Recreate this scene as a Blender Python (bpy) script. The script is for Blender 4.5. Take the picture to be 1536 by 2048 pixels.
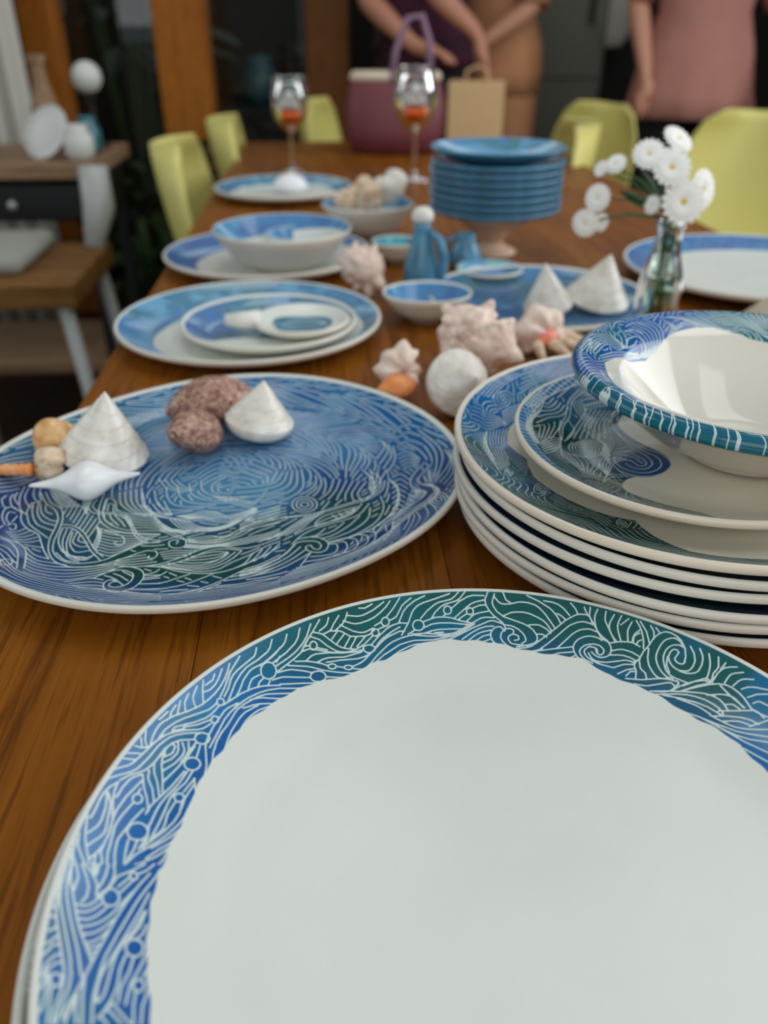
import bpy, bmesh, math, random
import numpy as np
from mathutils import Vector, Matrix, Euler
for o in list(bpy.data.objects): bpy.data.objects.remove(o, do_unlink=True)
S = bpy.context.scene
COL = S.collection
R = math.radians
TZ = 0.74                      # table top height
# ------------------------------------------------------------------ camera
cd = bpy.data.cameras.new('camera'); cam = bpy.data.objects.new('camera', cd); COL.objects.link(cam)
cam.location = (0, 0, 1.025); cam.rotation_euler = (R(90 - 31.069), 0, 0)
cd.sensor_fit = 'VERTICAL'; cd.sensor_height = 32.0; cd.sensor_width = 24.0
cd.lens = 32.0 * 1600 / 2048
cd.clip_start = 0.01; cd.clip_end = 60
cd.dof.use_dof = True; cd.dof.focus_distance = 0.405
cd.dof.aperture_fstop = (cd.lens / 1000) / 0.0056
S.camera = cam
# ------------------------------------------------------------------ world and light
w = bpy.data.worlds.new('world'); S.world = w; w.use_nodes = True
bg = w.node_tree.nodes['Background']; bg.inputs[0].default_value = (0.80, 0.92, 1.0, 1); bg.inputs[1].default_value = 0.38
def area(name, loc, target, sx, sy, power, col):
    l = bpy.data.lights.new(name, 'AREA'); l.shape = 'RECTANGLE'; l.size = sx; l.size_y = sy; l.energy = power; l.color = col
    o = bpy.data.objects.new(name, l); COL.objects.link(o); o.location = loc
    o.rotation_euler = (Vector(target) - Vector(loc)).to_track_quat('-Z', 'Y').to_euler(); return o
area('skylight_pane_daylight', (1.25, 0.9, 2.93), (1.25, 0.9, 0), 0.8, 2.4, 14, (1.0, 0.99, 0.96))
area('skylight_far_pane_daylight', (-0.25, 1.6, 2.93), (-0.25, 1.6, 0), 0.7, 1.2, 8, (1.0, 0.99, 0.96))
area('right_window_daylight', (2.44, 1.2, 1.75), (0, 0.9, 0.9), 2.2, 1.5, 42, (0.98, 0.99, 1.0))
area('left_window_daylight', (-2.44, 1.0, 1.75), (0, 0.7, 0.8), 2.2, 1.5, 12, (0.94, 0.98, 1.0))
area('rear_window_daylight', (0.2, -1.64, 1.85), (0.1, 1.0, 0.8), 3.2, 1.5, 27, (1.0, 0.985, 0.95))
area('clerestory_daylight', (0.2, 4.7, 2.45), (0, 0.6, 0.9), 3.4, 0.7, 11, (0.86, 0.94, 1.0))
S.view_settings.view_transform = 'Standard'; S.view_settings.look = 'None'
S.view_settings.exposure = -0.08; S.view_settings.gamma = 1.0; S.view_settings.use_curve_mapping = False
# ------------------------------------------------------------------ helpers
def lin(r, g, b):
    def f(c):
        c /= 255.0
        return c / 12.92 if c <= 0.04045 else ((c + 0.055) / 1.055) ** 2.4
    return (f(r), f(g), f(b), 1.0)
def newmat(name):
    m = bpy.data.materials.new(name); m.use_nodes = True
    nt = m.node_tree; return m, nt, nt.nodes['Principled BSDF']
def setp(b, **k):
    for n, v in k.items():
        n = n.replace('_', ' ')
        if n in b.inputs: b.inputs[n].default_value = v
def mixcol(nt, fac, a, b):
    n = nt.nodes.new('ShaderNodeMix'); n.data_type = 'RGBA'
    for s, v in ((0, fac), (6, a), (7, b)):
        if hasattr(v, 'is_linked'): nt.links.new(v, n.inputs[s])
        else: n.inputs[s].default_value = v
    return n.outputs[2]
def noise(nt, scale, detail=3, vec=None, rough=0.5, dist=0.0):
    n = nt.nodes.new('ShaderNodeTexNoise'); n.inputs['Scale'].default_value = scale; n.inputs['Detail'].default_value = detail
    n.inputs['Roughness'].default_value = rough; n.inputs['Distortion'].default_value = dist
    if vec is None:
        tc = nt.nodes.new('ShaderNodeTexCoord'); vec = tc.outputs['Object']
    nt.links.new(vec, n.inputs['Vector']); return n.outputs['Fac']
def mapping(nt, scale=(1, 1, 1), rot=(0, 0, 0)):
    tc = nt.nodes.new('ShaderNodeTexCoord'); m = nt.nodes.new('ShaderNodeMapping')
    m.inputs['Scale'].default_value = scale; m.inputs['Rotation'].default_value = rot
    nt.links.new(tc.outputs['Object'], m.inputs['Vector']); return m.outputs[0]
def ramp(nt, fac, stops):
    n = nt.nodes.new('ShaderNodeValToRGB'); e = n.color_ramp.elements
    while len(e) < len(stops): e.new(0.5)
    for el, (p, c) in zip(e, stops): el.position = p; el.color = c
    nt.links.new(fac, n.inputs[0]); return n.outputs[0]
def plain(name, col, rough=0.5, var=0.08, scale=20, bump=0.0, **k):
    m, nt, b = newmat(name)
    d = tuple(c * (1 - var * 2) for c in col[:3]) + (1,); l = tuple(min(1, c * (1 + var)) for c in col[:3]) + (1,)
    f = noise(nt, scale, 4)
    nt.links.new(mixcol(nt, f, d, l), b.inputs['Base Color']); setp(b, Roughness=rough, **k)
    if bump:
        bn = nt.nodes.new('ShaderNodeBump'); bn.inputs['Strength'].default_value = bump; bn.inputs['Distance'].default_value = 0.002
        nt.links.new(f, bn.inputs['Height']); nt.links.new(bn.outputs[0], b.inputs['Normal'])
    return m
def tag(o, label=None, cat=None, group=None, kind=None):
    if label: o['label'] = label
    if cat: o['category'] = cat
    if group: o['group'] = group
    if kind: o['kind'] = kind
    return o
def link(name, me, mat=None, parent=None, smooth=True):
    if mat: me.materials.append(mat)
    if smooth: me.polygons.foreach_set('use_smooth', [True] * len(me.polygons))
    o = bpy.data.objects.new(name, me); COL.objects.link(o)
    if parent: o.parent = parent
    return o
def mesh(name, v, f, mat=None, parent=None, smooth=True):
    me = bpy.data.meshes.new(name); me.from_pydata([tuple(map(float, p)) for p in v], [], [tuple(int(i) for i in q) for q in f]); me.update()
    return link(name, me, mat, parent, smooth)
def empty(name, loc=(0, 0, 0), rz=0.0):
    o = bpy.data.objects.new(name, None); o.empty_display_size = 0.05; COL.objects.link(o); o.location = loc; o.rotation_euler = (0, 0, rz); return o
class MB:
    def __init__(s): s.v = []; s.f = []
    def add(s, v, f):
        n = len(s.v); s.v += [tuple(map(float, p)) for p in v]; s.f += [tuple(int(i) + n for i in q) for q in f]; return s
    def box(s, c, d, bev=0.0, rz=0.0):
        bm = bmesh.new(); bmesh.ops.create_cube(bm, size=1)
        for v in bm.verts: v.co = Vector((v.co.x * d[0], v.co.y * d[1], v.co.z * d[2]))
        if bev: bmesh.ops.bevel(bm, geom=bm.edges[:] , offset=bev, segments=2, affect='EDGES', profile=0.5)
        M = Matrix.Translation(c) @ Matrix.Rotation(rz, 4, 'Z'); bm.verts.index_update()
        r = s.add([M @ v.co for v in bm.verts], [[v.index for v in f.verts] for f in bm.faces]); bm.free(); return r
    def tube(s, pts, rad, n=10, cap=True):
        v, f = tube(pts, rad, n, cap); return s.add(v, f)
    def lathe(s, prof, n=32, loc=(0, 0, 0)):
        v, f = lathe(prof, n); return s.add([(p[0] + loc[0], p[1] + loc[1], p[2] + loc[2]) for p in v], f)
    def out(s, name, mat, parent=None, smooth=True): return mesh(name, s.v, s.f, mat, parent, smooth)
def tube(pts, rad, n=10, cap=True):
    pts = [Vector(p) for p in pts]; v = []; f = []
    rad = [rad] * len(pts) if not hasattr(rad, '__len__') else rad
    up = Vector((0, 0, 1)); prev = None
    for i, p in enumerate(pts):
        t = (pts[min(i + 1, len(pts) - 1)] - pts[max(i - 1, 0)]).normalized()
        if prev is None:
            a = t.cross(up if abs(t.z) < 0.9 else Vector((1, 0, 0))).normalized()
        else: a = (prev - t * prev.dot(t)).normalized()
        prev = a; b = t.cross(a)
        for j in range(n):
            q = 2 * math.pi * j / n; v.append(p + (a * math.cos(q) + b * math.sin(q)) * rad[i])
    for i in range(len(pts) - 1):
        for j in range(n):
            k = (j + 1) % n; f.append((i * n + j, i * n + k, (i + 1) * n + k, (i + 1) * n + j))
    if cap: f.append(tuple(range(n - 1, -1, -1))); f.append(tuple((len(pts) - 1) * n + j for j in range(n)))
    return v, f
def lathe(prof, n=48):
    v = []; f = []; rows = []
    for (r, z) in prof:
        if r < 1e-6: rows.append([len(v)]); v.append((0, 0, z))
        else:
            rows.append(list(range(len(v), len(v) + n)))
            for j in range(n):
                a = 2 * math.pi * j / n; v.append((r * math.cos(a), r * math.sin(a), z))
    for a, b in zip(rows[:-1], rows[1:]):
        for j in range(n):
            k = (j + 1) % n
            if len(a) == 1 and len(b) == 1: continue
            if len(a) == 1: f.append((a[0], b[j], b[k]))
            elif len(b) == 1: f.append((a[j], b[0], a[k]))
            else: f.append((a[j], b[j], b[k], a[k]))
    return v, f
def loft(rings, n=28, capped=True):           # rings: (cx, cy, cz, rx, ry)
    v = []; f = []
    for (cx, cy, cz, rx, ry) in rings:
        for j in range(n):
            a = 2 * math.pi * j / n; v.append((cx + rx * math.cos(a), cy + ry * math.sin(a), cz))
    for i in range(len(rings) - 1):
        for j in range(n):
            k = (j + 1) % n; f.append((i * n + j, i * n + k, (i + 1) * n + k, (i + 1) * n + j))
    if capped: f.append(tuple(range(n - 1, -1, -1))); f.append(tuple((len(rings) - 1) * n + j for j in range(n)))
    return v, f
def copy_tree(o, parent=None):
    c = o.copy(); COL.objects.link(c); c.parent = parent
    for ch in list(o.children): copy_tree(ch, c)
    return c
def sm(a, b, x): t = np.clip((x - a) / (b - a), 0, 1); return t * t * (3 - 2 * t)
def fbm(x, y, seed=0, sc=1.0):
    rg = np.random.RandomState(seed); o = np.zeros_like(x); A = 0
    for k in range(14):
        a = rg.rand() * 6.283; fr = sc * (0.6 + 2.4 * rg.rand()); am = 1 / (0.5 + fr / sc)
        o += am * np.sin(fr * (x * math.cos(a) + y * math.sin(a)) + rg.rand() * 6.283); A += am
    return 0.5 + 1.1 * o / A
# ------------------------------------------------------------------ decorated pottery
m_glaze, nt, b = newmat('painted_glaze')     # glaze colour and the scratched line pattern come from the vertex fields
ca = nt.nodes.new('ShaderNodeAttribute'); ca.attribute_name = 'paint'
ia = nt.nodes.new('ShaderNodeAttribute'); ia.attribute_name = 'ink'
ra = nt.nodes.new('ShaderNodeAttribute'); ra.attribute_name = 'band'
mr = nt.nodes.new('ShaderNodeMapRange'); mr.inputs['From Min'].default_value = -0.10; mr.inputs['From Max'].default_value = 0.10
mr.inputs['To Min'].default_value = 1; mr.inputs['To Max'].default_value = 0
nt.links.new(ia.outputs['Fac'], mr.inputs['Value'])
br = nt.nodes.new('ShaderNodeMapRange'); br.inputs['From Min'].default_value = -0.25; br.inputs['From Max'].default_value = 0.25
nt.links.new(ra.outputs['Fac'], br.inputs['Value'])
tn = noise(nt, 180, 5); tone = ramp(nt, tn, [(0.3, (0.90, 0.90, 0.90, 1)), (0.7, (1.06, 1.06, 1.06, 1))])
mu = nt.nodes.new('ShaderNodeMix'); mu.data_type = 'RGBA'; mu.blend_type = 'MULTIPLY'; mu.inputs[0].default_value = 1
nt.links.new(ca.outputs['Color'], mu.inputs[6]); nt.links.new(tone, mu.inputs[7])
inked = mixcol(nt, mr.outputs[0], mu.outputs[2], (0.56, 0.68, 0.67, 1))
WHITE = (0.74, 0.735, 0.69, 1)
wn = ramp(nt, noise(nt, 14, 3), [(0.3, (0.655, 0.69, 0.64, 1)), (0.7, (0.70, 0.735, 0.69, 1))])
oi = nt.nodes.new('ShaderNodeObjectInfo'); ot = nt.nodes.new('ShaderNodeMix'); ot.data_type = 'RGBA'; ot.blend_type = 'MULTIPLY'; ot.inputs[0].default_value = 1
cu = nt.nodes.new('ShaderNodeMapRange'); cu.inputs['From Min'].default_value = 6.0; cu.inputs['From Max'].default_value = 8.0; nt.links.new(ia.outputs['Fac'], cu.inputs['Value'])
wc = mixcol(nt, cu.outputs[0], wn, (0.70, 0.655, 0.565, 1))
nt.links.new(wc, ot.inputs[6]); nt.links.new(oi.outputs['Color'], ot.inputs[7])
nt.links.new(mixcol(nt, br.outputs[0], ot.outputs[2], inked), b.inputs['Base Color'])
rr = nt.nodes.new('ShaderNodeMapRange'); rr.inputs['To Min'].default_value = 0.32; rr.inputs['To Max'].default_value = 0.13
al = nt.nodes.new('ShaderNodeMath'); al.operation = 'MULTIPLY'; al.inputs[1].default_value = 0.32; nt.links.new(oi.outputs['Alpha'], al.inputs[0]); nt.links.new(al.outputs[0], rr.inputs['To Min'])
nt.links.new(br.outputs[0], rr.inputs['Value']); nt.links.new(rr.outputs[0], b.inputs['Roughness'])
bn = nt.nodes.new('ShaderNodeBump'); bn.inputs['Strength'].default_value = 0.35; bn.inputs['Distance'].default_value = 0.0004
pm = nt.nodes.new('ShaderNodeMath'); pm.operation = 'MULTIPLY'; nt.links.new(mr.outputs[0], pm.inputs[0]); nt.links.new(br.outputs[0], pm.inputs[1])
nt.links.new(pm.outputs[0], bn.inputs['Height']); nt.links.new(bn.outputs[0], b.inputs['Normal'])
setp(b, IOR=1.5)
m_white = plain('cream_glaze', WHITE, 0.3, 0.03, 12)

def parse(s):
    return [np.array([[float(a) / 10 for a in p.split(',')] for p in l.split()]) for l in s.split(';') if l.strip()]
def ink_field(x, y, lines, width):
    """distance (mm) to the nearest drawn line minus its half width"""
    d = np.full(x.shape, 9.0)
    order = np.argsort(x, kind='stable'); xs = x[order]
    for L in lines:
        A = L[:-1]; B = L[1:]
        for k in range(0, len(A), 4):
            a = A[k:k + 4]; b_ = B[k:k + 4]; lo = np.minimum(a, b_).min(0) - 2.0; hi = np.maximum(a, b_).max(0) + 2.0
            i0 = np.searchsorted(xs, lo[0]); i1 = np.searchsorted(xs, hi[0]); ix = order[i0:i1]
            ix = ix[(y[ix] >= lo[1]) & (y[ix] <= hi[1])]
            if not len(ix): continue
            px = x[ix]; py = y[ix]; best = d[ix]
            for p, q in zip(a, b_):
                ex, ey = q - p; LL = ex * ex + ey * ey + 1e-9
                t = np.clip(((px - p[0]) * ex + (py - p[1]) * ey) / LL, 0, 1)
                best = np.minimum(best, np.hypot(px - p[0] - t * ex, py - p[1] - t * ey))
            d[ix] = best
    return d - width / 2
def wave_lines(seed, r0, r1, th0, th1, n_motif, size=(9, 17)):
    """doodled wave motifs: overlapping fans of arcs and spirals, later ones cover earlier ones"""
    rg = random.Random(seed); out = []; discs = []
    for i in range(n_motif):
        th = rg.uniform(th0, th1); r = math.sqrt(rg.uniform(r0 * r0, r1 * r1)); s = rg.uniform(*size)
        discs.append((r * math.cos(th), r * math.sin(th), s, rg.random() < 0.3, rg.uniform(0, 6.28)))
    for i, (cx, cy, s, spiral, ph) in enumerate(discs):
        if spiral:
            t = np.linspace(0.2, 1, 40); cand = [np.c_[cx + s * t * np.cos(ph + t * 13), cy + s * t * np.sin(ph + t * 13)]]
        else:
            cand = []
            rad = s
            while rad > 1.5:
                t = np.linspace(0, 2 * math.pi, 34); cand.append(np.c_[cx + rad * np.cos(t), cy + rad * np.sin(t) * 0.9]); rad -= 2.6
        for P in cand:
            keep = np.ones(len(P), bool)
            for (ox, oy, os_, sp, _) in discs[i + 1:]:
                if abs(ox - cx) < 40 and abs(oy - cy) < 40: keep &= np.hypot(P[:, 0] - ox, (P[:, 1] - oy) / 0.9) > os_
            run = []
            for p, k in zip(P, keep):
                if k: run.append(p)
                else:
                    if len(run) > 1: out.append(np.array(run))
                    run = []
            if len(run) > 1: out.append(np.array(run))
    return out
def flow_fill(lines, ang, inside, box, sep=2.3, seed=1, maxlen=70, minlen=4, step=0.6):
    """fills what the drawn lines leave empty with evenly spaced flowing strokes"""
    c = 0.5; x0, y0, x1, y1 = box; W = int((x1 - x0) / c) + 1; Hh = int((y1 - y0) / c) + 1
    occ = np.zeros((W, Hh), np.int32); rad = int(sep / c); near = int(sep * 0.62 / c)
    far_off = [(i, j) for i in range(-rad, rad + 1) for j in range(-rad, rad + 1) if i * i + j * j <= rad * rad]
    FO = np.array(far_off); near_o = np.array([p for p in far_off if p[0] ** 2 + p[1] ** 2 <= near * near])
    blk = np.zeros((W, Hh), bool); stop = np.zeros((W, Hh), bool)
    def cell(P): return ((np.asarray(P)[:, 0] - x0) / c).astype(int), ((np.asarray(P)[:, 1] - y0) / c).astype(int)
    def stamp(P, arr, off):
        i, j = cell(P); I = (i[:, None] + off[:, 0]).ravel(); J = (j[:, None] + off[:, 1]).ravel(); ok = (I >= 0) & (J >= 0) & (I < W) & (J < Hh); arr[I[ok], J[ok]] = True
    for L in lines:
        P = [L[0]]
        for a, b_ in zip(L[:-1], L[1:]):
            k = max(1, int(np.hypot(*(b_ - a)) / 0.7)); P += [a + (b_ - a) * (q + 1) / k for q in range(k)]
        stamp(P, blk, FO); stamp(P, stop, near_o)
    gx, gy = np.meshgrid(x0 + (np.arange(W) + 0.5) * c, y0 + (np.arange(Hh) + 0.5) * c, indexing='ij')
    A = ang(gx, gy); ca, sa = np.cos(A), np.sin(A); ins = inside(gx, gy)
    cand = np.argwhere(ins & ~blk); rg = np.random.RandomState(seed); rg.shuffle(cand); out = []
    for (ci, cj) in cand:
        if blk[ci, cj]: continue
        both = []
        for sg in (1, -1):
            x, y = gx[ci, cj], gy[ci, cj]; P = []; l = 0
            while l < maxlen:
                i, j = int((x - x0) / c), int((y - y0) / c)
                if not (0 <= i < W and 0 <= j < Hh) or not ins[i, j] or stop[i, j]: break
                P.append((x, y)); x += sg * step * ca[i, j]; y += sg * step * sa[i, j]; l += step
            both.append(P)
        P = both[1][::-1] + both[0][1:]
        if len(P) * step < minlen: continue
        P = np.array(P); stamp(P, blk, FO); stamp(P, stop, near_o); out.append(P[::2] if len(P) > 4 else P)
    return out
def pottery(name, Rm, top, under, radii, n, paint, lines, width, loc, rimf=None, rz=0.0, lip=0):
    """turned piece: dense polar top surface with paint fields + turned underside. Rm in m, top(r) height, under [(r,z)]"""
    radii = np.array(radii); nr = len(radii); th = np.arange(n) * 2 * math.pi / n
    rs = rimf(th) / (Rm * 1000) if rimf else np.ones(n)
    rr_, tt = np.meshgrid(radii, th, indexing='ij'); sc = np.tile(rs, (nr, 1))
    X = (rr_ * sc * np.cos(tt)).ravel(); Y = (rr_ * sc * np.sin(tt)).ravel(); Z = top(rr_).ravel()
    ur = np.array([u[0] for u in under]); uz = np.array([u[1] for u in under]); nu = len(ur)
    ux = (ur[:, None] * rs[None, :] * np.cos(th)[None, :]).ravel(); uy = (ur[:, None] * rs[None, :] * np.sin(th)[None, :]).ravel(); uzz = np.repeat(uz, n)
    co = np.concatenate([np.stack([X, Y, Z], 1), np.stack([ux, uy, uzz], 1), [[0, 0, top(np.array([0.0]))[0]], [0, 0, uz[-1]]]])
    tot = nr + nu; i = np.arange(tot - 1)[:, None] * n; j = np.arange(n)[None, :]; k = (j + 1) % n
    q = np.stack([i + j, i + n + j, i + n + k, i + k], -1).reshape(-1, 4)
    c0 = tot * n; tri = np.concatenate([np.stack([np.full(n, c0), np.arange(n), (np.arange(n) + 1) % n], 1),
                                        np.stack([np.full(n, c0 + 1), (tot - 1) * n + (np.arange(n) + 1) % n, (tot - 1) * n + np.arange(n)], 1)])
    me = bpy.data.meshes.new(name); me.vertices.add(len(co)); me.vertices.foreach_set('co', co.astype(np.float32).ravel())
    nl = q.size + tri.size; me.loops.add(nl); me.loops.foreach_set('vertex_index', np.concatenate([q.ravel(), tri.ravel()]).astype(np.int32))
    npoly = len(q) + len(tri); me.polygons.add(npoly)
    st = np.concatenate([np.arange(len(q)) * 4, q.size + np.arange(len(tri)) * 3]).astype(np.int32)
    me.polygons.foreach_set('loop_start', st)
    me.update(calc_edges=True)
    xm, ym = X * 1000, Y * 1000; R0 = (rr_ * 1000).ravel(); T0 = np.arctan2(ym, xm)
    colr, band = paint(xm, ym, R0, T0)
    ink = ink_field(xm, ym, lines, width) if lines else np.full(len(xm), 5.0)
    N = len(co)
    pc = np.ones((N, 4), np.float32); pc[:len(xm), :3] = colr; pc[len(xm):, :3] = 0.7
    for nm, arr, ty in (('ink', ink, 'FLOAT'), ('band', band, 'FLOAT')):
        a = np.full(N, 9.0 if nm == 'ink' else -5.0, np.float32); a[:len(xm)] = np.minimum(arr, 5.0); a[len(xm):len(xm) + n * (lip if nm == 'ink' else 0)] = np.tile(a[len(xm) - n:len(xm)], lip if nm == 'ink' else 0)
        if nm == 'ink': a[N - 2] = 5.0
        elif band[0] > 0: a[N - 2] = 5.0; pc[N - 2, :3] = colr[0]
        at = me.attributes.new(nm, ty, 'POINT'); at.data.foreach_set('value', a)
    at = me.attributes.new('paint', 'FLOAT_COLOR', 'POINT'); at.data.foreach_set('color', pc.ravel())
    o = link(name, me, m_glaze); o.location = loc; o.rotation_euler = (0, 0, rz); return o
def L3(*c): return np.array(lin(*c)[:3])
def blend(base, other, wgt): return base * (1 - wgt[:, None]) + other[None, :] * wgt[:, None]
ROYAL, BLUE, SKY, TEAL, GREEN, NAVY, VIOLET = L3(16, 84, 160), L3(24, 112, 176), L3(84, 158, 200), L3(18, 104, 122), L3(14, 86, 84), L3(12, 50, 112), L3(44, 78, 160)
def rimunder(Rm, zt, foot=0.6, thick=0.0075):
    return [(Rm + 0.0009, zt - 0.0006), (Rm + 0.0016, zt - 0.002), (Rm + 0.0014, zt - 0.0042), (Rm - 0.0012, zt - thick * 0.85), (Rm - 0.007, zt - thick * 1.25),
            (Rm * 0.82, max(0.0035, zt - 0.0165)), (Rm * (foot + 0.03), 0.0025), (Rm * foot, 0.0003), (Rm * foot - 0.004, 0.0), (Rm * foot - 0.007, 0.0022), (Rm * 0.2, 0.0026)]
def radial(R0, dense_from, Rm, step, coarse=0.008):
    a = list(np.arange(0.004, dense_from, coarse)); return a + list(np.arange(dense_from, Rm - step * 0.5, step)) + [Rm]
# ------------------------------------------------------------------ setting: room
def wood(name, dark, mid, light, rough=0.35, sx=1.0, axis='Y', coat=0.0):
    m, nt, b = newmat(name)
    sc = {'Y': (26 * sx, 1.6 * sx, 26 * sx), 'X': (1.6 * sx, 26 * sx, 26 * sx), 'Z': (26 * sx, 26 * sx, 1.6 * sx)}[axis]
    oi = nt.nodes.new('ShaderNodeObjectInfo'); tc = nt.nodes.new('ShaderNodeTexCoord')
    va = nt.nodes.new('ShaderNodeVectorMath'); va.operation = 'MULTIPLY_ADD'; va.inputs[1].default_value = (1, 1, 1)
    cb = nt.nodes.new('ShaderNodeCombineXYZ'); ml = nt.nodes.new('ShaderNodeMath'); ml.operation = 'MULTIPLY'; ml.inputs[1].default_value = 7.0
    nt.links.new(oi.outputs['Random'], ml.inputs[0])
    for i in range(3): nt.links.new(ml.outputs[0], cb.inputs[i])
    nt.links.new(tc.outputs['Object'], va.inputs[0]); nt.links.new(cb.outputs[0], va.inputs[2])
    mp = nt.nodes.new('ShaderNodeMapping'); mp.inputs['Scale'].default_value = sc; nt.links.new(va.outputs[0], mp.inputs['Vector'])
    f1 = noise(nt, 1.0, 6, mp.outputs[0], 0.62, 0.6)
    mp2 = nt.nodes.new('ShaderNodeMapping'); mp2.inputs['Scale'].default_value = tuple(c * (9 if c > 5 * sx else 7) for c in sc); nt.links.new(va.outputs[0], mp2.inputs['Vector'])
    f2 = noise(nt, 1.0, 3, mp2.outputs[0], 0.6)
    c1 = ramp(nt, f1, [(0.25, dark), (0.5, mid), (0.78, light)])
    st = ramp(nt, f2, [(0.36, (0.30, 0.27, 0.24, 1)), (0.50, (1, 1, 1, 1))])
    mx = nt.nodes.new('ShaderNodeMix'); mx.data_type = 'RGBA'; mx.blend_type = 'MULTIPLY'; mx.inputs[0].default_value = 0.6
    nt.links.new(c1, mx.inputs[6]); nt.links.new(st, mx.inputs[7]); nt.links.new(mx.outputs[2], b.inputs['Base Color'])
    bn = nt.nodes.new('ShaderNodeBump'); bn.inputs['Strength'].default_value = 0.12; bn.inputs['Distance'].default_value = 0.0006
    nt.links.new(f2, bn.inputs['Height']); nt.links.new(bn.outputs[0], b.inputs['Normal'])
    setp(b, Roughness=rough, Specular_IOR_Level=0.12); return m
m_teak = wood('teak', (0.130, 0.038, 0.003, 1), (0.225, 0.072, 0.005, 1), (0.32, 0.118, 0.011, 1), 0.42)
m_floor = wood('dark_floor', (0.022, 0.010, 0.005, 1), (0.040, 0.018, 0.009, 1), (0.06, 0.028, 0.014, 1), 0.45)
m_post = wood('post_timber', (0.24, 0.078, 0.010, 1), (0.36, 0.12, 0.016, 1), (0.46, 0.17, 0.028, 1), 0.5, axis='Z')
m_postd = wood('darker_timber', (0.10, 0.036, 0.010, 1), (0.15, 0.054, 0.014, 1), (0.20, 0.075, 0.02, 1), 0.5, axis='Z')  # same grain as the other posts in a darker brown
m_shelfwood = wood('pale_shelf_wood', (0.22, 0.13, 0.075, 1), (0.30, 0.19, 0.115, 1), (0.36, 0.24, 0.15, 1), 0.5, axis='X')
m_seatwood = wood('seat_wood', (0.12, 0.055, 0.014, 1), (0.19, 0.09, 0.026, 1), (0.25, 0.13, 0.04, 1), 0.5, axis='X')
m_wall = plain('dim_wall', lin(26, 28, 24), 0.85, 0.1, 3)  # dimness of the deep room is put into this dark colour
m_ceil = plain('white_ceiling', lin(225, 225, 220), 0.8, 0.03, 3)
m_sidewall = plain('warm_grey_wall', lin(120, 116, 106), 0.8, 0.05, 3)
m_dark = plain('black_metal', lin(24, 26, 28), 0.4, 0.1, 8)
m_steel = plain('white_painted_steel', lin(168, 172, 170), 0.4, 0.04, 8)
m_glass, nt, b = newmat('clear_glass'); setp(b, Base_Color=(0.93, 0.97, 0.95, 1), Roughness=0.02, Transmission_Weight=1.0, IOR=1.45)
def sbox(name, c, d, mat, label=None, cat=None, kind='structure'):
    o = MB().box((0, 0, 0), d).out(name, mat, None, False); o.location = c
    return tag(o, label, cat, None, kind)
fl = empty('floor'); fl['kind'] = 'structure'; fl['label'] = 'dark brown timber floorboards under the table'; fl['category'] = 'floor'
bme = None
for i in range(32):
    if bme is None:
        o = MB().box((0, 0, 0), (0.156, 7.0, 0.02), 0.0015).out('floorboard', m_floor, fl, False); bme = o
    else:
        o = bme.copy(); COL.objects.link(o)
    o.location = (-2.43 + 0.157 * i, 1.8, -0.01)
sbox('subfloor', (0, 1.8, -0.05), (5.2, 7.2, 0.06), m_floor, 'dark floor base under the floorboards', 'floor')
sbox('wall_back', (0, 5.25, 1.5), (5.2, 0.1, 3.0), m_wall, 'wall at the far end of the room, coloured dark for its dimness', 'wall')
def wall_open(name, x, y0, y1, oz0, oz1, oy0, oy1, label):
    g = MB(); yc = (y0 + y1) / 2
    g.box((0, yc, oz0 / 2), (0.1, y1 - y0, oz0)); g.box((0, yc, (oz1 + 3) / 2), (0.1, y1 - y0, 3 - oz1))
    g.box((0, (y0 + oy0) / 2, (oz0 + oz1) / 2), (0.1, oy0 - y0, oz1 - oz0)); g.box((0, (oy1 + y1) / 2, (oz0 + oz1) / 2), (0.1, y1 - oy1, oz1 - oz0))
    o = g.out(name, m_sidewall, None, False); o.location = (x, 0, 0); return tag(o, label, 'wall', None, 'structure')
wall_open('wall_left', -2.55, -1.7, 5.2, 0.95, 2.55, -0.2, 2.2, 'grey side wall with a window on the left')
wall_open('wall_right', 2.55, -1.7, 5.2, 0.95, 2.55, 0.0, 2.4, 'grey side wall with a window on the right')
def ceiling():
    g = MB(); x0, x1, y0, y1 = -0.65, 1.65, -0.35, 2.35
    g.box((0, (-1.7 + y0) / 2, 3.03), (5.2, y0 + 1.7, 0.06)); g.box((0, (y1 + 5.2) / 2, 3.03), (5.2, 5.2 - y1, 0.06))
    g.box(((-2.6 + x0) / 2, (y0 + y1) / 2, 3.03), (x0 + 2.6, y1 - y0, 0.06)); g.box(((x1 + 2.6) / 2, (y0 + y1) / 2, 3.03), (2.6 - x1, y1 - y0, 0.06))
    return tag(g.out('ceiling', m_ceil, None, False), 'white ceiling with a skylight opening over the table', 'ceiling', None, 'structure')
ceiling()
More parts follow.
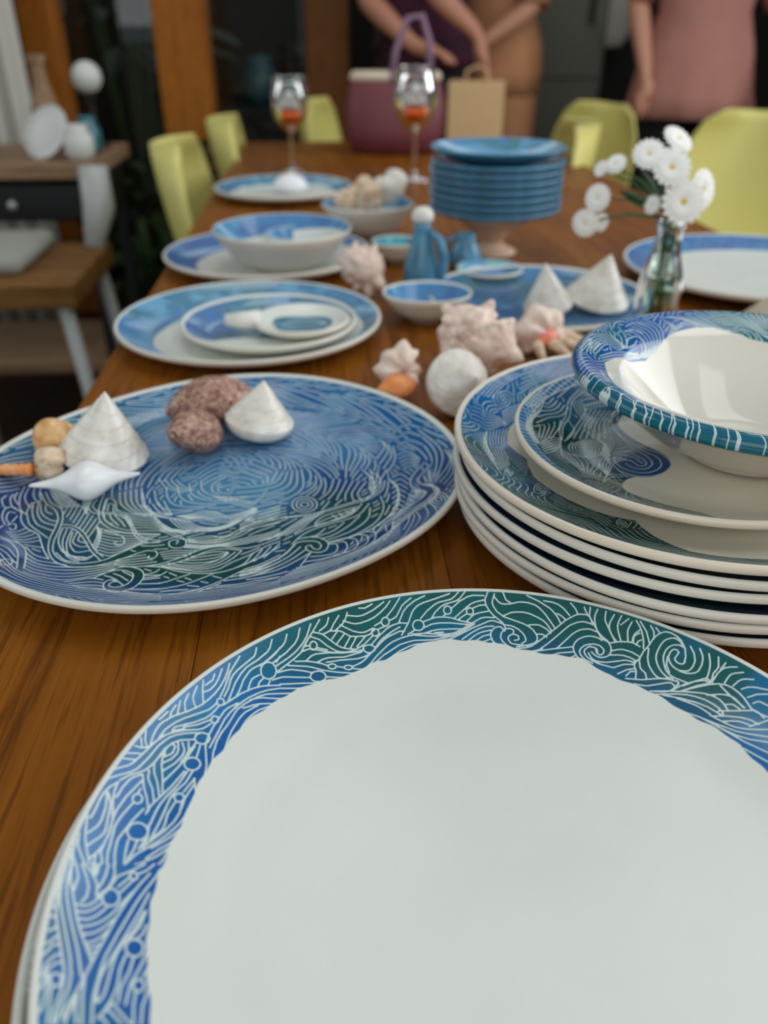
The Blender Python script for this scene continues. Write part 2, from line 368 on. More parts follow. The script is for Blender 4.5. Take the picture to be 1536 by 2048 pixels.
# timber posts of the far glazed wall
def post(name, x, y, wd, dp, mat, label):
    t = empty(name, (x, y, 0)); tag(t, label, 'post', 'timber posts of the glazed wall')
    MB().box((0, 0, 1.49), (wd, dp, 2.98), 0.006).out('shaft', mat, t, False)
    MB().box((0, 0, 0.05), (wd + 0.03, dp + 0.03, 0.1), 0.006).out('base_block', mat, t, False)
post('timber_post', -1.245, 3.4, 0.13, 0.10, m_post, 'orange timber post furthest left beside the white curtain')
post('timber_post', -0.735, 3.4, 0.185, 0.12, m_post, 'broad orange timber post behind the yellow chairs on the left')
post('timber_post', -0.21, 3.5, 0.16, 0.12, m_postd, 'dark brown timber post left of the maroon handbag')
post('timber_post', 0.03, 3.9, 0.14, 0.10, m_postd, 'dark brown timber post directly behind the maroon handbag')
pn = None
for x0, x1, n in ((-1.18, -0.83, 1), (-0.64, -0.29, 2)):
    wdw = MB().box((0, 0, 0), (x1 - x0, 0.008, 2.7)).out('window_%d' % n, m_glass, None, False); wdw.location = ((x0 + x1) / 2, 3.44, 1.45); wdw.rotation_euler = (0, 0, R(-9))
    tag(wdw, ['', 'tall clear pane between the two left timber posts', 'tall clear pane between the broad post and the dark post'][n], 'window', None, 'structure')
# ------------------------------------------------------------------ the table
tb = empty('dining_table', (-0.1246, -0.35, 0), R(4.16)); tag(tb, 'long brown timber dining table carrying all the crockery', 'table')
NB = 6; TW = 0.871; TL = 2.96; bw = TW / NB
ux = Vector((math.cos(R(4.16)), math.sin(R(4.16)), 0))
tb.location = (-0.197, -0.35, 0)
b0 = None
for i in range(NB):
    if b0 is None: b0 = MB().box((0, 0, 0), (bw - 0.0003, TL, 0.028), 0.0006).out('board', m_teak, tb, False); o = b0
    else: o = b0.copy(); COL.objects.link(o)
    o.location = (bw * (i + 0.5), TL / 2, TZ - 0.0143)
for sy in (0.12, TL - 0.12): MB().box((TW / 2, sy, TZ - 0.075), (TW - 0.16, 0.022, 0.09), 0.002).out('apron', m_teak, tb, False)
for sx in (0.07, TW - 0.07): MB().box((sx, TL / 2, TZ - 0.075), (0.022, TL - 0.26, 0.09), 0.002).out('apron', m_teak, tb, False)
for sx in (0.09, TW - 0.09):
    for sy in (0.13, TL - 0.13):
        MB().tube([(sx, sy, 0.0), (sx, sy, TZ - 0.03)], [0.02, 0.032], 16).out('leg', m_teak, tb)
# ------------------------------------------------------------------ foreground pottery
PAT = dict(
front="""-1582,-33 -1567,-133 -1552,-186 -1536,-226 -1473,-356 -1459,-392 -1453,-431 -1451,-497 -1442,-538;
-1572,-17 -1566,-91 -1553,-146 -1541,-173 -1463,-329 -1443,-382 -1436,-424 -1438,-474 -1434,-536;-1558,-13 -1553,-72 -1546,-103 -1533,-139 -1505,-199 -1451,-297 -1413,-380;
-1557,-12 -1545,-67 -1484,-198 -1461,-237 -1400,-325;-1545,-8 -1525,-51 -1524,-103;-1529,-3 -1501,-43 -1484,-78 -1480,-111 -1489,-137;
-1517,1 -1489,-25 -1466,-53 -1458,-72 -1451,-105;-1498,7 -1478,-28;-1476,14 -1473,-18 -1477,-32;-1486,11 -1482,-21;-1447,22 -1445,-23 -1449,-54 -1455,-74;
-1431,27 -1419,-3 -1418,-25 -1420,-46 -1426,-68 -1451,-105;-1505,-148 -1482,-149 -1470,-144 -1460,-137 -1451,-125 -1420,-64;-1495,-172 -1473,-170 -1460,-163 -1445,-150 -1429,-126;
-1481,-195 -1457,-192 -1444,-185 -1429,-169 -1410,-137;-1466,-221 -1433,-206 -1415,-191 -1401,-175 -1386,-152 -1345,-62;-1450,-243 -1429,-236 -1412,-223 -1396,-204 -1377,-171;
-1432,-271 -1417,-262 -1406,-252 -1393,-235 -1384,-215;-1422,-283 -1405,-277 -1395,-266;-1411,-299 -1394,-289;
-1380,-90 -1381,-112 -1388,-122 -1399,-128 -1411,-128 -1423,-122 -1431,-111 -1435,-97 -1434,-83 -1427,-72 -1416,-65 -1410,-65 -1404,-66 -1392,-72 -1380,-90;-1395,-54 -1366,-6;
-1382,-71 -1362,-32 -1342,-4;-1344,1 -1344,-9 -1353,-16 -1364,-13 -1369,-5 -1367,8 -1360,13 -1351,12 -1344,1;-1419,-56 -1411,-26 -1404,-13 -1371,14 -1330,52;
-1345,7 -1318,30 -1299,59;-1305,20 -1327,-24 -1340,-57 -1357,-109 -1371,-164 -1394,-295 -1411,-427 -1423,-483 -1424,-496 -1421,-515;-1404,-378 -1391,-439 -1367,-521;
-1274,43 -1284,8 -1312,-63 -1325,-104 -1350,-212 -1366,-300 -1367,-342 -1362,-427 -1356,-458 -1340,-516;
-1290,-55 -1301,-115 -1358,-349 -1361,-377 -1358,-415 -1350,-443 -1345,-450 -1337,-434 -1334,-411 -1338,-320 -1336,-285 -1329,-255 -1306,-197 -1290,-126;
-1284,-121 -1290,-180 -1311,-229;-1269,-169 -1275,-205 -1291,-229;
-1259,-251 -1261,-271 -1268,-280 -1279,-285 -1292,-285 -1304,-278 -1312,-268 -1316,-254 -1314,-242 -1306,-231 -1295,-226 -1289,-226 -1270,-233 -1259,-251;
-1308,-287 -1312,-331 -1305,-378 -1305,-407 -1310,-440 -1323,-485;-1282,-286 -1282,-336 -1293,-389 -1288,-439;-1244,-254 -1253,-313 -1268,-375 -1265,-442;-1227,-309 -1238,-346;
-1226,-373 -1226,-385 -1231,-392 -1238,-395 -1245,-394 -1252,-390 -1258,-383 -1260,-374 -1259,-366 -1254,-360 -1244,-356 -1232,-362 -1226,-373;-1246,-397 -1241,-442 -1226,-496;
-1210,-383 -1215,-434 -1205,-493;-1305,-442 -1235,-497;-1311,-463 -1258,-501;-1321,-491 -1298,-508;-1331,-496 -1318,-475 -1305,-442;-1580,-172 -1556,-179;
-1573,-204 -1558,-211 -1544,-210;-1561,-264 -1543,-256 -1533,-240;-1554,-313 -1535,-296 -1520,-270;-1542,-349 -1532,-331 -1524,-304 -1506,-293;
-1517,-407 -1520,-375 -1517,-354 -1506,-333 -1490,-323;-1510,-453 -1507,-414 -1509,-387 -1508,-377 -1496,-356 -1480,-348;
-1463,-403 -1461,-412 -1463,-420 -1468,-426 -1474,-427 -1485,-423 -1491,-415 -1494,-406 -1494,-397 -1488,-388 -1478,-387 -1470,-391 -1463,-403;
-1489,-516 -1485,-503 -1484,-492 -1501,-396;-1455,-541 -1482,-432;-1381,-524 -1397,-484 -1407,-437;-1413,-531 -1409,-447;-1508,416 -1531,396;-1501,385 -1534,359 -1540,348 -1547,325;
-1498,356 -1523,324 -1534,299 -1541,269 -1545,221 -1551,179;-1424,415 -1453,392 -1466,373 -1480,337 -1490,290;-1370,528 -1365,477 -1349,419 -1337,360;
-1394,477 -1385,437 -1364,395 -1343,335;-1405,440 -1401,403 -1376,364 -1357,308;-1424,415 -1408,363 -1386,319 -1369,268;
-1361,516 -1365,541 -1363,555 -1350,577 -1345,580 -1339,580 -1333,576 -1331,571 -1335,543 -1343,531 -1361,516;-1323,594 -1316,563 -1318,543 -1334,513 -1361,487;
-1307,599 -1293,569 -1293,555 -1298,536 -1316,499 -1356,450;-1284,608 -1276,569 -1281,537 -1302,484 -1343,406;-1255,611 -1295,511;
-1220,520 -1220,513 -1224,500 -1233,489 -1246,483 -1260,483 -1272,488 -1280,498 -1282,505 -1282,518 -1275,530 -1257,542 -1243,542 -1236,540 -1226,532 -1220,520;
-1401,312 -1402,298 -1410,288 -1417,286 -1425,287 -1434,297 -1436,306 -1434,315 -1430,323 -1423,327 -1411,326 -1405,320 -1401,312;
-1253,355 -1255,342 -1260,336 -1268,332 -1276,332 -1283,336 -1290,347 -1290,355 -1286,363 -1275,370 -1263,368 -1257,363 -1253,355;
-1351,183 -1350,175 -1354,159 -1363,146 -1378,139 -1394,138 -1408,144 -1418,157 -1421,164 -1421,180 -1415,195 -1402,206 -1395,209 -1379,210 -1371,207 -1358,197 -1351,183;
-1256,596 -1278,531;-1236,604 -1240,550;-1275,472 -1307,399 -1364,295 -1370,279 -1375,253;-1263,475 -1287,407 -1316,351 -1334,308 -1343,270 -1351,214;
-1244,480 -1261,422 -1293,370 -1303,346 -1322,221 -1336,151;-1230,449 -1261,379;-1283,327 -1299,272 -1300,222 -1303,203 -1311,187 -1331,161;
-1257,338 -1257,285 -1270,243 -1294,200 -1351,121;-1228,420 -1250,353 -1255,305;-1216,375 -1234,276 -1247,242 -1275,196 -1307,152 -1371,82 -1396,36;-1232,449 -1205,358;
-1179,465 -1196,375 -1207,297 -1221,253 -1237,222 -1263,186 -1286,158 -1325,119;-1201,297 -1212,240 -1260,140 -1279,114 -1302,88 -1350,49;-1245,184 -1262,154 -1296,121 -1333,74;
-1261,132 -1273,84 -1278,72 -1285,62;-1359,47 -1361,44;-1409,132 -1406,81 -1398,36;-1378,141 -1382,96 -1391,60;-1354,147 -1366,105;-1354,213 -1347,153 -1353,112;
-1387,272 -1415,213 -1442,130 -1443,110 -1441,83 -1436,55 -1427,27;-1431,282 -1453,226 -1462,195 -1466,168 -1461,62 -1453,23;
-1421,387 -1458,305 -1476,242 -1480,212 -1478,134 -1485,67;-1417,351 -1423,326;-1501,351 -1503,312 -1501,289 -1482,203;
-1522,302 -1508,271 -1502,251 -1492,152 -1493,137 -1499,122 -1534,68;-1526,300 -1515,237 -1515,182 -1522,154 -1542,121;-1565,191 -1553,126 -1543,88 -1527,49 -1505,6;
-1514,22 -1495,55 -1482,94;-1493,10 -1498,50;-1468,18 -1473,35 -1489,70;-1570,111 -1564,76 -1558,58 -1539,28 -1520,3;-1575,79 -1565,23 -1548,-7;-1577,19 -1574,-19;
-1573,37 -1561,-12;-1174,1029 -1178,983 -1185,948 -1198,905 -1215,866 -1241,823 -1266,791 -1312,748 -1367,705 -1398,668 -1410,647 -1418,620 -1423,589 -1424,547;
-1133,1078 -1165,990 -1180,902 -1192,856;-1202,994 -1212,936 -1222,905 -1238,878 -1260,860;
-1064,1140 -1066,1109 -1071,1092 -1114,1036 -1139,1000 -1151,977 -1158,953 -1163,906 -1175,861;-997,1200 -1003,1156 -1013,1131 -1052,1081 -1097,1032 -1118,995 -1137,942 -1155,846;
-957,1167 -976,1130 -995,1104 -1023,1073 -1069,1033 -1083,1014 -1103,967 -1113,915 -1123,880;-1036,1009 -1056,991 -1066,980 -1072,962 -1078,924;-1016,997 -1032,972 -1038,944;
-986,988 -993,965;
-963,1047 -963,1037 -968,1018 -973,1010 -986,999 -994,996 -1010,997 -1023,1006 -1028,1013 -1033,1031 -1032,1050 -1024,1067 -1010,1079 -995,1083 -980,1078 -969,1065 -963,1047;
-953,1125 -967,1089;-939,976 -1013,957 -1059,933 -1104,897 -1173,820;-938,960 -991,940 -1028,918 -1072,882 -1109,839 -1138,794 -1158,751 -1197,603;
-935,933 -992,919 -1021,904 -1045,885 -1083,849 -1110,815 -1119,794 -1139,735 -1162,681 -1173,640 -1179,586 -1174,517;
-1114,846 -1149,813 -1164,793 -1198,707 -1210,660 -1214,632 -1214,604 -1195,518 -1192,403;-933,906 -1013,896 -1032,889 -1062,874;-930,879 -985,871 -1018,863 -1044,852 -1088,825;
-1023,856 -1074,810 -1087,791 -1098,769 -1121,703 -1130,655 -1136,601;-960,868 -1016,833 -1034,815 -1053,790 -1068,764 -1080,732 -1089,698 -1097,655;
-929,868 -980,831 -1021,795 -1034,774 -1049,728;-956,831 -1003,792 -1035,762;
-1171,836 -1173,824 -1181,816 -1191,814 -1197,818 -1200,824 -1202,832 -1200,840 -1195,846 -1189,850 -1179,848 -1174,843 -1171,836;
-1182,745 -1184,733 -1191,725 -1201,724 -1207,727 -1211,733 -1210,749 -1206,755 -1200,758 -1190,757 -1185,752 -1182,745;
-1203,647 -1207,629 -1222,615 -1235,612 -1248,614 -1257,621 -1261,626 -1263,638 -1259,650 -1250,660 -1237,666 -1218,665 -1208,658 -1203,647;
-1201,823 -1218,795 -1229,781 -1320,712 -1351,681 -1371,655 -1384,634 -1400,589;-1190,810 -1214,765 -1232,741 -1275,707 -1313,684;-1214,736 -1264,697 -1315,671;
-1356,638 -1351,655 -1345,663 -1305,687;-1356,638 -1310,665;-1211,717 -1231,693 -1244,682 -1259,675 -1297,662 -1328,647 -1358,629 -1378,612 -1406,575 -1470,449 -1482,435 -1508,416;
-1233,667 -1280,653 -1310,641 -1337,626 -1358,609 -1375,587 -1393,558 -1420,489 -1447,433 -1465,413 -1501,385;
-1265,626 -1316,608 -1343,586 -1367,552 -1391,484 -1413,443 -1428,426 -1466,398 -1496,364;-1273,915 -1269,864 -1255,802;-1230,960 -1234,927 -1260,893;
-1294,877 -1301,838 -1302,818 -1296,801 -1281,773;-1322,832 -1329,800 -1331,783 -1319,741;-1349,787 -1350,721;-1362,762 -1375,724 -1375,697;-1388,722 -1405,688 -1416,672;
-1453,609 -1448,566 -1433,534;-1465,571 -1454,536;-1479,527 -1455,526 -1426,539;-1501,485 -1454,500;-1510,457 -1462,468;-930,1243 -935,1205 -945,1181 -998,1104 -1031,1063;
-871,1289 -877,1237 -890,1203 -926,1149 -980,1086;-820,1322 -836,1253 -849,1220 -864,1192 -882,1163 -908,1131 -969,1067;-778,1352 -830,1235 -859,1161 -884,1128 -957,1043;
-735,1371 -739,1345 -743,1331 -753,1317 -777,1292;-684,1391 -708,1343 -720,1310 -730,1299 -756,1280;-643,1414 -650,1381 -657,1363 -669,1344 -696,1312;
-807,1281 -774,1281 -758,1278 -688,1234 -662,1224 -639,1222 -596,1224;-821,1256 -775,1249 -735,1223 -712,1212 -688,1202 -667,1200 -641,1203 -611,1214 -591,1226 -556,1255;
-721,1303 -692,1309 -676,1310 -664,1308 -627,1291 -603,1292 -553,1302 -539,1307 -527,1315 -505,1340;-691,1302 -714,1260;-655,1297 -688,1242;-623,1291 -652,1225;-593,1292 -622,1227;
-551,1298 -591,1239;-677,1343 -611,1320 -581,1317 -564,1319 -549,1324 -511,1350;-662,1367 -621,1360 -601,1360 -575,1368 -538,1386 -504,1409 -472,1440 -446,1471 -426,1503;
-647,1397 -593,1401 -575,1406 -558,1414 -513,1444 -458,1494;-585,1444 -554,1449 -517,1476;
-430,1393 -435,1377 -446,1368 -459,1368 -466,1374 -470,1383 -470,1393 -466,1403 -459,1410 -450,1414 -442,1412 -435,1407 -430,1393;
-482,1328 -486,1316 -496,1308 -508,1308 -514,1312 -518,1320 -518,1329 -514,1337 -508,1343 -500,1346 -492,1345 -486,1340 -482,1328;
-783,1215 -786,1200 -795,1190 -807,1189 -815,1199 -818,1208 -817,1218 -812,1227 -806,1233 -798,1234 -791,1231 -785,1224 -783,1215;
-686,1119 -690,1109 -705,1102 -720,1105 -725,1113 -724,1119 -718,1125 -706,1130 -694,1129 -688,1124 -686,1119;
-609,1123 -613,1114 -628,1108 -644,1111 -648,1118 -647,1124 -641,1129 -629,1133 -616,1132 -611,1128 -609,1123;
-500,1238 -507,1224 -517,1217 -530,1213 -543,1214 -553,1219 -560,1232 -557,1241 -549,1250 -530,1257 -512,1254 -503,1247 -500,1238;
-732,1058 -733,1051 -739,1039 -751,1029 -767,1024 -783,1024 -796,1030 -804,1041 -805,1047 -802,1060 -793,1072 -770,1082 -754,1081 -747,1079 -737,1070 -732,1058;-505,1362 -469,1388;
-484,1348 -448,1368;-515,1305 -551,1261;-782,1204 -732,1201;-847,1197 -823,1207;-855,1168 -825,1188 -808,1193 -726,1191 -665,1195 -601,1209 -555,1229;
-832,1123 -808,1155 -796,1164 -784,1171 -725,1187 -651,1197;-778,1127 -752,1147 -735,1156 -719,1162 -650,1175 -565,1214;-881,1113 -831,1124 -794,1126 -755,1124 -723,1116;
-683,1119 -648,1118;-609,1128 -573,1151 -555,1167 -471,1276 -452,1297 -429,1315 -377,1347;
-734,1134 -670,1155 -587,1174 -565,1183 -542,1196 -511,1224 -480,1278 -460,1303 -418,1340 -376,1370;-520,1259 -481,1312 -441,1356 -415,1375 -376,1392;
-603,1117 -564,1118 -552,1121 -544,1127 -527,1147 -493,1199 -441,1262 -415,1285 -377,1307;
-912,1085 -827,1097 -802,1097 -742,1089 -691,1088 -612,1091 -580,1099 -553,1111 -528,1129 -458,1208 -378,1273;-957,1038 -917,1059 -893,1068 -840,1071 -794,1068;
-976,995 -941,1016 -922,1023 -807,1041;-730,1056 -671,1060 -617,1070;-940,981 -838,1005 -756,1019 -711,1032 -650,1056 -583,1096;-938,960 -855,975 -772,997 -741,1010 -597,1077;
-935,933 -834,953 -769,982;-933,906 -842,924;-533,1089 -467,1159 -378,1238;-376,1524 -409,1467 -447,1413;-317,1529 -350,1500 -366,1482 -394,1424 -406,1413 -431,1398;
-246,1545 -297,1517 -338,1482 -359,1452 -383,1391;-115,1562 -252,1509 -275,1497 -289,1486 -304,1469 -315,1450 -333,1396 -369,1325;
-66,1574 -90,1548 -106,1535 -121,1529 -173,1515 -198,1500 -236,1466 -271,1422;-33,1575 -58,1545 -74,1530 -94,1521 -141,1506 -164,1492 -192,1464 -213,1431;
-110,1474 -113,1465 -119,1457 -132,1452 -144,1456 -151,1468 -150,1478 -146,1487 -134,1495 -125,1496 -117,1492 -112,1484 -110,1474;
2,1470 0,1462 -6,1456 -17,1452 -28,1456 -33,1466 -33,1474 -29,1482 -18,1488 -10,1488 -4,1485 1,1478 2,1470;
-254,1387 -261,1368 -278,1357 -297,1358 -306,1365 -312,1377 -311,1390 -305,1402 -295,1411 -282,1414 -270,1412 -260,1405 -257,1400 -254,1387;
-114,1480 -67,1522 -24,1547 7,1555 63,1553;-153,1445 -142,1451;-101,1430 -29,1494 -7,1510 19,1521 67,1531;-80,1425 -30,1459;-1,1487 38,1503 70,1503;
-38,1414 -10,1441 7,1454 31,1462 78,1470;-256,1407 -201,1431 -176,1436 -148,1437 -114,1434 -70,1419 -7,1406;-257,1373 -216,1395 -177,1404 -114,1406 -18,1397;
-253,1344 -211,1361 -181,1368 -120,1373 -51,1374;-337,1333 -300,1359;-316,1335 -248,1344 -164,1342 -114,1348 -78,1362 -12,1405 37,1433 61,1438 107,1435;-200,1350 -158,1354;
-383,1391 -341,1392;-377,1347 -352,1349;-377,1307 -335,1324 -310,1330 -212,1329 -127,1338;-378,1273 -333,1292 -306,1301 -212,1309 -127,1331 -81,1350 4,1403;
-378,1238 -329,1268 -300,1280 -203,1295 -159,1306 -123,1318 -6,1381 73,1415 91,1419 103,1418 146,1400;-66,1316 -19,1352 24,1376 57,1387 98,1390;
-35,1310 0,1338 21,1351 43,1359 85,1368;-4,1305 40,1334 80,1345;27,1299 86,1321;57,1287 94,1298;
123,1274 96,1296 85,1310 79,1333 82,1353 88,1364 98,1376 108,1382 121,1385 130,1385 137,1382 153,1360;86,1574 67,1534 67,1517 71,1500 82,1477 102,1448 147,1406 159,1371;
118,1562 104,1524 103,1510 106,1497 123,1466 155,1440;199,1254 166,1273 151,1285 135,1304 128,1323 130,1338 137,1355 150,1367 163,1374 180,1373 195,1366 197,1359 193,1341;
258,1274 193,1286 180,1290 173,1296 165,1315 165,1323 169,1330 177,1337 188,1342 208,1337 218,1329 218,1314 213,1309 195,1307;327,1253 276,1242 249,1240 227,1245 189,1260;
157,1394 187,1388 203,1381 224,1365 241,1345 251,1323 252,1306 247,1298 229,1288;
151,1440 243,1400 262,1389 280,1375 293,1362 307,1335 310,1320 309,1308 303,1297 294,1288 263,1279 201,1271;277,1388 315,1387 333,1381 362,1360 380,1335;312,1335 338,1333 356,1314;
157,1445 191,1458 218,1461 255,1458 285,1449 325,1426 352,1405 367,1386 386,1346;
113,1551 134,1519 150,1508 167,1505 194,1505 235,1512 254,1512 289,1505 321,1491 341,1473 365,1440 404,1362;163,1566 174,1529 180,1522 195,1513;
284,1543 339,1511 390,1470 406,1451 418,1430 426,1414 434,1387;366,1509 411,1497 437,1483 462,1458 485,1420;425,1437 447,1420 462,1400;499,1483 519,1451 527,1420;563,1453 572,1414;
213,1241 285,1241 378,1249 475,1252;
195,1260 247,1263 273,1270 297,1284 462,1397 510,1417 527,1420 542,1419 568,1413 581,1402 609,1317 621,1294 646,1262 655,1230 653,1212 644,1193 634,1184 616,1179 597,1179 585,1184 570,1197 559,1215;
295,1240 357,1280 460,1357 483,1370 515,1379 542,1380 560,1375 594,1356;393,1248 483,1320 512,1335 537,1340 565,1338 581,1332 607,1315;331,1205 404,1224 470,1224;433,1184 482,1205;
515,1162 487,1195 477,1222 476,1239 477,1252 483,1265 492,1276 503,1286 519,1294 538,1299 556,1301 575,1298 595,1290 605,1284 619,1269;
553,1152 522,1177 512,1188 503,1212 504,1229 514,1241 530,1252 544,1256 563,1257 582,1254 596,1248 606,1241 615,1228 619,1217 618,1209 610,1198 600,1193 592,1196 583,1205 581,1223;
640,1119 577,1149 550,1171 534,1189 526,1207 525,1222 531,1232 545,1241 559,1244 580,1235 588,1226 588,1211;543,1211 555,1177 567,1166 584,1158 618,1150 707,1150 721,1145 745,1132;
639,1187 681,1182 703,1176 729,1162 752,1142;653,1208 688,1211 711,1206 745,1187 771,1162;645,1118 696,1129 738,1122;651,1250 702,1250 738,1243 762,1233 789,1208;
657,1082 704,1099 743,1099;692,1066 716,1086 724,1086 739,1083;593,1449 581,1407 590,1362;627,1433 611,1408 605,1393 602,1368 604,1336 611,1304 619,1283 629,1271 651,1253;
665,1416 655,1387 653,1367 678,1260;702,1393 673,1355 666,1334 666,1316 670,1292 686,1253;735,1381 714,1351 706,1333 704,1307 707,1256;722,1335 766,1359;
778,1341 759,1317 750,1303 745,1283 739,1245;803,1276 782,1271 773,1266 768,1256 762,1235;731,1044 744,1082 742,1114 744,1123 759,1139 775,1144;
757,1238 767,1262 774,1273 785,1282 808,1294;773,1219 785,1237 802,1241;798,1344 810,1304 813,1277 811,1236 802,1197;816,1335 834,1278 835,1212;859,1304 867,1271 859,1234;
880,1289 890,1265;745,1135 765,1142 774,1149 799,1181 833,1210 859,1239 883,1253 905,1259 920,1258 932,1253 947,1242 963,1226 978,1199 985,1157;
770,1136 766,1100 769,1091 783,1067 781,1039;826,1192 812,1151 808,1128 808,1102 815,1073 823,1050 836,1034 847,1029 877,1023;
979,1169 974,1192 964,1207 950,1219 932,1222 911,1219 895,1210 878,1193 860,1168 851,1150 846,1131 846,1107 849,1083 858,1057 869,1038 877,1029 895,1019;
985,1157 971,1174 960,1181 942,1185 923,1183 907,1174 895,1162 883,1142 877,1120 875,1077 878,1061 884,1046 892,1034 905,1021 952,986;
969,1091 959,1083 950,1084 937,1093 929,1106 928,1115 930,1120 953,1142 951,1152 945,1161 936,1164 926,1161 916,1153 908,1142 903,1130 902,1111 907,1088 916,1072 928,1059 941,1051 957,1046 973,1045 984,1050 996,1061 1007,1077 1013,1090 1017,1123 1010,1162;
899,1134 885,1093 889,1054;1047,1141 1050,1106 1047,1086 1034,1058 1014,1034 999,1028 978,1029 959,1034 935,1050;985,1157 977,1114 963,1087;
1079,1106 1074,1067 1065,1038 1049,1005 1035,989;1114,1080 1102,1034 1095,1025 1072,1007 1052,969;1136,1043 1107,1019;1056,968 1091,1004 1111,1016 1127,1020 1145,1019 1176,1010;
930,974 985,987 1028,991 1042,986 1055,963;870,958 919,976 949,983 979,986 1016,984 1028,980 1039,974 1046,967 1044,964 987,963 914,950;
688,1052 761,1036 823,1032 852,1027 881,1017 912,1000 916,993 913,988 877,963 865,958 838,959 780,971;720,1019 756,1005 777,1000 860,1003 876,1002 885,997 894,981;
780,971 846,962 913,948 987,927 1014,916 1043,896 1062,874 1070,856 1080,819;789,953 894,938 936,926 970,910 1000,889 1030,859 1048,832 1057,802;
833,941 906,913 960,883 1005,848 1047,799;887,916 955,869 973,851 1003,813;914,950 989,957 1045,957 1079,952 1107,939 1127,921 1146,891 1160,858 1171,808 1179,791 1191,776 1223,746;
1017,908 1069,901 1091,893 1107,883 1118,873 1125,863 1144,814;1084,940 1111,880 1148,813;1079,846 1098,843 1108,839 1116,829 1129,807;1041,822 1182,791 1194,777 1207,745;
1008,802 1066,790 1122,770 1152,751 1178,722;1038,769 1082,762 1104,755 1120,746 1145,725;1001,808 1054,753 1081,732 1102,721 1135,708 1204,690;1218,732 1140,721;
792,947 835,891 867,862 945,813 1077,713 1109,695 1192,657;963,799 1036,725 1077,690 1121,661 1184,633;1014,747 1093,658 1168,586;1082,624 1153,544;
1105,951 1128,974 1141,983 1159,984 1193,978;1134,927 1160,942 1175,947 1192,945 1223,933;1162,903 1190,905 1205,901 1223,893 1262,869;1175,858 1215,862 1256,850;
1186,824 1205,828 1214,826 1240,798;""",
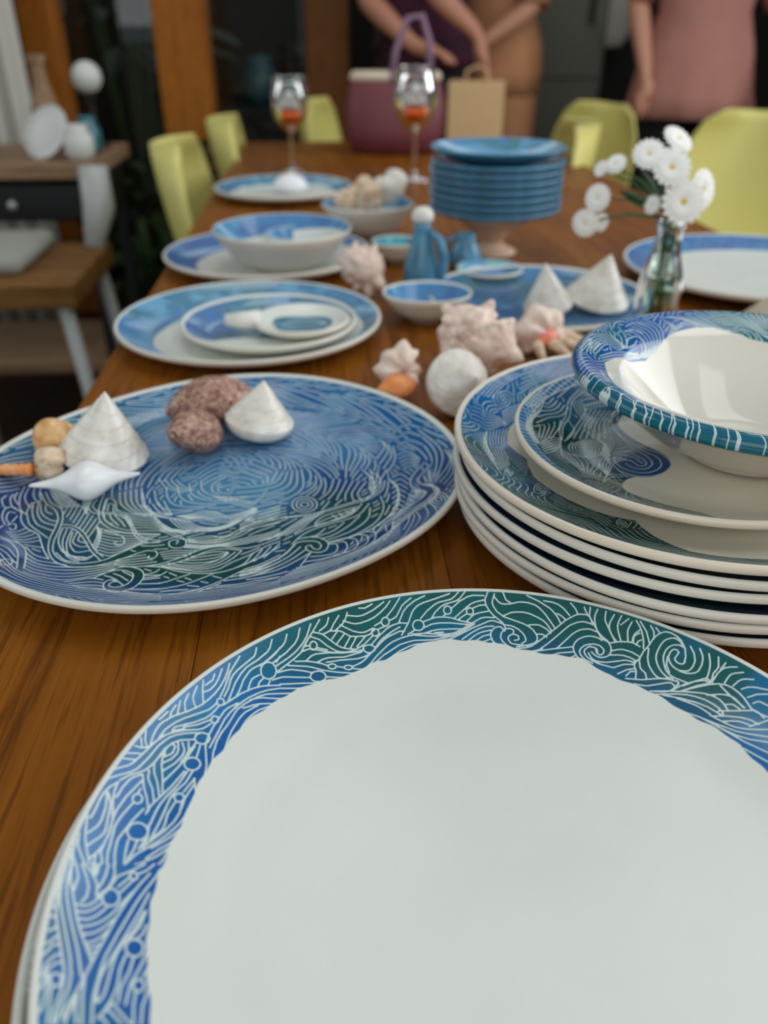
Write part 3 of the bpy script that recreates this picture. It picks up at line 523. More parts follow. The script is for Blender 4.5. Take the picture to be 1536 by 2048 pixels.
mid="""
-1283,-138 -1226,-235 -1201,-274 -1173,-307 -1121,-352 -1101,-373 -1075,-410 -1050,-457 -1034,-497 -1026,-531 -1015,-615 -1007,-722 -994,-783 -979,-836 -960,-883 -933,-931 -903,-972 -873,-1001 -827,-1030 -781,-1048 -729,-1056 -670,-1054 -644,-1049 -611,-1039 -547,-1011 -457,-951 -392,-901 -352,-877 -330,-874 -304,-877 -289,-884 -280,-895 -274,-911 -271,-927 -275,-943 -283,-956 -300,-961 -318,-958 -322,-952 -320,-933;
-1247,-138 -1190,-236 -1165,-275 -1137,-304 -1091,-335 -1070,-352 -1053,-374 -1035,-407 -1011,-471 -995,-530 -979,-641 -971,-747 -959,-804 -948,-843 -934,-879 -913,-913 -884,-948 -846,-980 -821,-995 -796,-1006 -771,-1013 -752,-1016 -727,-1016 -689,-1012 -651,-1005 -621,-996 -584,-978 -562,-960 -492,-882 -441,-831 -418,-812 -398,-800 -375,-791 -292,-768;
-981,-567 -935,-572 -909,-580 -873,-602 -838,-633 -810,-663 -784,-699 -687,-851 -658,-886 -601,-944;-968,-606 -928,-606 -910,-610 -883,-627 -849,-658 -808,-708 -700,-875 -610,-978;
-831,-153 -811,-324 -803,-367 -787,-424 -768,-478 -750,-515 -729,-546 -706,-573 -668,-606 -642,-625 -608,-643 -563,-660 -535,-666 -497,-671 -412,-678 -312,-682;
-795,-226 -775,-360 -761,-414 -748,-453 -735,-482 -716,-511 -692,-539 -661,-570 -629,-595 -602,-611 -567,-627 -533,-636 -472,-643 -321,-644;
-882,-226 -887,-301 -884,-332 -878,-350 -867,-372 -839,-408 -829,-416 -813,-424 -761,-435 -743,-436 -701,-432 -683,-434 -652,-445 -628,-459 -598,-483 -575,-510 -514,-613 -473,-694 -459,-713 -436,-739 -404,-765 -372,-782 -346,-786 -289,-780;
-853,-226 -861,-291 -860,-319 -854,-336 -844,-353 -816,-387 -799,-401 -775,-410 -733,-416 -684,-415 -659,-419 -634,-431 -607,-448 -576,-475 -553,-505 -495,-619 -459,-680 -438,-707 -405,-731 -365,-748 -341,-754 -294,-756;
-1310,-410 -1286,-491 -1258,-542 -1230,-579 -1199,-613 -1175,-633 -1122,-667 -1092,-694 -1073,-724 -1036,-796 -986,-886 -927,-967;
-1265,-435 -1224,-523 -1211,-547 -1195,-569 -1157,-608 -1019,-731;-1280,-283 -1253,-373 -1239,-412 -1205,-483 -1170,-539 -1152,-561 -1125,-584 -1058,-623 -1016,-644;
-1244,-283 -1218,-375 -1204,-413 -1182,-456 -1155,-496 -1126,-528 -1104,-545 -1081,-556 -1018,-580;
-1225,-297 -1185,-398 -1172,-422 -1157,-443 -1128,-474 -1089,-505 -1072,-515 -1033,-528;-1184,-311 -1166,-368 -1154,-394 -1135,-413 -1097,-435;
-1242,-269 -1277,-281 -1286,-289 -1289,-297 -1291,-311 -1289,-339 -1272,-435;-1352,-52 -1334,-139 -1307,-201 -1289,-231 -1275,-248 -1233,-276;
-1309,-48 -1292,-127 -1283,-160 -1268,-194 -1233,-255;-1384,-61 -1375,-166 -1370,-195 -1359,-226 -1338,-267 -1314,-302 -1298,-320 -1261,-353;
-1414,-74 -1405,-162 -1398,-206 -1385,-251 -1368,-301 -1347,-348 -1326,-385 -1311,-402 -1272,-435;
-1441,-207 -1442,-245 -1439,-267 -1429,-294 -1410,-332 -1393,-358 -1381,-371 -1368,-379 -1327,-400;-1428,-170 -1424,-226 -1417,-255 -1401,-280 -1364,-322;
-1474,-244 -1478,-293 -1475,-312 -1467,-332 -1449,-364 -1432,-387 -1422,-390 -1406,-387;
-1316,-411 -1366,-371 -1385,-363 -1395,-364 -1406,-374 -1414,-389 -1417,-403 -1417,-422 -1412,-453 -1395,-513 -1379,-545 -1339,-602;
-1341,-433 -1367,-428 -1378,-431 -1381,-439 -1381,-461 -1374,-496 -1364,-526 -1353,-543 -1324,-578;
-1324,-609 -1318,-583 -1313,-573 -1299,-570 -1286,-576 -1277,-590 -1268,-612 -1264,-627 -1265,-637 -1271,-647 -1281,-652 -1288,-647 -1302,-630;
-1297,-691 -1257,-676 -1243,-668 -1200,-606;-1273,-714 -1230,-703 -1214,-696 -1163,-644;-1249,-739 -1186,-724 -1170,-715 -1127,-682;
-1224,-763 -1169,-756 -1151,-751 -1129,-741 -1092,-719;-1200,-788 -1122,-781 -1097,-774 -1056,-756;
-1292,-790 -1247,-799 -1226,-809 -1190,-842 -1152,-889 -1134,-918 -1114,-959 -1038,-1154;
-1304,-763 -1237,-789 -1191,-799 -1174,-806 -1152,-821 -1123,-852 -1100,-885 -1080,-925 -1007,-1131;-1257,-872 -1219,-886 -1196,-901 -1168,-929 -1114,-993;
-1232,-928 -1189,-958 -1164,-981 -1076,-1081;-1140,-812 -1019,-840;-1118,-835 -1062,-899 -1031,-928 -1002,-943 -927,-967;
-1086,-914 -1020,-972 -1001,-986 -986,-994 -960,-1000 -881,-1010 -796,-1034;
-1070,-970 -1012,-1014 -984,-1031 -958,-1040 -934,-1045 -861,-1051 -763,-1056 -667,-1050 -575,-1036 -553,-1030 -510,-1012;
-1052,-1020 -996,-1059 -968,-1074 -943,-1081 -919,-1085 -847,-1089 -728,-1086 -659,-1077 -569,-1057 -505,-1031;
-1033,-1071 -978,-1106 -952,-1118 -903,-1127 -809,-1129 -764,-1125 -696,-1113 -628,-1098 -563,-1078 -499,-1051;
-1013,-1125 -959,-1154 -933,-1164 -909,-1169 -862,-1173 -794,-1172 -750,-1163 -599,-1116 -556,-1099 -494,-1070;
-991,-1182 -939,-1205 -914,-1212 -844,-1219 -777,-1216 -735,-1205 -655,-1165 -571,-1130 -488,-1089;
-600,-1174 -536,-1116 -500,-1080 -478,-1062 -461,-1054 -444,-1050 -426,-1049 -402,-1051 -374,-1060 -347,-1073 -327,-1087 -312,-1106 -300,-1133 -295,-1159 -296,-1183 -303,-1215 -318,-1248 -340,-1277 -364,-1303 -379,-1314 -394,-1322 -410,-1326 -427,-1327 -453,-1318 -482,-1294 -502,-1267 -510,-1239 -512,-1220 -510,-1206 -505,-1197 -494,-1189 -482,-1185 -471,-1185 -445,-1206;
-495,-1089 -450,-1085 -425,-1089 -401,-1100 -381,-1112 -369,-1123 -362,-1136 -357,-1163 -360,-1200 -372,-1225 -394,-1247 -417,-1260 -438,-1264 -455,-1260 -473,-1249 -482,-1237 -478,-1220 -466,-1205 -447,-1200;
-535,-1142 -499,-1154 -475,-1167 -450,-1186 -397,-1237;-485,-1121 -438,-1145 -378,-1195;-435,-1100 -358,-1153;
-733,-1239 -705,-1214 -681,-1198 -648,-1181 -622,-1171 -593,-1169 -528,-1185;-702,-1257 -653,-1229 -599,-1209 -573,-1207 -517,-1217;
-671,-1276 -631,-1263 -574,-1250 -543,-1249 -503,-1254;-640,-1296 -487,-1295;-292,-1142 -203,-1137;-288,-1185 -197,-1164;-308,-1226 -183,-1221;-347,-1282 -251,-1279 -171,-1272;
-374,-1311 -266,-1333 -154,-1336;-964,-619 -956,-695 -949,-734 -936,-775 -908,-832 -874,-883 -849,-908 -824,-925 -762,-961;
-931,-625 -923,-712 -916,-756 -892,-825 -871,-868 -858,-887 -831,-914 -803,-930 -763,-944 -716,-947;
-898,-632 -891,-728 -882,-778 -866,-829 -846,-879 -834,-903 -819,-923 -803,-936 -787,-944 -772,-949 -743,-955 -715,-955 -703,-952 -669,-933;
-856,-657 -850,-750 -845,-773 -836,-790 -812,-813 -782,-830 -766,-832 -728,-828;-824,-694 -821,-741 -819,-752 -813,-762 -797,-775 -774,-786 -764,-786 -749,-780;
-883,-657 -870,-746 -861,-783 -838,-832 -813,-867 -794,-887 -776,-893 -757,-891 -706,-875;-907,-898 -851,-959 -826,-979 -795,-991 -730,-1001;
-837,-930 -788,-968 -761,-981 -749,-982 -738,-980 -698,-961;-769,-961 -721,-978 -709,-980 -699,-978 -691,-971 -684,-962 -666,-921;-1034,-226 -1020,-351 -1020,-435;
-996,-265 -986,-388 -986,-472;-959,-304 -952,-425 -953,-509;-923,-343 -918,-461 -920,-545;-887,-381 -885,-497 -888,-580;-851,-418 -852,-533 -856,-616;-816,-455 -824,-650;
-781,-492 -793,-685;-746,-528 -762,-719;-959,-211 -920,-335 -901,-373 -866,-435;-942,-211 -908,-333 -866,-435;-925,-211 -896,-332 -866,-435;-908,-211 -882,-341 -866,-435;
-751,-580 -723,-649 -713,-684 -706,-738 -701,-828;-730,-606 -707,-673 -696,-717 -690,-759 -686,-846;-708,-632 -685,-718 -677,-760 -671,-863;
-719,-619 -625,-653 -553,-670 -447,-684 -309,-694;-710,-655 -621,-689 -552,-703 -454,-711 -325,-711;-702,-691 -617,-724 -568,-735 -536,-737 -475,-737 -340,-728;
-694,-727 -612,-759 -566,-769 -537,-769 -480,-764 -356,-745;-685,-762 -608,-793 -564,-802 -537,-801 -498,-794 -447,-783 -371,-762;
-677,-796 -604,-827 -576,-834 -563,-835 -538,-832 -514,-826 -456,-806 -387,-778;-669,-831 -600,-861 -574,-867 -561,-867 -538,-863 -517,-854 -464,-829 -402,-795;
-661,-865 -596,-894 -571,-900 -560,-900 -539,-893 -519,-883 -472,-852 -417,-811;-654,-898 -592,-927 -569,-933 -558,-932 -539,-923 -522,-911 -473,-867 -432,-828;
-684,-644 -604,-675 -568,-697 -545,-714 -531,-731 -523,-748 -515,-777 -515,-795 -522,-806 -533,-814 -545,-816 -557,-812 -572,-800 -577,-790 -575,-783 -561,-768;
-747,-435 -727,-493 -715,-516 -696,-536 -652,-567;-710,-440 -684,-489 -670,-510 -608,-580;-674,-444 -604,-529 -563,-593;-638,-449 -591,-487 -568,-510 -548,-543 -518,-606;
-763,-381 -783,-245 -781,-226 -776,-223 -770,-223 -758,-228 -745,-237 -725,-261 -708,-297 -674,-394;-738,-394 -754,-304 -751,-296 -740,-295 -724,-306 -715,-321 -692,-408;
-726,-138 -690,-260 -669,-305 -643,-340 -603,-382 -563,-414 -524,-436 -460,-462;-691,-123 -664,-220 -648,-267 -627,-308 -602,-342 -564,-384 -525,-418 -500,-433 -437,-459;
-657,-108 -616,-250 -597,-292 -574,-329 -538,-375 -501,-412 -476,-429 -414,-455;-622,-93 -590,-210 -575,-255 -557,-296 -535,-333 -500,-381 -464,-418 -439,-432 -391,-452;
-587,-78 -544,-239 -528,-282 -497,-339 -463,-388 -439,-414 -415,-429 -368,-449;-678,-381 -603,-422 -574,-434 -532,-443 -464,-450 -436,-458 -407,-474 -349,-528;
-641,-427 -574,-459 -548,-469 -523,-475 -448,-483 -423,-489 -397,-503 -345,-547;-605,-473 -522,-504 -433,-515 -410,-520 -387,-531 -340,-565;
-569,-518 -497,-538 -428,-546 -397,-551 -377,-559 -336,-583;-533,-562 -481,-571 -394,-580 -367,-587 -332,-601;-498,-606 -425,-606 -327,-619;-507,-978 -432,-944 -343,-921;
-506,-992 -314,-947;-506,-1006 -399,-997 -286,-973;-505,-1020 -427,-1025 -383,-1024 -341,-1017 -258,-998;-504,-1034 -416,-1048 -367,-1050 -321,-1044 -230,-1023;
-1257,-48 -1191,-170 -1156,-227 -1120,-276 -1055,-353;-1233,-65 -1168,-179 -1135,-232 -1100,-278 -1038,-351;-1209,-83 -1146,-189 -1114,-238 -1080,-281 -1020,-349;
-1185,-100 -1123,-198 -1092,-243 -1002,-347;-1161,-117 -1101,-207 -1071,-249 -985,-345;-1137,-134 -1050,-254 -967,-343;-1113,-151 -1036,-251 -950,-341;
-1090,-168 -1014,-258 -932,-339;-1207,-985 -1095,-1114 -1040,-1170 -988,-1206 -940,-1229 -849,-1259 -804,-1270 -761,-1277 -503,-1302 -371,-1318 -237,-1340 -147,-1360;
-1169,-1068 -1063,-1176 -1010,-1223 -960,-1253 -914,-1272 -826,-1297 -783,-1306 -741,-1312 -362,-1340 -231,-1358 -142,-1376;
-1128,-1156 -1028,-1241 -978,-1279 -931,-1303 -888,-1317 -845,-1328 -761,-1345 -720,-1349 -598,-1356 -393,-1362 -309,-1368 -224,-1378 -137,-1394;
-1083,-1251 -990,-1311 -944,-1338 -900,-1356 -819,-1373 -738,-1385 -658,-1391 -579,-1393 -381,-1391 -300,-1393 -217,-1400 -132,-1414;
-1031,-1356 -907,-1404 -867,-1414 -712,-1430 -635,-1433 -559,-1434 -368,-1422 -289,-1420 -208,-1424 -125,-1435;
-984,-1453 -941,-1468 -900,-1478 -758,-1478 -610,-1481 -536,-1479 -353,-1456 -278,-1450 -199,-1450 -118,-1458;
-1096,-1075 -1090,-1097 -1089,-1109 -1092,-1129 -1100,-1144 -1106,-1148 -1119,-1149 -1126,-1145 -1139,-1131 -1149,-1110 -1153,-1086 -1151,-1065 -1142,-1051 -1129,-1047 -1114,-1052 -1107,-1058 -1096,-1075;
-321,-644 -265,-673 -183,-731 -146,-744 -133,-752 -123,-776 -118,-805 -119,-819 -128,-834 -145,-844 -164,-847 -189,-843 -207,-834 -220,-819 -229,-797 -232,-780 -226,-765 -218,-755 -205,-750 -196,-751 -183,-758 -176,-766 -174,-771 -181,-798;
-323,-638 -274,-649 -241,-664 -182,-706 -124,-756;
-292,-768 -197,-710 -88,-657 -53,-648 2,-648 28,-644 64,-632 93,-617 126,-592 161,-553 188,-516 222,-453 241,-430 268,-412 333,-381 423,-325;
-532,-311 -455,-402 -434,-422 -409,-438 -367,-458 -298,-481 -245,-495 -200,-501 -165,-501 -104,-491 -70,-489 -46,-493 39,-515 101,-521 137,-517 162,-504 188,-481 217,-447 263,-381;
-403,-462 -292,-489 -216,-513 -182,-521 -146,-523 -70,-515 -44,-515 -22,-520 38,-539 69,-543 104,-541 138,-533 160,-521 208,-489;
-403,-462 -337,-549 -302,-587 -277,-609 -262,-619 -246,-625 -184,-632;
-289,-502 -244,-560 -221,-586 -198,-605 -175,-619 -129,-638 -106,-644 -62,-650 -19,-647 22,-639 62,-625 81,-615 118,-588 185,-515;
-258,-509 -217,-558 -197,-580 -176,-597 -154,-610 -113,-628 -92,-634 -53,-639 -14,-637 24,-630 60,-618 77,-609 111,-586 172,-522;
-227,-515 -172,-574 -134,-601 -97,-618 -79,-623 -43,-628 -8,-627 25,-621 73,-603 104,-583 159,-528;
-196,-522 -147,-569 -114,-593 -81,-608 -34,-617 -3,-617 27,-612 70,-596 96,-580 146,-535;-165,-528 -108,-574 -79,-592 -51,-602 -24,-606 16,-605 41,-599 66,-590 101,-570 133,-541;
212,-515 255,-440 281,-411 300,-398 341,-377 425,-339;212,-515 253,-477 280,-457 429,-376;212,-515 299,-491 328,-479 433,-413;
212,-515 276,-529 297,-530 318,-528 337,-521 356,-510 437,-449;-120,-743 -44,-720 5,-709 25,-706 57,-710 111,-731;-116,-752 -56,-748 -21,-741 83,-713 150,-698;
-112,-760 -54,-766 -26,-766 2,-762 43,-753 82,-738 120,-718 144,-702 189,-665;-108,-768 -41,-783 -7,-786 40,-781 86,-767 130,-744 157,-723 183,-696 229,-632;
-124,-756 -54,-766 -23,-768 30,-763 73,-751 93,-739 104,-729 160,-663 209,-610 234,-584 261,-563 302,-538 350,-515 383,-504 442,-489;
-113,-780 -34,-790 9,-792 65,-785 117,-768 163,-742 207,-707 226,-686 276,-623 299,-603 317,-594 359,-580 447,-541;
-114,-804 -33,-815 -7,-816 45,-811 119,-793 167,-772 238,-734 363,-686 387,-672 456,-619;-116,-816 -35,-827 -9,-827 42,-819 143,-796 167,-788 364,-706 388,-692 459,-644;
-118,-828 -36,-839 -10,-838 65,-820 167,-804 217,-788 340,-737 389,-712 462,-669;-120,-840 -38,-852 -12,-850 62,-828 167,-820 193,-815 243,-799 317,-768 464,-694;
-278,-1045 -206,-1008 -157,-978 -105,-940 -45,-887 -5,-860 25,-844 69,-831 114,-827 142,-830 201,-847 222,-851 250,-850 276,-845 317,-831 353,-812 469,-731;
-252,-1051 -168,-1021 -113,-993 -51,-952 0,-905 26,-886 46,-873 63,-865 101,-857 151,-856 189,-861 246,-875;-263,-898 -215,-881 -185,-874 -27,-875;
-249,-921 -207,-909 -181,-903 -47,-896;-235,-944 -184,-933 -66,-917;-221,-967 -149,-956 -86,-938;-59,-944 5,-913 71,-889 101,-886 164,-892;
-80,-963 -5,-946 126,-912 146,-905 165,-894;-102,-982 -14,-979 35,-971 83,-958 118,-943 140,-930 149,-920 165,-896;
-124,-1001 -51,-1011 -23,-1012 32,-1006 72,-997 109,-979 133,-961 152,-935 165,-898;
-202,-1045 -110,-1067 -43,-1077 23,-1076 65,-1070 86,-1063 124,-1043 160,-1014 177,-996 207,-954 246,-875;
-194,-1028 -112,-1048 -53,-1057 5,-1058 43,-1052 61,-1047 95,-1029 127,-1005 142,-990 170,-956 207,-892;
-185,-1012 -114,-1030 -80,-1035 -29,-1039 20,-1035 36,-1030 65,-1015 107,-985 133,-958 167,-910;
-316,-1045 -250,-1050 -212,-1056 -189,-1064 -110,-1097 -65,-1109 -18,-1117 28,-1121 71,-1121 113,-1117 144,-1110 177,-1098 213,-1078 256,-1050 298,-1016 353,-968 396,-927 479,-828;
-215,-1045 -115,-1076 -13,-1097 24,-1100 65,-1097 96,-1092 119,-1085 139,-1074 150,-1065 208,-1001 305,-921 390,-828 419,-804 473,-768;
321,-898 300,-975 287,-1010 269,-1034 231,-1067;372,-863 349,-935 335,-967 318,-993 285,-1030;423,-828 384,-924 339,-993;475,-792 430,-887 393,-956;
-300,-1132 -261,-1120 -246,-1113 -235,-1102 -220,-1078;-291,-1169 -232,-1155 -209,-1145 -193,-1132 -171,-1100;-307,-1226 -209,-1223 -167,-1213 -141,-1200 -93,-1167 -27,-1126;
-340,-1281 -243,-1282 -200,-1280 -137,-1267 -76,-1249 -39,-1232 2,-1207 71,-1156 126,-1110;-39,-1323 47,-1284 130,-1229 187,-1183 285,-1089;56,-1320 98,-1280 175,-1216;
290,-1078 353,-1043 389,-1018 423,-988 490,-921;256,-1117 332,-1086 374,-1062 435,-1014 494,-959;223,-1157 311,-1128 360,-1104 430,-1057 498,-997;
190,-1195 290,-1170 346,-1147 386,-1124 426,-1099 502,-1034;156,-1247 251,-1236 288,-1229 322,-1219 405,-1188 517,-1163;
-152,-1341 -81,-1335 -50,-1330 86,-1286 143,-1271 181,-1264 283,-1254 322,-1246 377,-1227 517,-1163;-147,-1360 83,-1316 376,-1253 466,-1238 526,-1233;
-141,-1381 -85,-1369 118,-1332 439,-1266 529,-1254;-134,-1404 -78,-1391 65,-1367 269,-1330 473,-1286 532,-1277;-127,-1429 -43,-1411 333,-1350 477,-1314 536,-1304;
-118,-1458 -35,-1439 341,-1389 398,-1375 483,-1348 541,-1335;-486,-325 -432,-403 -416,-423 -400,-437 -383,-445 -368,-448 -308,-449;-454,-302 -408,-375 -380,-409 -353,-427 -301,-449;
-421,-278 -383,-346 -361,-381 -338,-407 -294,-449;-389,-255 -337,-361 -287,-449;-256,-462 -173,-439 -151,-429 -108,-401 -84,-394 -45,-396 20,-408;
-241,-467 -157,-449 -134,-441 -89,-419 -65,-413 -26,-415 39,-424;-226,-473 -141,-459 -71,-437 -46,-432 -8,-433 57,-441;-211,-478 -124,-469 -52,-454 -27,-451 75,-457;
-196,-483 -108,-479 -9,-470 93,-473;-181,-489 111,-489;65,-462 126,-439 161,-423 194,-402 259,-353;81,-476 139,-450 171,-433 202,-411 264,-360;
97,-489 151,-461 182,-443 211,-420 268,-367;113,-502 164,-473 193,-453 220,-429 272,-374;129,-515 177,-484 203,-463 228,-438 277,-381;
-332,-554 -271,-607 -250,-621 -230,-632 -191,-642 -107,-644;-331,-571 -273,-614 -235,-636 -199,-646 -119,-654;-330,-587 -276,-621 -241,-640 -206,-650 -130,-663;
-328,-603 -246,-644 -213,-654 -142,-672;-327,-619 -153,-682;
442,-489 533,-459 639,-439 676,-424 714,-401 793,-350 912,-279 1010,-214 1045,-183 1075,-142 1099,-91 1111,-45 1113,9 1109,55 1096,96 1078,124 1033,175;
480,-486 616,-446 698,-418 749,-397 799,-370 908,-303 992,-259 1021,-239 1046,-215 1075,-181 1102,-143 1118,-112 1126,-90 1132,-66 1141,32;
1003,-252 1045,-180 1058,-151 1067,-120 1070,-79 1067,-22 1055,42 1042,80 1003,159;
562,-692 614,-631 650,-601 742,-548 827,-509 856,-489 892,-458 919,-429 940,-398 955,-368 983,-294;
553,-802 588,-728 605,-698 626,-671 652,-645 691,-614 733,-586 784,-557 856,-521 908,-489 939,-468 960,-448 977,-425 992,-398 1033,-294;339,-778 417,-720 455,-684 490,-641 617,-459;
392,-753 462,-694 496,-659 644,-449;446,-729 497,-678 527,-645 546,-619 601,-534 671,-439;500,-704 570,-619 634,-512 699,-429;554,-679 613,-592 660,-502 684,-469 726,-419;
680,-552 695,-515 714,-483 736,-458 760,-437 785,-421 837,-392 889,-366 955,-336;681,-571 710,-535 744,-504 779,-478 863,-422 945,-357;682,-591 762,-543 840,-485 884,-443 935,-378;
784,-446 816,-476 820,-488 812,-501 781,-526;829,-419 853,-445 857,-460 850,-471 823,-495;875,-392 892,-414 896,-426 891,-438 866,-464;921,-364 933,-382 935,-395 929,-408 909,-433;
973,-459 918,-562 895,-596 860,-640 832,-672 805,-697 783,-713 734,-741;1041,-350 1037,-440 1031,-477 1017,-518 995,-557 943,-624 908,-659 840,-713 774,-753;
1111,-194 1131,-296 1133,-326 1132,-360 1125,-409 1113,-456 1099,-499 1083,-532 1059,-570 1025,-613 984,-658 949,-689 913,-717 886,-732 782,-778;
1163,63 1206,-22 1224,-67 1233,-114 1235,-164 1230,-241 1218,-312 1195,-390 1167,-460 1144,-506 1113,-554 1072,-603 1038,-636 993,-672 924,-718 790,-790;
872,-539 829,-615 801,-649 766,-675 679,-723;752,-616 722,-668 703,-692 677,-709 626,-729;
587,-741 637,-722 665,-717 708,-722 726,-728 742,-737 767,-764 778,-782 783,-797 784,-812 782,-834 776,-855 768,-873 760,-882 746,-891 730,-895 709,-895 690,-891 672,-884 661,-876 651,-863 643,-847 642,-835 652,-822 668,-813 675,-816 686,-845 697,-856 708,-861 718,-862 724,-860 731,-852 739,-831 738,-815 726,-789 716,-778 708,-772 687,-765 659,-764 618,-769 595,-777 582,-786 571,-800 535,-884 507,-929 480,-966 428,-1023 333,-1108;
573,-802 535,-892 512,-929 486,-960 444,-998 402,-1031 358,-1059 270,-1108;609,-833 573,-898 549,-937 521,-970 493,-999 463,-1025 417,-1057 369,-1083 274,-1130;
644,-865 588,-944 559,-979 513,-1025 481,-1052 448,-1074 414,-1092 277,-1151;679,-896 631,-952 566,-1020 533,-1051 499,-1078 464,-1100 427,-1117 280,-1172;679,-896 627,-1043;
790,-802 827,-796 835,-799 838,-805 843,-829 843,-858 839,-877 830,-893 809,-911 784,-925 752,-933 683,-942;
842,-778 874,-772 886,-775 896,-791 902,-814 904,-838 899,-867 887,-897 871,-922 856,-934 833,-944 649,-998;
906,-729 945,-740 955,-747 960,-753 967,-773 970,-800 969,-821 964,-841 946,-871 914,-904 888,-916 824,-934;
979,-692 1016,-696 1024,-701 1028,-708 1033,-727 1035,-757 1034,-780 1028,-801 1011,-830 978,-864 952,-879 887,-905;
1025,-654 1061,-656 1075,-663 1079,-671 1083,-688 1082,-730 1074,-781 1064,-809 1049,-832 1004,-888;1072,-603 1066,-655;
604,-1065 748,-1015 834,-977 920,-934 948,-917 1004,-877 1032,-854 1086,-798 1112,-764 1240,-575;
585,-1090 733,-1040 821,-1003 908,-958 994,-901 1023,-878 1078,-823 1105,-791 1239,-612;566,-1116 717,-1066 777,-1042 867,-999 955,-945 1013,-903 1071,-849 1239,-650;
548,-1143 702,-1093 763,-1069 854,-1025 945,-970 1004,-928 1063,-877 1238,-690;530,-1171 687,-1122 749,-1098 811,-1068 904,-1015 995,-954 1056,-905 1237,-732;
513,-1201 704,-1140 768,-1113 830,-1080 924,-1022 1018,-959 1236,-778;496,-1233 560,-1211 691,-1172 723,-1159 787,-1127 850,-1090 1010,-988 1202,-849 1235,-828;
480,-1268 545,-1244 678,-1206 743,-1178 807,-1141 1101,-959 1201,-901 1234,-885;1243,-427 1179,-496 1147,-540 1123,-585 1086,-672;
1241,-507 1208,-554 1197,-578 1193,-597 1190,-664 1184,-698 1170,-741 1127,-841;
619,-308 617,-323 610,-335 599,-341 587,-341 575,-335 566,-323 562,-301 566,-287 570,-282 581,-275 587,-275 594,-275 606,-282 615,-294 619,-308;
647,-308 644,-339 638,-352 630,-363 620,-371 609,-376 596,-378 583,-376 571,-371 559,-363 541,-339 533,-308 536,-278 541,-264 550,-253 560,-245 571,-239 584,-237 597,-239 610,-245 621,-253 631,-264 639,-278 647,-308;
676,-308 675,-332 671,-354 662,-374 650,-390 635,-402 618,-410 599,-412 580,-410 561,-402 544,-390 529,-374 517,-354 509,-332 504,-308 504,-285 508,-262 517,-242 529,-225 544,-212 562,-204 581,-201 601,-204 620,-212 637,-225 652,-242 664,-262 672,-285 676,-308;
187,-565 260,-474 308,-433 345,-407 385,-385 466,-350;190,-587 256,-520 303,-480 379,-433 472,-388;194,-610 262,-553 310,-518 386,-473 477,-426;197,-632 305,-562 483,-463;
200,-654 388,-559 489,-499;685,-237 733,-162 744,-140 752,-114 762,-53 770,63;746,-243 781,-153 797,-101 804,-56 818,54;807,-249 818,-179 841,-88 865,45;
868,-255 864,-193 866,-156 912,35;929,-260 911,-197 908,-158 916,-117 959,26;989,-266 958,-201 952,-174 951,-159 952,-144 961,-105 1006,16;
1192,76 1238,127 1251,131 1257,130 1270,122 1280,108 1320,42;1193,-2 1234,48 1246,54 1252,54 1263,47 1273,36 1311,-23;1193,-78 1230,-29 1241,-22 1246,-21 1256,-25 1266,-35 1302,-87;
1193,-153 1226,-104 1240,-94 1250,-96 1259,-105 1293,-151;1194,-226 1222,-177 1230,-168 1239,-165 1253,-173 1284,-215;
1194,-297 1219,-249 1226,-239 1233,-234 1242,-236 1250,-243 1275,-277;1195,-367 1215,-319 1221,-309 1228,-302 1236,-302 1243,-308 1267,-341;
1195,-435 1211,-388 1222,-368 1229,-367 1236,-372 1259,-404;1169,60 1215,-13 1226,-38 1233,-72 1240,-127 1242,-186 1240,-240 1233,-300 1216,-376 1196,-425 1134,-516 1057,-619;
1441,247 1388,182 1354,122 1333,66 1328,41 1325,8 1326,-41 1335,-77 1348,-95 1393,-139 1419,-177 1426,-192 1429,-203 1423,-228 1400,-266 1362,-310 1225,-417 1170,-468 1139,-509 1098,-580;
1492,195 1450,149 1422,113 1388,55 1382,39 1379,22 1383,-10 1399,-52 1413,-73 1456,-123 1467,-139 1474,-157 1481,-191 1484,-220 1484,-247 1478,-271 1465,-293 1434,-323 1394,-355 1324,-392 1301,-407 1255,-447 1194,-508;
1420,-65 1459,-103 1478,-128 1492,-167 1498,-217 1498,-266 1488,-303 1473,-322 1457,-335 1405,-362 1371,-386 1287,-465 1221,-534;
1435,-75 1472,-127 1490,-159 1500,-203 1500,-249 1494,-292 1483,-324 1467,-343 1449,-357 1396,-388 1361,-415 1293,-484 1209,-579;
1449,-85 1485,-152 1502,-191 1508,-241 1502,-282 1491,-317 1477,-345 1460,-365 1370,-428 1334,-461 1265,-539 1198,-624;
1463,-96 1498,-178 1513,-225 1516,-280 1503,-316 1471,-367 1454,-386 1361,-457 1324,-492 1271,-555 1186,-671;1589,299 1614,179 1616,154 1612,112 1594,64 1558,-2 1500,-79;
1614,271 1625,179 1628,131 1624,86 1617,47 1603,-4 1583,-50 1567,-75 1524,-130;1639,242 1640,108 1633,15 1625,-47 1621,-67 1608,-101 1591,-127 1548,-185;
1664,211 1649,59 1648,-67 1644,-116 1638,-137 1623,-169 1571,-243;1688,180 1667,82 1661,34 1662,-23 1667,-110 1666,-168 1661,-193 1646,-228 1592,-307;
1712,155 1705,129 1679,57 1672,8 1672,-22 1688,-190 1688,-218 1683,-244 1667,-291 1612,-376;
1520,-440 1516,-457 1510,-464 1502,-461 1490,-439 1483,-407 1482,-386 1485,-371 1491,-363 1499,-366 1504,-370 1512,-386 1517,-407 1520,-440;
1541,-476 1534,-511 1528,-521 1521,-525 1513,-523 1504,-516 1495,-503 1478,-467 1466,-423 1462,-400 1459,-359 1466,-329 1472,-319 1479,-314 1488,-314 1497,-318 1506,-328 1524,-360 1536,-405 1540,-429 1541,-476;
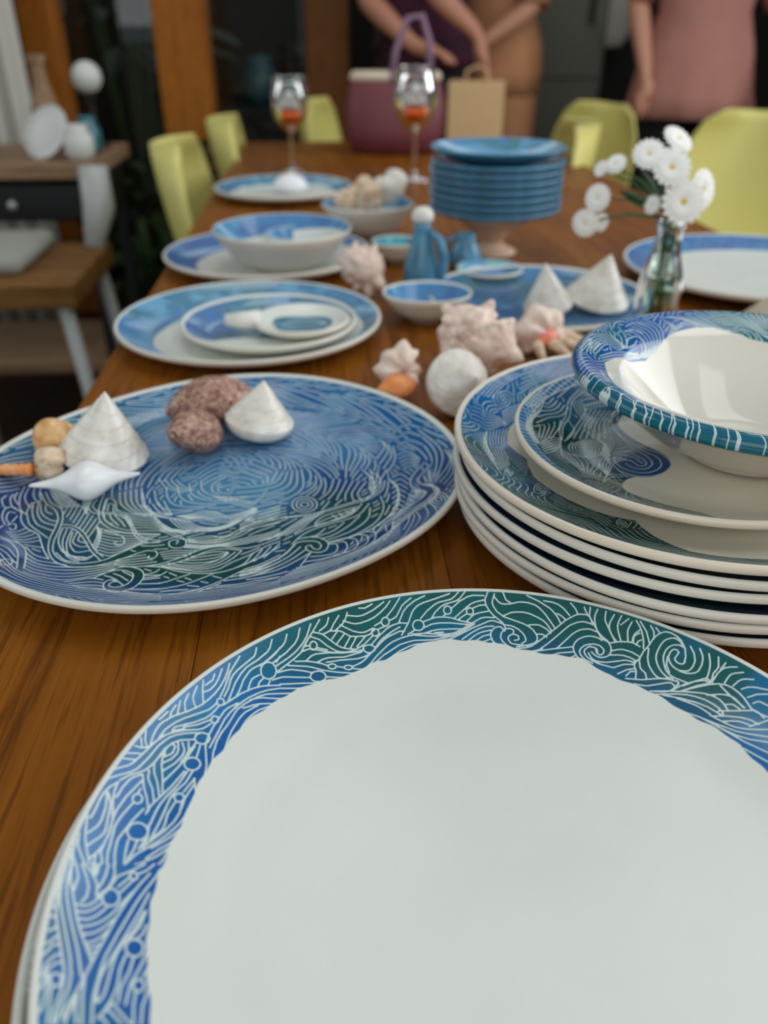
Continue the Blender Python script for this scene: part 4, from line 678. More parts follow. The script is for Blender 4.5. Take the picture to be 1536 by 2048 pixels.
1558,-510 1554,-542 1547,-568 1538,-585 1528,-593 1516,-590 1504,-578 1491,-558 1467,-501 1449,-434 1443,-400 1440,-338 1443,-312 1449,-291 1457,-275 1469,-266 1481,-264 1495,-270 1509,-283 1523,-303 1535,-329 1545,-361 1553,-397 1557,-435 1559,-473 1558,-510;
1305,-497 1299,-573 1293,-614 1258,-739;1353,-482 1367,-584 1367,-638 1356,-684 1322,-786;1405,-398 1421,-534 1422,-611 1411,-667 1367,-788;
1447,-403 1470,-549 1474,-599 1473,-629 1470,-655 1461,-687 1426,-766;1194,-539 1186,-671;1198,758 1249,801 1267,813 1286,819 1306,819 1328,808 1349,790 1419,711;
1218,665 1275,710 1293,718 1311,719 1331,710 1351,694 1423,606;1237,569 1292,610 1309,615 1327,613 1345,602 1362,584 1428,498;1330,-116 1357,-144 1365,-162 1362,-183 1341,-231;
1355,-125 1374,-159 1380,-184 1376,-203 1355,-249;1378,-137 1393,-174 1395,-200 1392,-219 1369,-268;1402,-151 1413,-195 1413,-219 1405,-241 1382,-288;
1235,442 1276,462 1292,467 1309,466 1325,457 1341,440 1355,417 1405,314;1246,381 1275,401 1296,412 1311,414 1326,409 1340,395 1353,376 1398,284;
1257,321 1300,356 1313,361 1326,359 1339,350 1350,334 1392,255;1268,263 1294,291 1309,304 1320,308 1332,307 1348,292 1385,224;
1278,205 1312,249 1321,256 1331,258 1336,257 1345,249 1378,193;970,205 1017,122 1027,98 1034,71 1036,25 1028,-93;1031,205 1051,105 1056,48 1051,-14 1036,-118;
1093,205 1078,26 1044,-143;1155,205 1051,-168;1090,733 1132,630 1139,594 1139,575 1133,538 1124,505 1076,373;1129,681 1162,564 1166,525 1166,505 1160,467 1151,433 1103,293;
1167,630 1191,499 1192,437 1186,398 1177,362 1129,216;1205,578 1218,456 1220,413 1218,371 1212,330 1203,293 1155,140;
-564,-144 -496,-329 -479,-361 -459,-386 -438,-402 -418,-412 -379,-422 -341,-426 -304,-427 -268,-421 -164,-393;
-489,-111 -452,-223 -423,-292 -406,-321 -386,-343 -366,-359 -346,-369 -326,-375 -288,-382 -251,-385 -197,-380 -92,-355;
-414,-77 -380,-189 -366,-224 -350,-254 -332,-280 -313,-301 -293,-315 -273,-325 -234,-336 -178,-342 -125,-337 -19,-317;
-339,-43 -307,-155 -292,-188 -275,-216 -257,-239 -238,-257 -218,-271 -199,-280 -161,-292 -105,-299 -51,-295 54,-278;
-262,-8 -233,-121 -218,-153 -200,-178 -182,-198 -143,-225 -105,-242 -67,-252 -49,-254 5,-253 129,-239;
-185,27 -169,-49 -159,-86 -143,-117 -124,-139 -86,-169 -29,-197 9,-207 27,-209 81,-209 205,-199;-490,46 -438,-41 -410,-74 -372,-101 -280,-144;
-449,46 -401,-33 -384,-55 -367,-73 -332,-95 -255,-132;-408,46 -364,-25 -333,-62 -301,-84 -230,-119;-368,46 -327,-17 -298,-51 -269,-73 -205,-107;
-164,-31 -116,42 -89,74 -74,85 -57,92 -40,96 -22,98 14,97 88,83 126,70 220,27;-187,17 -134,104 -104,141 -86,155 -68,163 -28,171 -7,172 35,167 99,152 142,134 249,71;
-211,66 -152,167 -136,190 -119,211 -99,226 -78,236 -56,243 -33,246 -10,247 38,242 86,231 111,223 159,198 279,115;
-235,115 -171,231 -153,258 -134,281 -112,299 -89,311 -64,318 -38,322 -12,323 41,318 95,305 122,295 149,282 177,264 309,161;
-260,166 -190,296 -170,327 -149,353 -125,373 -100,387 -72,396 -44,400 -15,402 44,397 104,381 134,369 164,353 194,332 340,206;
47,-69 154,-63 206,-57 274,-35 308,-21 324,-11 339,1 354,17 366,38 375,67 393,166;94,-144 205,-126 260,-112 329,-77 363,-54 379,-39 393,-21 405,2 414,31 419,64 425,176;
139,-217 255,-187 312,-166 366,-131 401,-103 418,-86 434,-67 447,-42 457,-12 461,23 462,61 458,186;
184,-289 305,-247 364,-219 420,-175 456,-140 473,-119 488,-94 500,-64 508,-27 509,15 506,59 490,196;
228,-359 353,-306 395,-285 415,-272 473,-219 509,-176 526,-151 542,-121 553,-85 559,-41 556,7 549,56 523,206;-59,-199 80,-287 130,-313 228,-359;-35,-199 98,-270 239,-336;
-10,-199 251,-312;14,-199 133,-237 262,-289;-546,-69 -546,62 -543,98 -536,129 -526,155 -512,177 -451,248;-501,-27 -493,91 -489,123 -482,152 -471,175 -458,195 -398,258;
-455,17 -441,121 -435,149 -427,174 -415,195 -402,213 -344,268;-409,61 -384,163 -366,207 -340,237 -290,279;-362,105 -330,191 -310,228 -285,255 -236,289;""",
rtop="""
-1085,705 -1089,691 -1097,681 -1107,679 -1114,689 -1113,711 -1110,725 -1095,752 -1084,764 -1073,771 -1062,774 -1052,772 -1044,765 -1039,751 -1037,733 -1040,711 -1047,686 -1057,661 -1071,638 -1087,618 -1105,604 -1122,596 -1138,597 -1152,605 -1161,623 -1166,647 -1165,678 -1158,712;
-1092,709 -1089,723 -1081,733 -1071,734 -1064,724 -1065,702 -1069,688 -1084,660 -1094,649 -1105,641 -1116,638 -1125,640 -1133,648 -1139,661 -1140,679 -1138,701 -1132,725 -1122,749 -1108,772 -1092,792 -1074,806 -1056,814 -1039,813 -1026,804 -1016,787 -1011,762 -1013,731 -1020,696;
-1324,519 -1288,520 -1271,516 -1265,510 -1261,498 -1255,455 -1250,446 -1242,441 -1215,443 -1147,459;
-1334,465 -1297,467 -1279,464 -1272,458 -1267,448 -1257,410 -1250,404 -1241,403 -1222,408 -1140,447;
-1345,411 -1306,414 -1287,411 -1279,406 -1273,397 -1264,373 -1259,364 -1250,361 -1241,363 -1220,375 -1133,435;
-1355,355 -1315,359 -1295,357 -1287,353 -1280,344 -1268,324 -1260,318 -1251,318 -1240,323 -1218,340 -1125,423;
-1366,298 -1324,302 -1303,301 -1294,298 -1272,274 -1262,271 -1252,274 -1228,293 -1118,411;-1377,240 -1333,245 -1312,245 -1302,243 -1275,223 -1265,223 -1252,230 -1227,255 -1111,398;
-1125,524 -1073,602 -1028,652 -971,701 -867,780;-1126,489 -1078,562 -1047,599 -995,651 -890,743;-1127,454 -1083,522 -1055,557 -914,706;-1129,418 -1071,504 -937,668;
-1130,382 -1093,439 -1018,544 -960,630;-1132,346 -1046,479 -983,591;-1263,194 -1281,54 -1283,26 -1282,-23 -1277,-67 -1259,-167 -1235,-342;
-1238,219 -1258,82 -1262,5 -1258,-40 -1244,-143 -1223,-318;-1213,243 -1236,108 -1241,32 -1238,-35 -1212,-295;-1188,265 -1213,134 -1221,58 -1220,-10 -1200,-273;
-1163,287 -1195,133 -1202,59 -1198,-97 -1188,-251;-1138,308 -1172,157 -1182,83 -1184,14 -1183,-76 -1177,-230;-1113,328 -1150,180 -1162,106 -1167,36 -1169,-56 -1165,-209;
-1386,61 -1345,-17 -1325,-75 -1266,-324 -1246,-420;-1363,89 -1339,28 -1322,-23 -1251,-347;-1340,115 -1317,24 -1295,-102 -1257,-277;-1317,141 -1296,-44 -1264,-210;
-1294,165 -1296,51 -1295,8 -1272,-145;-1270,189 -1285,108 -1291,56 -1290,11 -1280,-82;-1171,-62 -1124,-178 -1077,-310;-1161,-23 -1113,-139 -1068,-275;-1150,16 -1103,-101 -1059,-242;
-1140,54 -1113,-8 -1092,-63 -1051,-209;-1130,92 -1098,20 -1082,-26 -1042,-177;-1291,641 -1222,780 -1180,854 -1122,935 -1037,1039;-1264,648 -1194,789 -1151,863 -1091,945 -1005,1047;
-1237,654 -1166,797 -1122,872 -1074,938 -972,1054;-1211,660 -1139,805 -1094,880 -1044,946 -940,1061;-1184,665 -1111,812 -1065,888 -1014,953 -907,1067;
-907,1067 -795,1153 -719,1202 -623,1250 -470,1313;-922,1009 -808,1109 -770,1139 -731,1165 -692,1187 -633,1217 -475,1282;
-937,950 -823,1065 -783,1098 -743,1127 -703,1152 -642,1182 -480,1250;-952,889 -837,1019 -797,1057 -756,1088 -714,1115 -652,1147 -485,1217;
-968,826 -851,972 -811,1014 -769,1049 -726,1077 -662,1112 -490,1183;
-1188,-337 -1190,-346 -1194,-354 -1200,-358 -1202,-357 -1204,-346 -1201,-328 -1187,-297 -1174,-287 -1169,-287 -1164,-291 -1161,-299 -1162,-326 -1173,-362 -1181,-380 -1201,-411;
-1191,-336 -1190,-326 -1185,-318 -1180,-315 -1177,-317 -1175,-327 -1179,-345 -1193,-376 -1206,-388 -1211,-389 -1216,-385 -1218,-377 -1217,-348 -1207,-311 -1199,-293 -1180,-265;
-1131,-395 -1087,-407 -1073,-414 -1060,-423 -1048,-438 -1040,-459 -1033,-484 -1017,-587;-1103,-358 -1051,-391 -1039,-403 -1029,-419 -1015,-465 -1001,-565;
-1075,-324 -1029,-370 -1010,-402 -997,-448 -985,-544;-1047,-293 -1007,-351 -991,-386 -980,-431 -969,-525;
-1028,-502 -1031,-516 -1038,-526 -1045,-529 -1048,-526 -1050,-510 -1045,-483 -1032,-455 -1024,-444 -1015,-437 -1007,-435 -1000,-437 -994,-445 -991,-458 -994,-497 -1010,-546 -1022,-570 -1036,-592 -1051,-610;
-1033,-499 -1030,-486 -1023,-476 -1016,-474 -1013,-477 -1011,-493 -1016,-518 -1029,-547 -1038,-559 -1047,-568 -1055,-573 -1062,-572 -1068,-564 -1071,-550 -1067,-507 -1051,-456 -1040,-433 -1026,-414 -1012,-402;
-997,-594 -944,-675 -922,-698 -878,-738;-984,-573 -945,-638 -924,-667 -907,-685 -861,-725;-971,-552 -931,-623 -910,-654 -893,-673 -844,-714;
-958,-533 -913,-617 -896,-642 -878,-661 -827,-703;-945,-515 -899,-604 -883,-630 -864,-651 -811,-693;-910,-756 -842,-760 -815,-770 -800,-784 -787,-803 -776,-827 -746,-926;
-876,-731 -808,-748 -793,-756 -779,-768 -767,-785 -756,-806 -727,-890;-843,-710 -785,-735 -758,-755 -747,-769 -737,-786 -709,-858;-811,-693 -756,-728 -728,-754 -714,-776 -692,-829;
-636,-834 -639,-842 -644,-847 -649,-848 -651,-845 -652,-834 -647,-818 -637,-803 -631,-798 -618,-795 -613,-798 -609,-804 -607,-813 -611,-837 -624,-866 -634,-880 -657,-900;
-639,-831 -636,-823 -631,-818 -626,-818 -624,-821 -623,-831 -628,-847 -645,-869 -658,-874 -663,-872 -667,-865 -668,-856 -664,-829 -651,-800 -642,-788 -632,-779 -621,-774;
-595,-780 -578,-796 -575,-804 -577,-811 -587,-831 -629,-898;-566,-799 -551,-813 -548,-820 -548,-825 -557,-842 -594,-895;-538,-819 -522,-832 -522,-843 -559,-893;
-509,-838 -495,-848 -493,-856 -498,-864 -525,-892;-481,-857 -468,-865 -464,-869 -468,-875 -491,-892;
-498,-944 -453,-968 -366,-1020 -321,-1042 -297,-1050 -249,-1061 -224,-1065 -19,-1081 55,-1091;
-503,-959 -461,-990 -361,-1073 -317,-1097 -271,-1112 -246,-1116 -195,-1122 -42,-1132 30,-1144;
-508,-975 -469,-1013 -380,-1120 -361,-1138 -341,-1151 -319,-1162 -296,-1170 -247,-1179 -70,-1190 2,-1203;""",
salad="""
-616,60 -618,50 -622,44 -637,33 -647,31 -656,31 -663,36 -667,44 -668,57 -664,72 -656,89 -643,106 -626,122 -606,133 -586,138 -567,136 -550,126 -539,110 -534,87 -535,62 -544,36 -560,10 -582,-14 -610,-35 -642,-53 -675,-66 -706,-71 -733,-67;
-627,55 -637,51 -642,53 -645,58 -646,65 -638,86 -629,97 -617,106 -603,113 -588,115 -575,112 -564,104 -557,90 -555,72 -559,52 -568,31 -583,11 -603,-8 -627,-24 -654,-37 -680,-43 -704,-43 -724,-34 -736,-16 -740,11 -735,45 -719,84 -694,124;
-628,65 -626,75 -622,81 -607,91 -597,93 -589,91 -582,85 -578,75 -577,62 -581,48 -589,32 -602,17 -619,3 -638,-9 -658,-16 -678,-18 -696,-14 -709,-3 -715,15 -715,40 -706,70 -689,101 -665,132 -636,158 -603,177 -570,184 -540,180 -515,163;
-617,70 -606,73 -602,71 -599,66 -598,58 -600,49 -615,28 -641,11 -656,7 -670,7 -681,13 -689,24 -692,40 -689,61 -679,84 -663,109 -642,131 -617,149 -591,159 -565,161 -542,152 -525,134 -514,109 -512,79 -518,47 -533,15 -556,-15;
-260,676 -325,574 -340,541 -348,519 -358,474 -365,413 -367,365 -363,325 -355,287 -338,240 -311,177 -290,139 -238,66 -185,21 -164,-5 -151,-35 -142,-68 -139,-103 -141,-129 -148,-150 -162,-180 -180,-207 -199,-232 -219,-249 -241,-264 -271,-279 -300,-289 -323,-294 -346,-295 -368,-293 -396,-287 -428,-269 -483,-225;
-379,385 -348,233 -329,167 -304,113 -261,38 -246,16 -218,-17 -205,-39 -198,-63 -198,-105 -204,-142 -215,-168 -230,-189 -255,-214 -282,-233 -308,-246 -337,-251 -365,-249 -397,-237 -429,-216 -456,-184 -469,-155 -477,-100 -476,-78 -473,-63 -468,-58 -458,-56 -419,-63;
-365,308 -341,161 -329,103 -313,60 -279,4 -267,-21 -253,-81 -252,-116 -262,-145 -283,-175 -308,-196 -330,-203 -358,-201 -382,-191 -395,-175 -421,-129;
-348,4 -308,-48 -296,-73 -292,-99 -292,-125 -296,-142 -305,-154 -324,-163 -337,-164 -347,-161 -356,-148 -369,-104 -378,-93 -397,-85 -446,-80;
-497,-161 -477,-239 -468,-256 -452,-275 -427,-291 -394,-304 -370,-308 -314,-310;-982,354 -972,309 -969,273 -976,224 -1002,112 -1006,62 -1004,42 -997,9 -971,-58 -962,-89;
-949,395 -946,342 -948,301 -952,278 -990,139 -995,87 -989,27 -958,-85;-916,433 -920,373 -926,329 -933,304 -970,194 -977,165 -984,111 -983,65 -978,25 -954,-80;
-883,470 -895,403 -905,356 -957,220 -971,161 -975,108 -972,40 -950,-76;-851,504 -884,381 -944,245 -959,184 -965,129 -965,54 -960,10 -946,-72;
-818,537 -863,406 -931,269 -948,207 -955,150 -958,68 -955,20 -942,-68;-833,553 -807,527 -799,524 -793,526 -777,547 -735,620;-852,480 -802,489 -788,495 -781,501 -746,544 -711,608;
-873,404 -826,437 -784,463 -748,495 -723,528 -687,594;-894,322 -822,397 -747,454 -726,474 -706,501 -663,579;-915,236 -852,320 -814,364 -788,387 -726,431 -701,455 -678,489 -639,563;
-933,175 -896,223 -892,222 -892,214 -897,180 -933,29;-880,237 -858,249 -856,245 -856,235 -868,188 -910,46;-827,292 -820,273 -825,242 -887,61;-774,342 -782,294 -791,259 -865,75;
-722,388 -748,299 -762,260 -842,87;-942,-68 -886,42 -854,92 -838,109 -823,119 -809,124 -768,134;-941,-96 -886,7 -855,55 -840,72 -826,84 -772,113;
-940,-126 -895,-42 -857,16 -829,49 -777,90;-939,-156 -895,-79 -859,-23 -825,20 -781,68;-939,-187 -876,-85 -785,45;-939,-220 -859,-97 -790,22;
-521,791 -602,680 -622,644 -636,610 -673,467 -732,326 -751,269 -763,208 -775,98;
-497,776 -574,685 -594,654 -604,632 -616,596 -636,503 -648,464 -662,432 -704,350 -722,304 -736,251 -763,121;-666,414 -646,334 -645,305 -649,285 -657,263 -668,239 -748,113;
-599,643 -584,545 -578,520 -569,497 -547,456;-576,661 -560,544 -537,479;-552,677 -542,567 -527,502;-529,693 -524,583 -517,524;-502,598 -723,158;-469,604 -570,409 -677,178;
-436,608 -501,492 -538,420 -632,194;-403,612 -469,501 -505,430 -535,355 -588,205;-370,614 -437,508 -473,439 -500,363 -544,213;-337,616 -405,514 -441,446 -465,370 -502,216;
-305,617 -374,520 -393,488 -409,453 -431,374 -461,216;-273,617 -342,525 -361,494 -378,458 -389,419 -398,377 -420,216;
-502,514 -552,405 -563,376 -570,346 -570,321 -564,301 -538,254 -501,164 -495,144 -493,119 -499,88 -511,61 -553,-13;
-479,515 -528,406 -539,377 -546,347 -546,320 -541,299 -511,229 -497,167 -491,126 -491,101 -498,71 -509,43 -547,-33;
-456,515 -505,405 -515,376 -523,346 -523,319 -519,297 -498,240 -489,196 -486,152 -487,109 -489,84 -497,54 -541,-52;
-433,515 -482,404 -492,374 -500,344 -501,316 -497,292 -474,208 -472,184 -472,159 -488,66 -496,37 -536,-72;
-410,514 -459,402 -470,371 -477,340 -478,312 -475,287 -456,198 -455,172 -458,146 -495,20 -530,-91;
-388,513 -437,398 -447,368 -455,336 -457,306 -454,280 -441,212 -438,187 -438,160 -444,132 -484,32 -494,3 -525,-110;
-366,510 -414,394 -433,329 -435,299 -434,272 -422,202 -420,177 -421,149 -430,119 -483,15 -500,-43 -519,-129;
-775,98 -797,3 -798,-17 -791,-36 -777,-48 -753,-57 -701,-67 -664,-67 -633,-60 -591,-41 -548,-14 -526,6 -514,21 -505,40 -481,126;
-790,22 -811,-96 -814,-127 -812,-145 -806,-159 -798,-169 -764,-189 -750,-202 -734,-232 -709,-291;-801,-72 -771,-164 -749,-252 -737,-336 -729,-432;
-760,-60 -732,-154 -729,-186 -726,-288 -707,-421;-721,-52 -700,-118 -694,-148 -695,-183 -709,-273 -709,-293 -705,-325 -686,-413;
-682,-49 -659,-129 -658,-164 -690,-277 -693,-298 -688,-330 -665,-407;-645,-49 -623,-130 -622,-147 -624,-167 -630,-187 -664,-259 -672,-281 -676,-304 -671,-335 -644,-402;
-608,-54 -588,-135 -587,-152 -590,-172 -599,-192 -644,-264 -654,-287 -660,-311 -659,-329 -655,-341 -624,-399;-510,4 -561,-83 -579,-128 -586,-175 -577,-304;
-481,-13 -535,-86 -555,-125 -566,-169 -578,-309;-453,-30 -517,-100 -537,-136 -553,-193 -580,-313;-424,-47 -483,-95 -499,-112 -514,-135 -538,-189 -581,-318;
-396,-63 -457,-99 -475,-113 -492,-133 -522,-187 -582,-323;-510,649 -514,581;-485,662 -492,594;-461,675 -469,606;-436,687 -446,618;-411,699 -424,630;-386,710 -401,641;
-361,721 -378,652;-337,732 -356,662;-312,742 -333,672;-288,752 -311,682;-522,683 -442,730 -393,754 -343,773 -271,792;-513,635 -407,699 -347,727 -308,735 -248,732;
-630,-422 -589,-322 -577,-304 -560,-287 -547,-279 -528,-273 -495,-272 -477,-280 -451,-302;-622,-417 -579,-349 -564,-328 -550,-314 -540,-307 -524,-302 -480,-303;-613,-413 -535,-475;
-576,-358 -549,-412 -521,-441;-542,-312 -530,-380 -524,-390 -509,-409;-875,678 -834,769 -804,824 -772,868 -698,956;-838,644 -781,747 -757,786 -654,920;
-794,643 -749,714 -719,758 -610,884;-750,640 -702,712 -661,767 -559,883;-707,634 -611,763 -506,884;-976,400 -898,555 -824,679;-958,401 -883,547 -809,660;
-941,401 -899,484 -868,538 -841,578 -794,641;-924,400 -883,478 -853,529 -827,565 -779,621;-963,-342 -917,-381 -866,-438 -832,-485 -801,-543;
-940,-279 -893,-319 -849,-370 -809,-432 -779,-494;-919,-224 -864,-275 -827,-320 -794,-376 -759,-454;-899,-175 -843,-229 -806,-277 -774,-337 -741,-420;""",
bowl="""-963,442 -893,526 -864,557 -837,573 -810,584 -772,594 -748,594 -728,586 -712,569 -694,532;
-956,396 -899,479 -871,517 -857,531 -830,550 -817,556 -781,563 -759,560 -736,560 -717,552 -686,528;
-947,361 -864,488 -850,504 -823,527 -811,532 -778,534 -768,530 -746,530 -736,527 -725,530 -705,529 -688,524 -678,524;
-937,327 -871,440 -844,479 -830,493 -818,501 -794,509 -765,503 -756,498 -735,499 -712,504 -670,520;-928,293 -850,433 -825,466 -811,479 -789,484 -745,464 -734,467 -710,480 -662,516;
-919,260 -843,406 -818,443 -805,457 -794,460 -776,453 -753,437 -734,435 -721,444 -655,512;-747,647 -733,588 -731,587 -725,569 -712,559 -711,554 -699,546;
-719,659 -712,652 -708,653 -687,636 -683,636 -674,618 -673,596 -676,566 -689,477;-665,742 -642,677 -635,645 -638,599 -658,498;
-617,715 -584,708 -572,709 -551,702 -533,691 -514,660 -506,635 -497,620 -496,612 -501,591 -538,521;-591,748 -568,741 -556,741 -521,732 -503,718 -491,693 -473,628 -481,605 -524,532;
-564,781 -553,773 -528,770 -493,758 -474,741 -462,715 -458,701 -449,653 -451,642 -463,617 -509,543;
-538,810 -464,784 -444,764 -437,753 -432,737 -428,705 -427,665 -429,655 -444,628 -494,554;
-511,840 -499,834 -446,817 -434,810 -415,788 -403,760 -401,705 -403,680 -407,668 -435,626 -479,565;
-485,870 -472,862 -418,841 -394,825 -385,812 -375,779 -373,740 -381,692 -405,651 -465,576;-458,901 -432,884 -376,860 -355,836 -349,818 -345,778 -350,735 -358,703 -386,662 -451,583;
-310,916 -295,898 -292,889 -268,862 -266,841 -272,819 -281,799 -326,729;-280,908 -279,898 -269,884 -267,876 -255,855 -254,832 -261,812 -268,797 -301,746;
-252,895 -243,848 -243,825 -249,805 -274,767;-606,765 -554,816 -517,840 -494,841 -474,829 -468,829 -458,821 -452,821 -442,816;
-630,696 -570,734 -549,742 -545,740 -536,743 -533,740 -515,737 -513,733 -498,730;
-650,530 -634,588 -619,619 -597,642 -572,663 -551,673 -533,666 -528,659 -517,638 -516,630 -510,614 -506,610 -505,602 -508,587 -517,569 -561,504;-658,498 -605,552 -585,577 -558,626;
-540,623 -541,616 -535,593 -533,593 -531,586 -530,586 -530,577 -535,562 -558,521;-898,238 -825,326 -781,372 -725,415 -672,446 -566,531;
-894,211 -822,295 -766,351 -698,406 -637,464 -593,501 -565,520;-889,184 -820,263 -751,334 -710,371 -693,392 -663,424 -604,480 -563,512;-884,158 -750,303 -673,398 -601,472 -561,504;
-1043,252 -993,314 -964,371 -913,478;-1019,223 -899,468;-989,219 -959,307 -883,462;-959,218 -952,268 -943,301 -916,360 -868,452;
-928,218 -932,255 -931,274 -926,299 -901,355 -852,445;-1072,73 -1040,100 -1012,133 -1003,140 -995,144 -981,142 -965,126 -952,124 -944,127 -927,138 -889,173;
-1076,12 -1044,43 -1016,81 -998,94 -979,91 -974,86 -955,80 -931,90 -922,98 -897,115;-1080,-47 -1041,-5 -1021,24 -1004,39 -982,44 -977,40 -964,40 -958,37 -951,38 -907,54;
-1081,-96 -1076,-97 -1018,-23 -1001,-11 -980,-5 -974,-7 -960,-6 -954,-9 -941,-8 -936,-11 -917,-8;
-1077,-127 -1076,-140 -1072,-143 -1050,-113 -1015,-72 -999,-61 -984,-55 -970,-52 -958,-56 -949,-64 -943,-66 -929,-79;
-1073,-155 -1068,-186 -1046,-156 -1032,-144 -1014,-124 -989,-105 -969,-103 -956,-119 -943,-152;
-1069,-182 -1063,-218 -1058,-216 -1043,-198 -1021,-183 -1004,-166 -988,-157 -974,-154 -970,-158 -967,-168 -958,-229;
-1003,-348 -954,-415 -950,-418 -912,-521 -899,-540 -880,-557 -849,-560 -824,-574 -814,-577 -756,-613 -718,-634 -681,-642 -641,-642 -597,-634 -585,-628 -177,295 -109,281 -71,263 -3,212;
-989,-348 -1001,-415 -998,-424;-948,-439 -961,-504 -959,-503 -957,-509;-907,-544 -909,-591 -903,-600;-860,-572 -865,-655 -860,-660;-795,-652 -799,-668 -804,-728 -797,-732;
-738,-687 -749,-724 -753,-753 -756,-775 -751,-782;-685,-729 -699,-773 -706,-819 -703,-825 -700,-827;-625,-736 -652,-811 -660,-857 -657,-863 -655,-863;
-538,-710 -591,-851 -599,-902 -597,-903;-498,-789 -537,-892 -544,-932 -543,-936 -540,-939;-455,-785 -503,-911 -506,-958 -498,-963;
-993,-394 -1000,-414 -1002,-414 -1024,-354 -1023,-361 -1008,-347 -1003,-346 -995,-351 -991,-364 -993,-394;
21,232 61,266 86,284 119,295 148,291 184,277 191,271 208,262 215,255 232,247 248,236;18,225 72,246 104,251 141,242 149,236 184,223 192,216 210,210 234,195;
16,219 65,200 132,167 213,142;13,212 19,202 -433,-756 -445,-799 -458,-876 -460,-911 -456,-936 -437,-948 -410,-956 -374,-950 -359,-951;
-330,942 -315,943 -301,942 -253,950 -209,948 -166,942 -141,931 -117,915 -104,910 -93,901 -80,897 -20,861;
-264,963 -237,957 -222,958 -181,950 -166,950 -127,937 -91,915 -79,910 -56,892 -6,871 6,864 19,860 31,852;
-198,981 -173,972 -161,964 -123,952 -98,941 -64,916 -41,903 -30,893 -18,887 4,870 81,843;
-133,999 -111,979 -99,974 -78,955 -66,950 -56,940 -44,933 -34,922 9,888 18,876 40,860 52,852 103,837 118,836 130,830;
-68,1013 -29,969 -21,954 -1,933 10,925 56,868 87,842 111,829 178,818;96,898 110,895 125,896 179,881 193,879 218,868 232,865 267,843 286,821 318,769 325,754 351,722;
66,916 83,919 115,919 132,922 163,918 193,911 248,883 259,870 272,861 291,834 328,778 335,761 352,732;
37,938 55,940 74,947 93,950 148,956 165,953 195,938 212,934 253,901 290,863 321,817 329,798 349,768 357,750;
6,957 48,971 70,981 133,995 151,992 168,984 186,979 247,933 260,918 274,906 311,859 362,768;269,979 299,910 302,898 313,886 321,868 327,864 363,817 370,814 375,807;
308,983 316,961 316,950 324,929 330,904 337,891 341,887 349,874 362,859 365,850 382,831;348,990 351,937 356,912 369,888 370,880 378,875 380,868 388,863 390,855;
395,1010 381,960 378,931 383,903 389,900 392,891 395,890 396,885 399,884;-244,818 -203,853 -179,871 -155,883 -147,884 -118,883 -112,878 -84,872 -78,868 -71,868;
-238,840 -232,843 -177,890 -162,898 -147,902 -132,904 -88,890 -83,884 -76,883;-234,858 -182,902 -176,905 -160,917 -145,923 -125,923 -121,918 -81,898;""")
PAT = {k: parse(v) for k, v in PAT.items()}
cl = lambda t: np.clip(t, 0, 1)
# --- near plate stack
FB = [(-180, 127.6), (-176.5, 128.4), (-168.4, 126.9), (-157.5, 127.6), (-130, 124), (-100, 130), (-60, 125), (-20, 129), (10, 125), (23.6, 123.9), (30.9, 125.1), (39.7, 123.8), (51, 123.9), (61.3, 125), (67.1, 128.2), (80.2, 127), (89, 131.3), (97.7, 131.9), (103.4, 131.1), (111, 126.4), (119.7, 125), (135.7, 130.5), (143.7, 130.4), (155, 129.7), (162.9, 127.2), (177.2, 126.4), (180, 127.6)]
def paint_front(x, y, r, t):
    d = np.degrees(t); rin = np.interp(d, [a for a, _ in FB], [b_ for _, b_ in FB]) + 0.5 * np.sin(t * 23) + 0.3 * np.sin(t * 61)
    band = np.minimum(r - rin, 157.6 - r)
    dd = np.where(d < -90, d + 360, d)
    g = sm(150, 112, dd) * sm(10, 50, dd)
    n1 = fbm(x / 20, y / 20, 3); n2 = fbm(x / 9, y / 9, 8)
    inner = sm(16, 2, r - rin)
    c = np.tile(BLUE, (len(x), 1)); c = blend(c, ROYAL, sm(150, 200, dd) * (0.4 + 0.6 * n1)); c = blend(c, TEAL, cl(g * 1.1)); c = blend(c, GREEN, cl(g * 1.25 - 0.15) * sm(0.2, 0.6, n1))
    c = blend(c, TEAL, 0.45 * sm(0.5, 0.8, n2)); c = blend(c, ROYAL, cl(inner * (0.75 - 0.45 * g))); c = blend(c, BLUE, 0.5 * sm(70, 30, dd) * sm(0.4, 0.8, n2))
    c = blend(c, SKY, 0.28 * sm(0.55, 0.9, fbm(x / 14, y / 14, 21)) * (1 - g))  # light blue sheen of reflections painted in patches onto the border
    return c, band
f_top = lambda r: 0.007 + 0.017 * np.clip((r - 0.1) / 0.0595, 0, 1) ** 1.8 - 0.0006 * np.clip((r - 0.1575) / 0.002, 0, 1) ** 2
ang_f = lambda x, y: np.arctan2(y, x) + math.pi / 2 + 0.9 * np.sin(np.arctan2(y, x) * 12 + np.hypot(x, y) / 12)
in_f = lambda x, y: (np.hypot(x, y) < 157) & (np.hypot(x, y) > 128) & (np.arctan2(y, x) < R(20)) & (np.arctan2(y, x) > R(-158))
gen = flow_fill(PAT['front'], ang_f, in_f, (-162, -162, 162, 162), 3.0, 9)
o = pottery('dinner_plate', 0.1595, f_top, rimunder(0.1595, 0.0234), radial(0, 0.120, 0.1595, 0.00052), 1840, paint_front, PAT['front'] + gen, 0.76, (0.0457, 0.1788, TZ + 0.011))
tag(o, 'large white plate with blue and green wave border nearest the camera, upper of two', 'plate', 'near stack of plates')
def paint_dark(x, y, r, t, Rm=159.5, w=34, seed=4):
    n = fbm(x / 18, y / 18, seed); c = np.tile(NAVY * 0.6, (len(x), 1)); c = blend(c, GREEN * 0.6, sm(0.35, 0.75, n)); return c, np.minimum(r - (Rm - w), Rm - 2.2 - r)
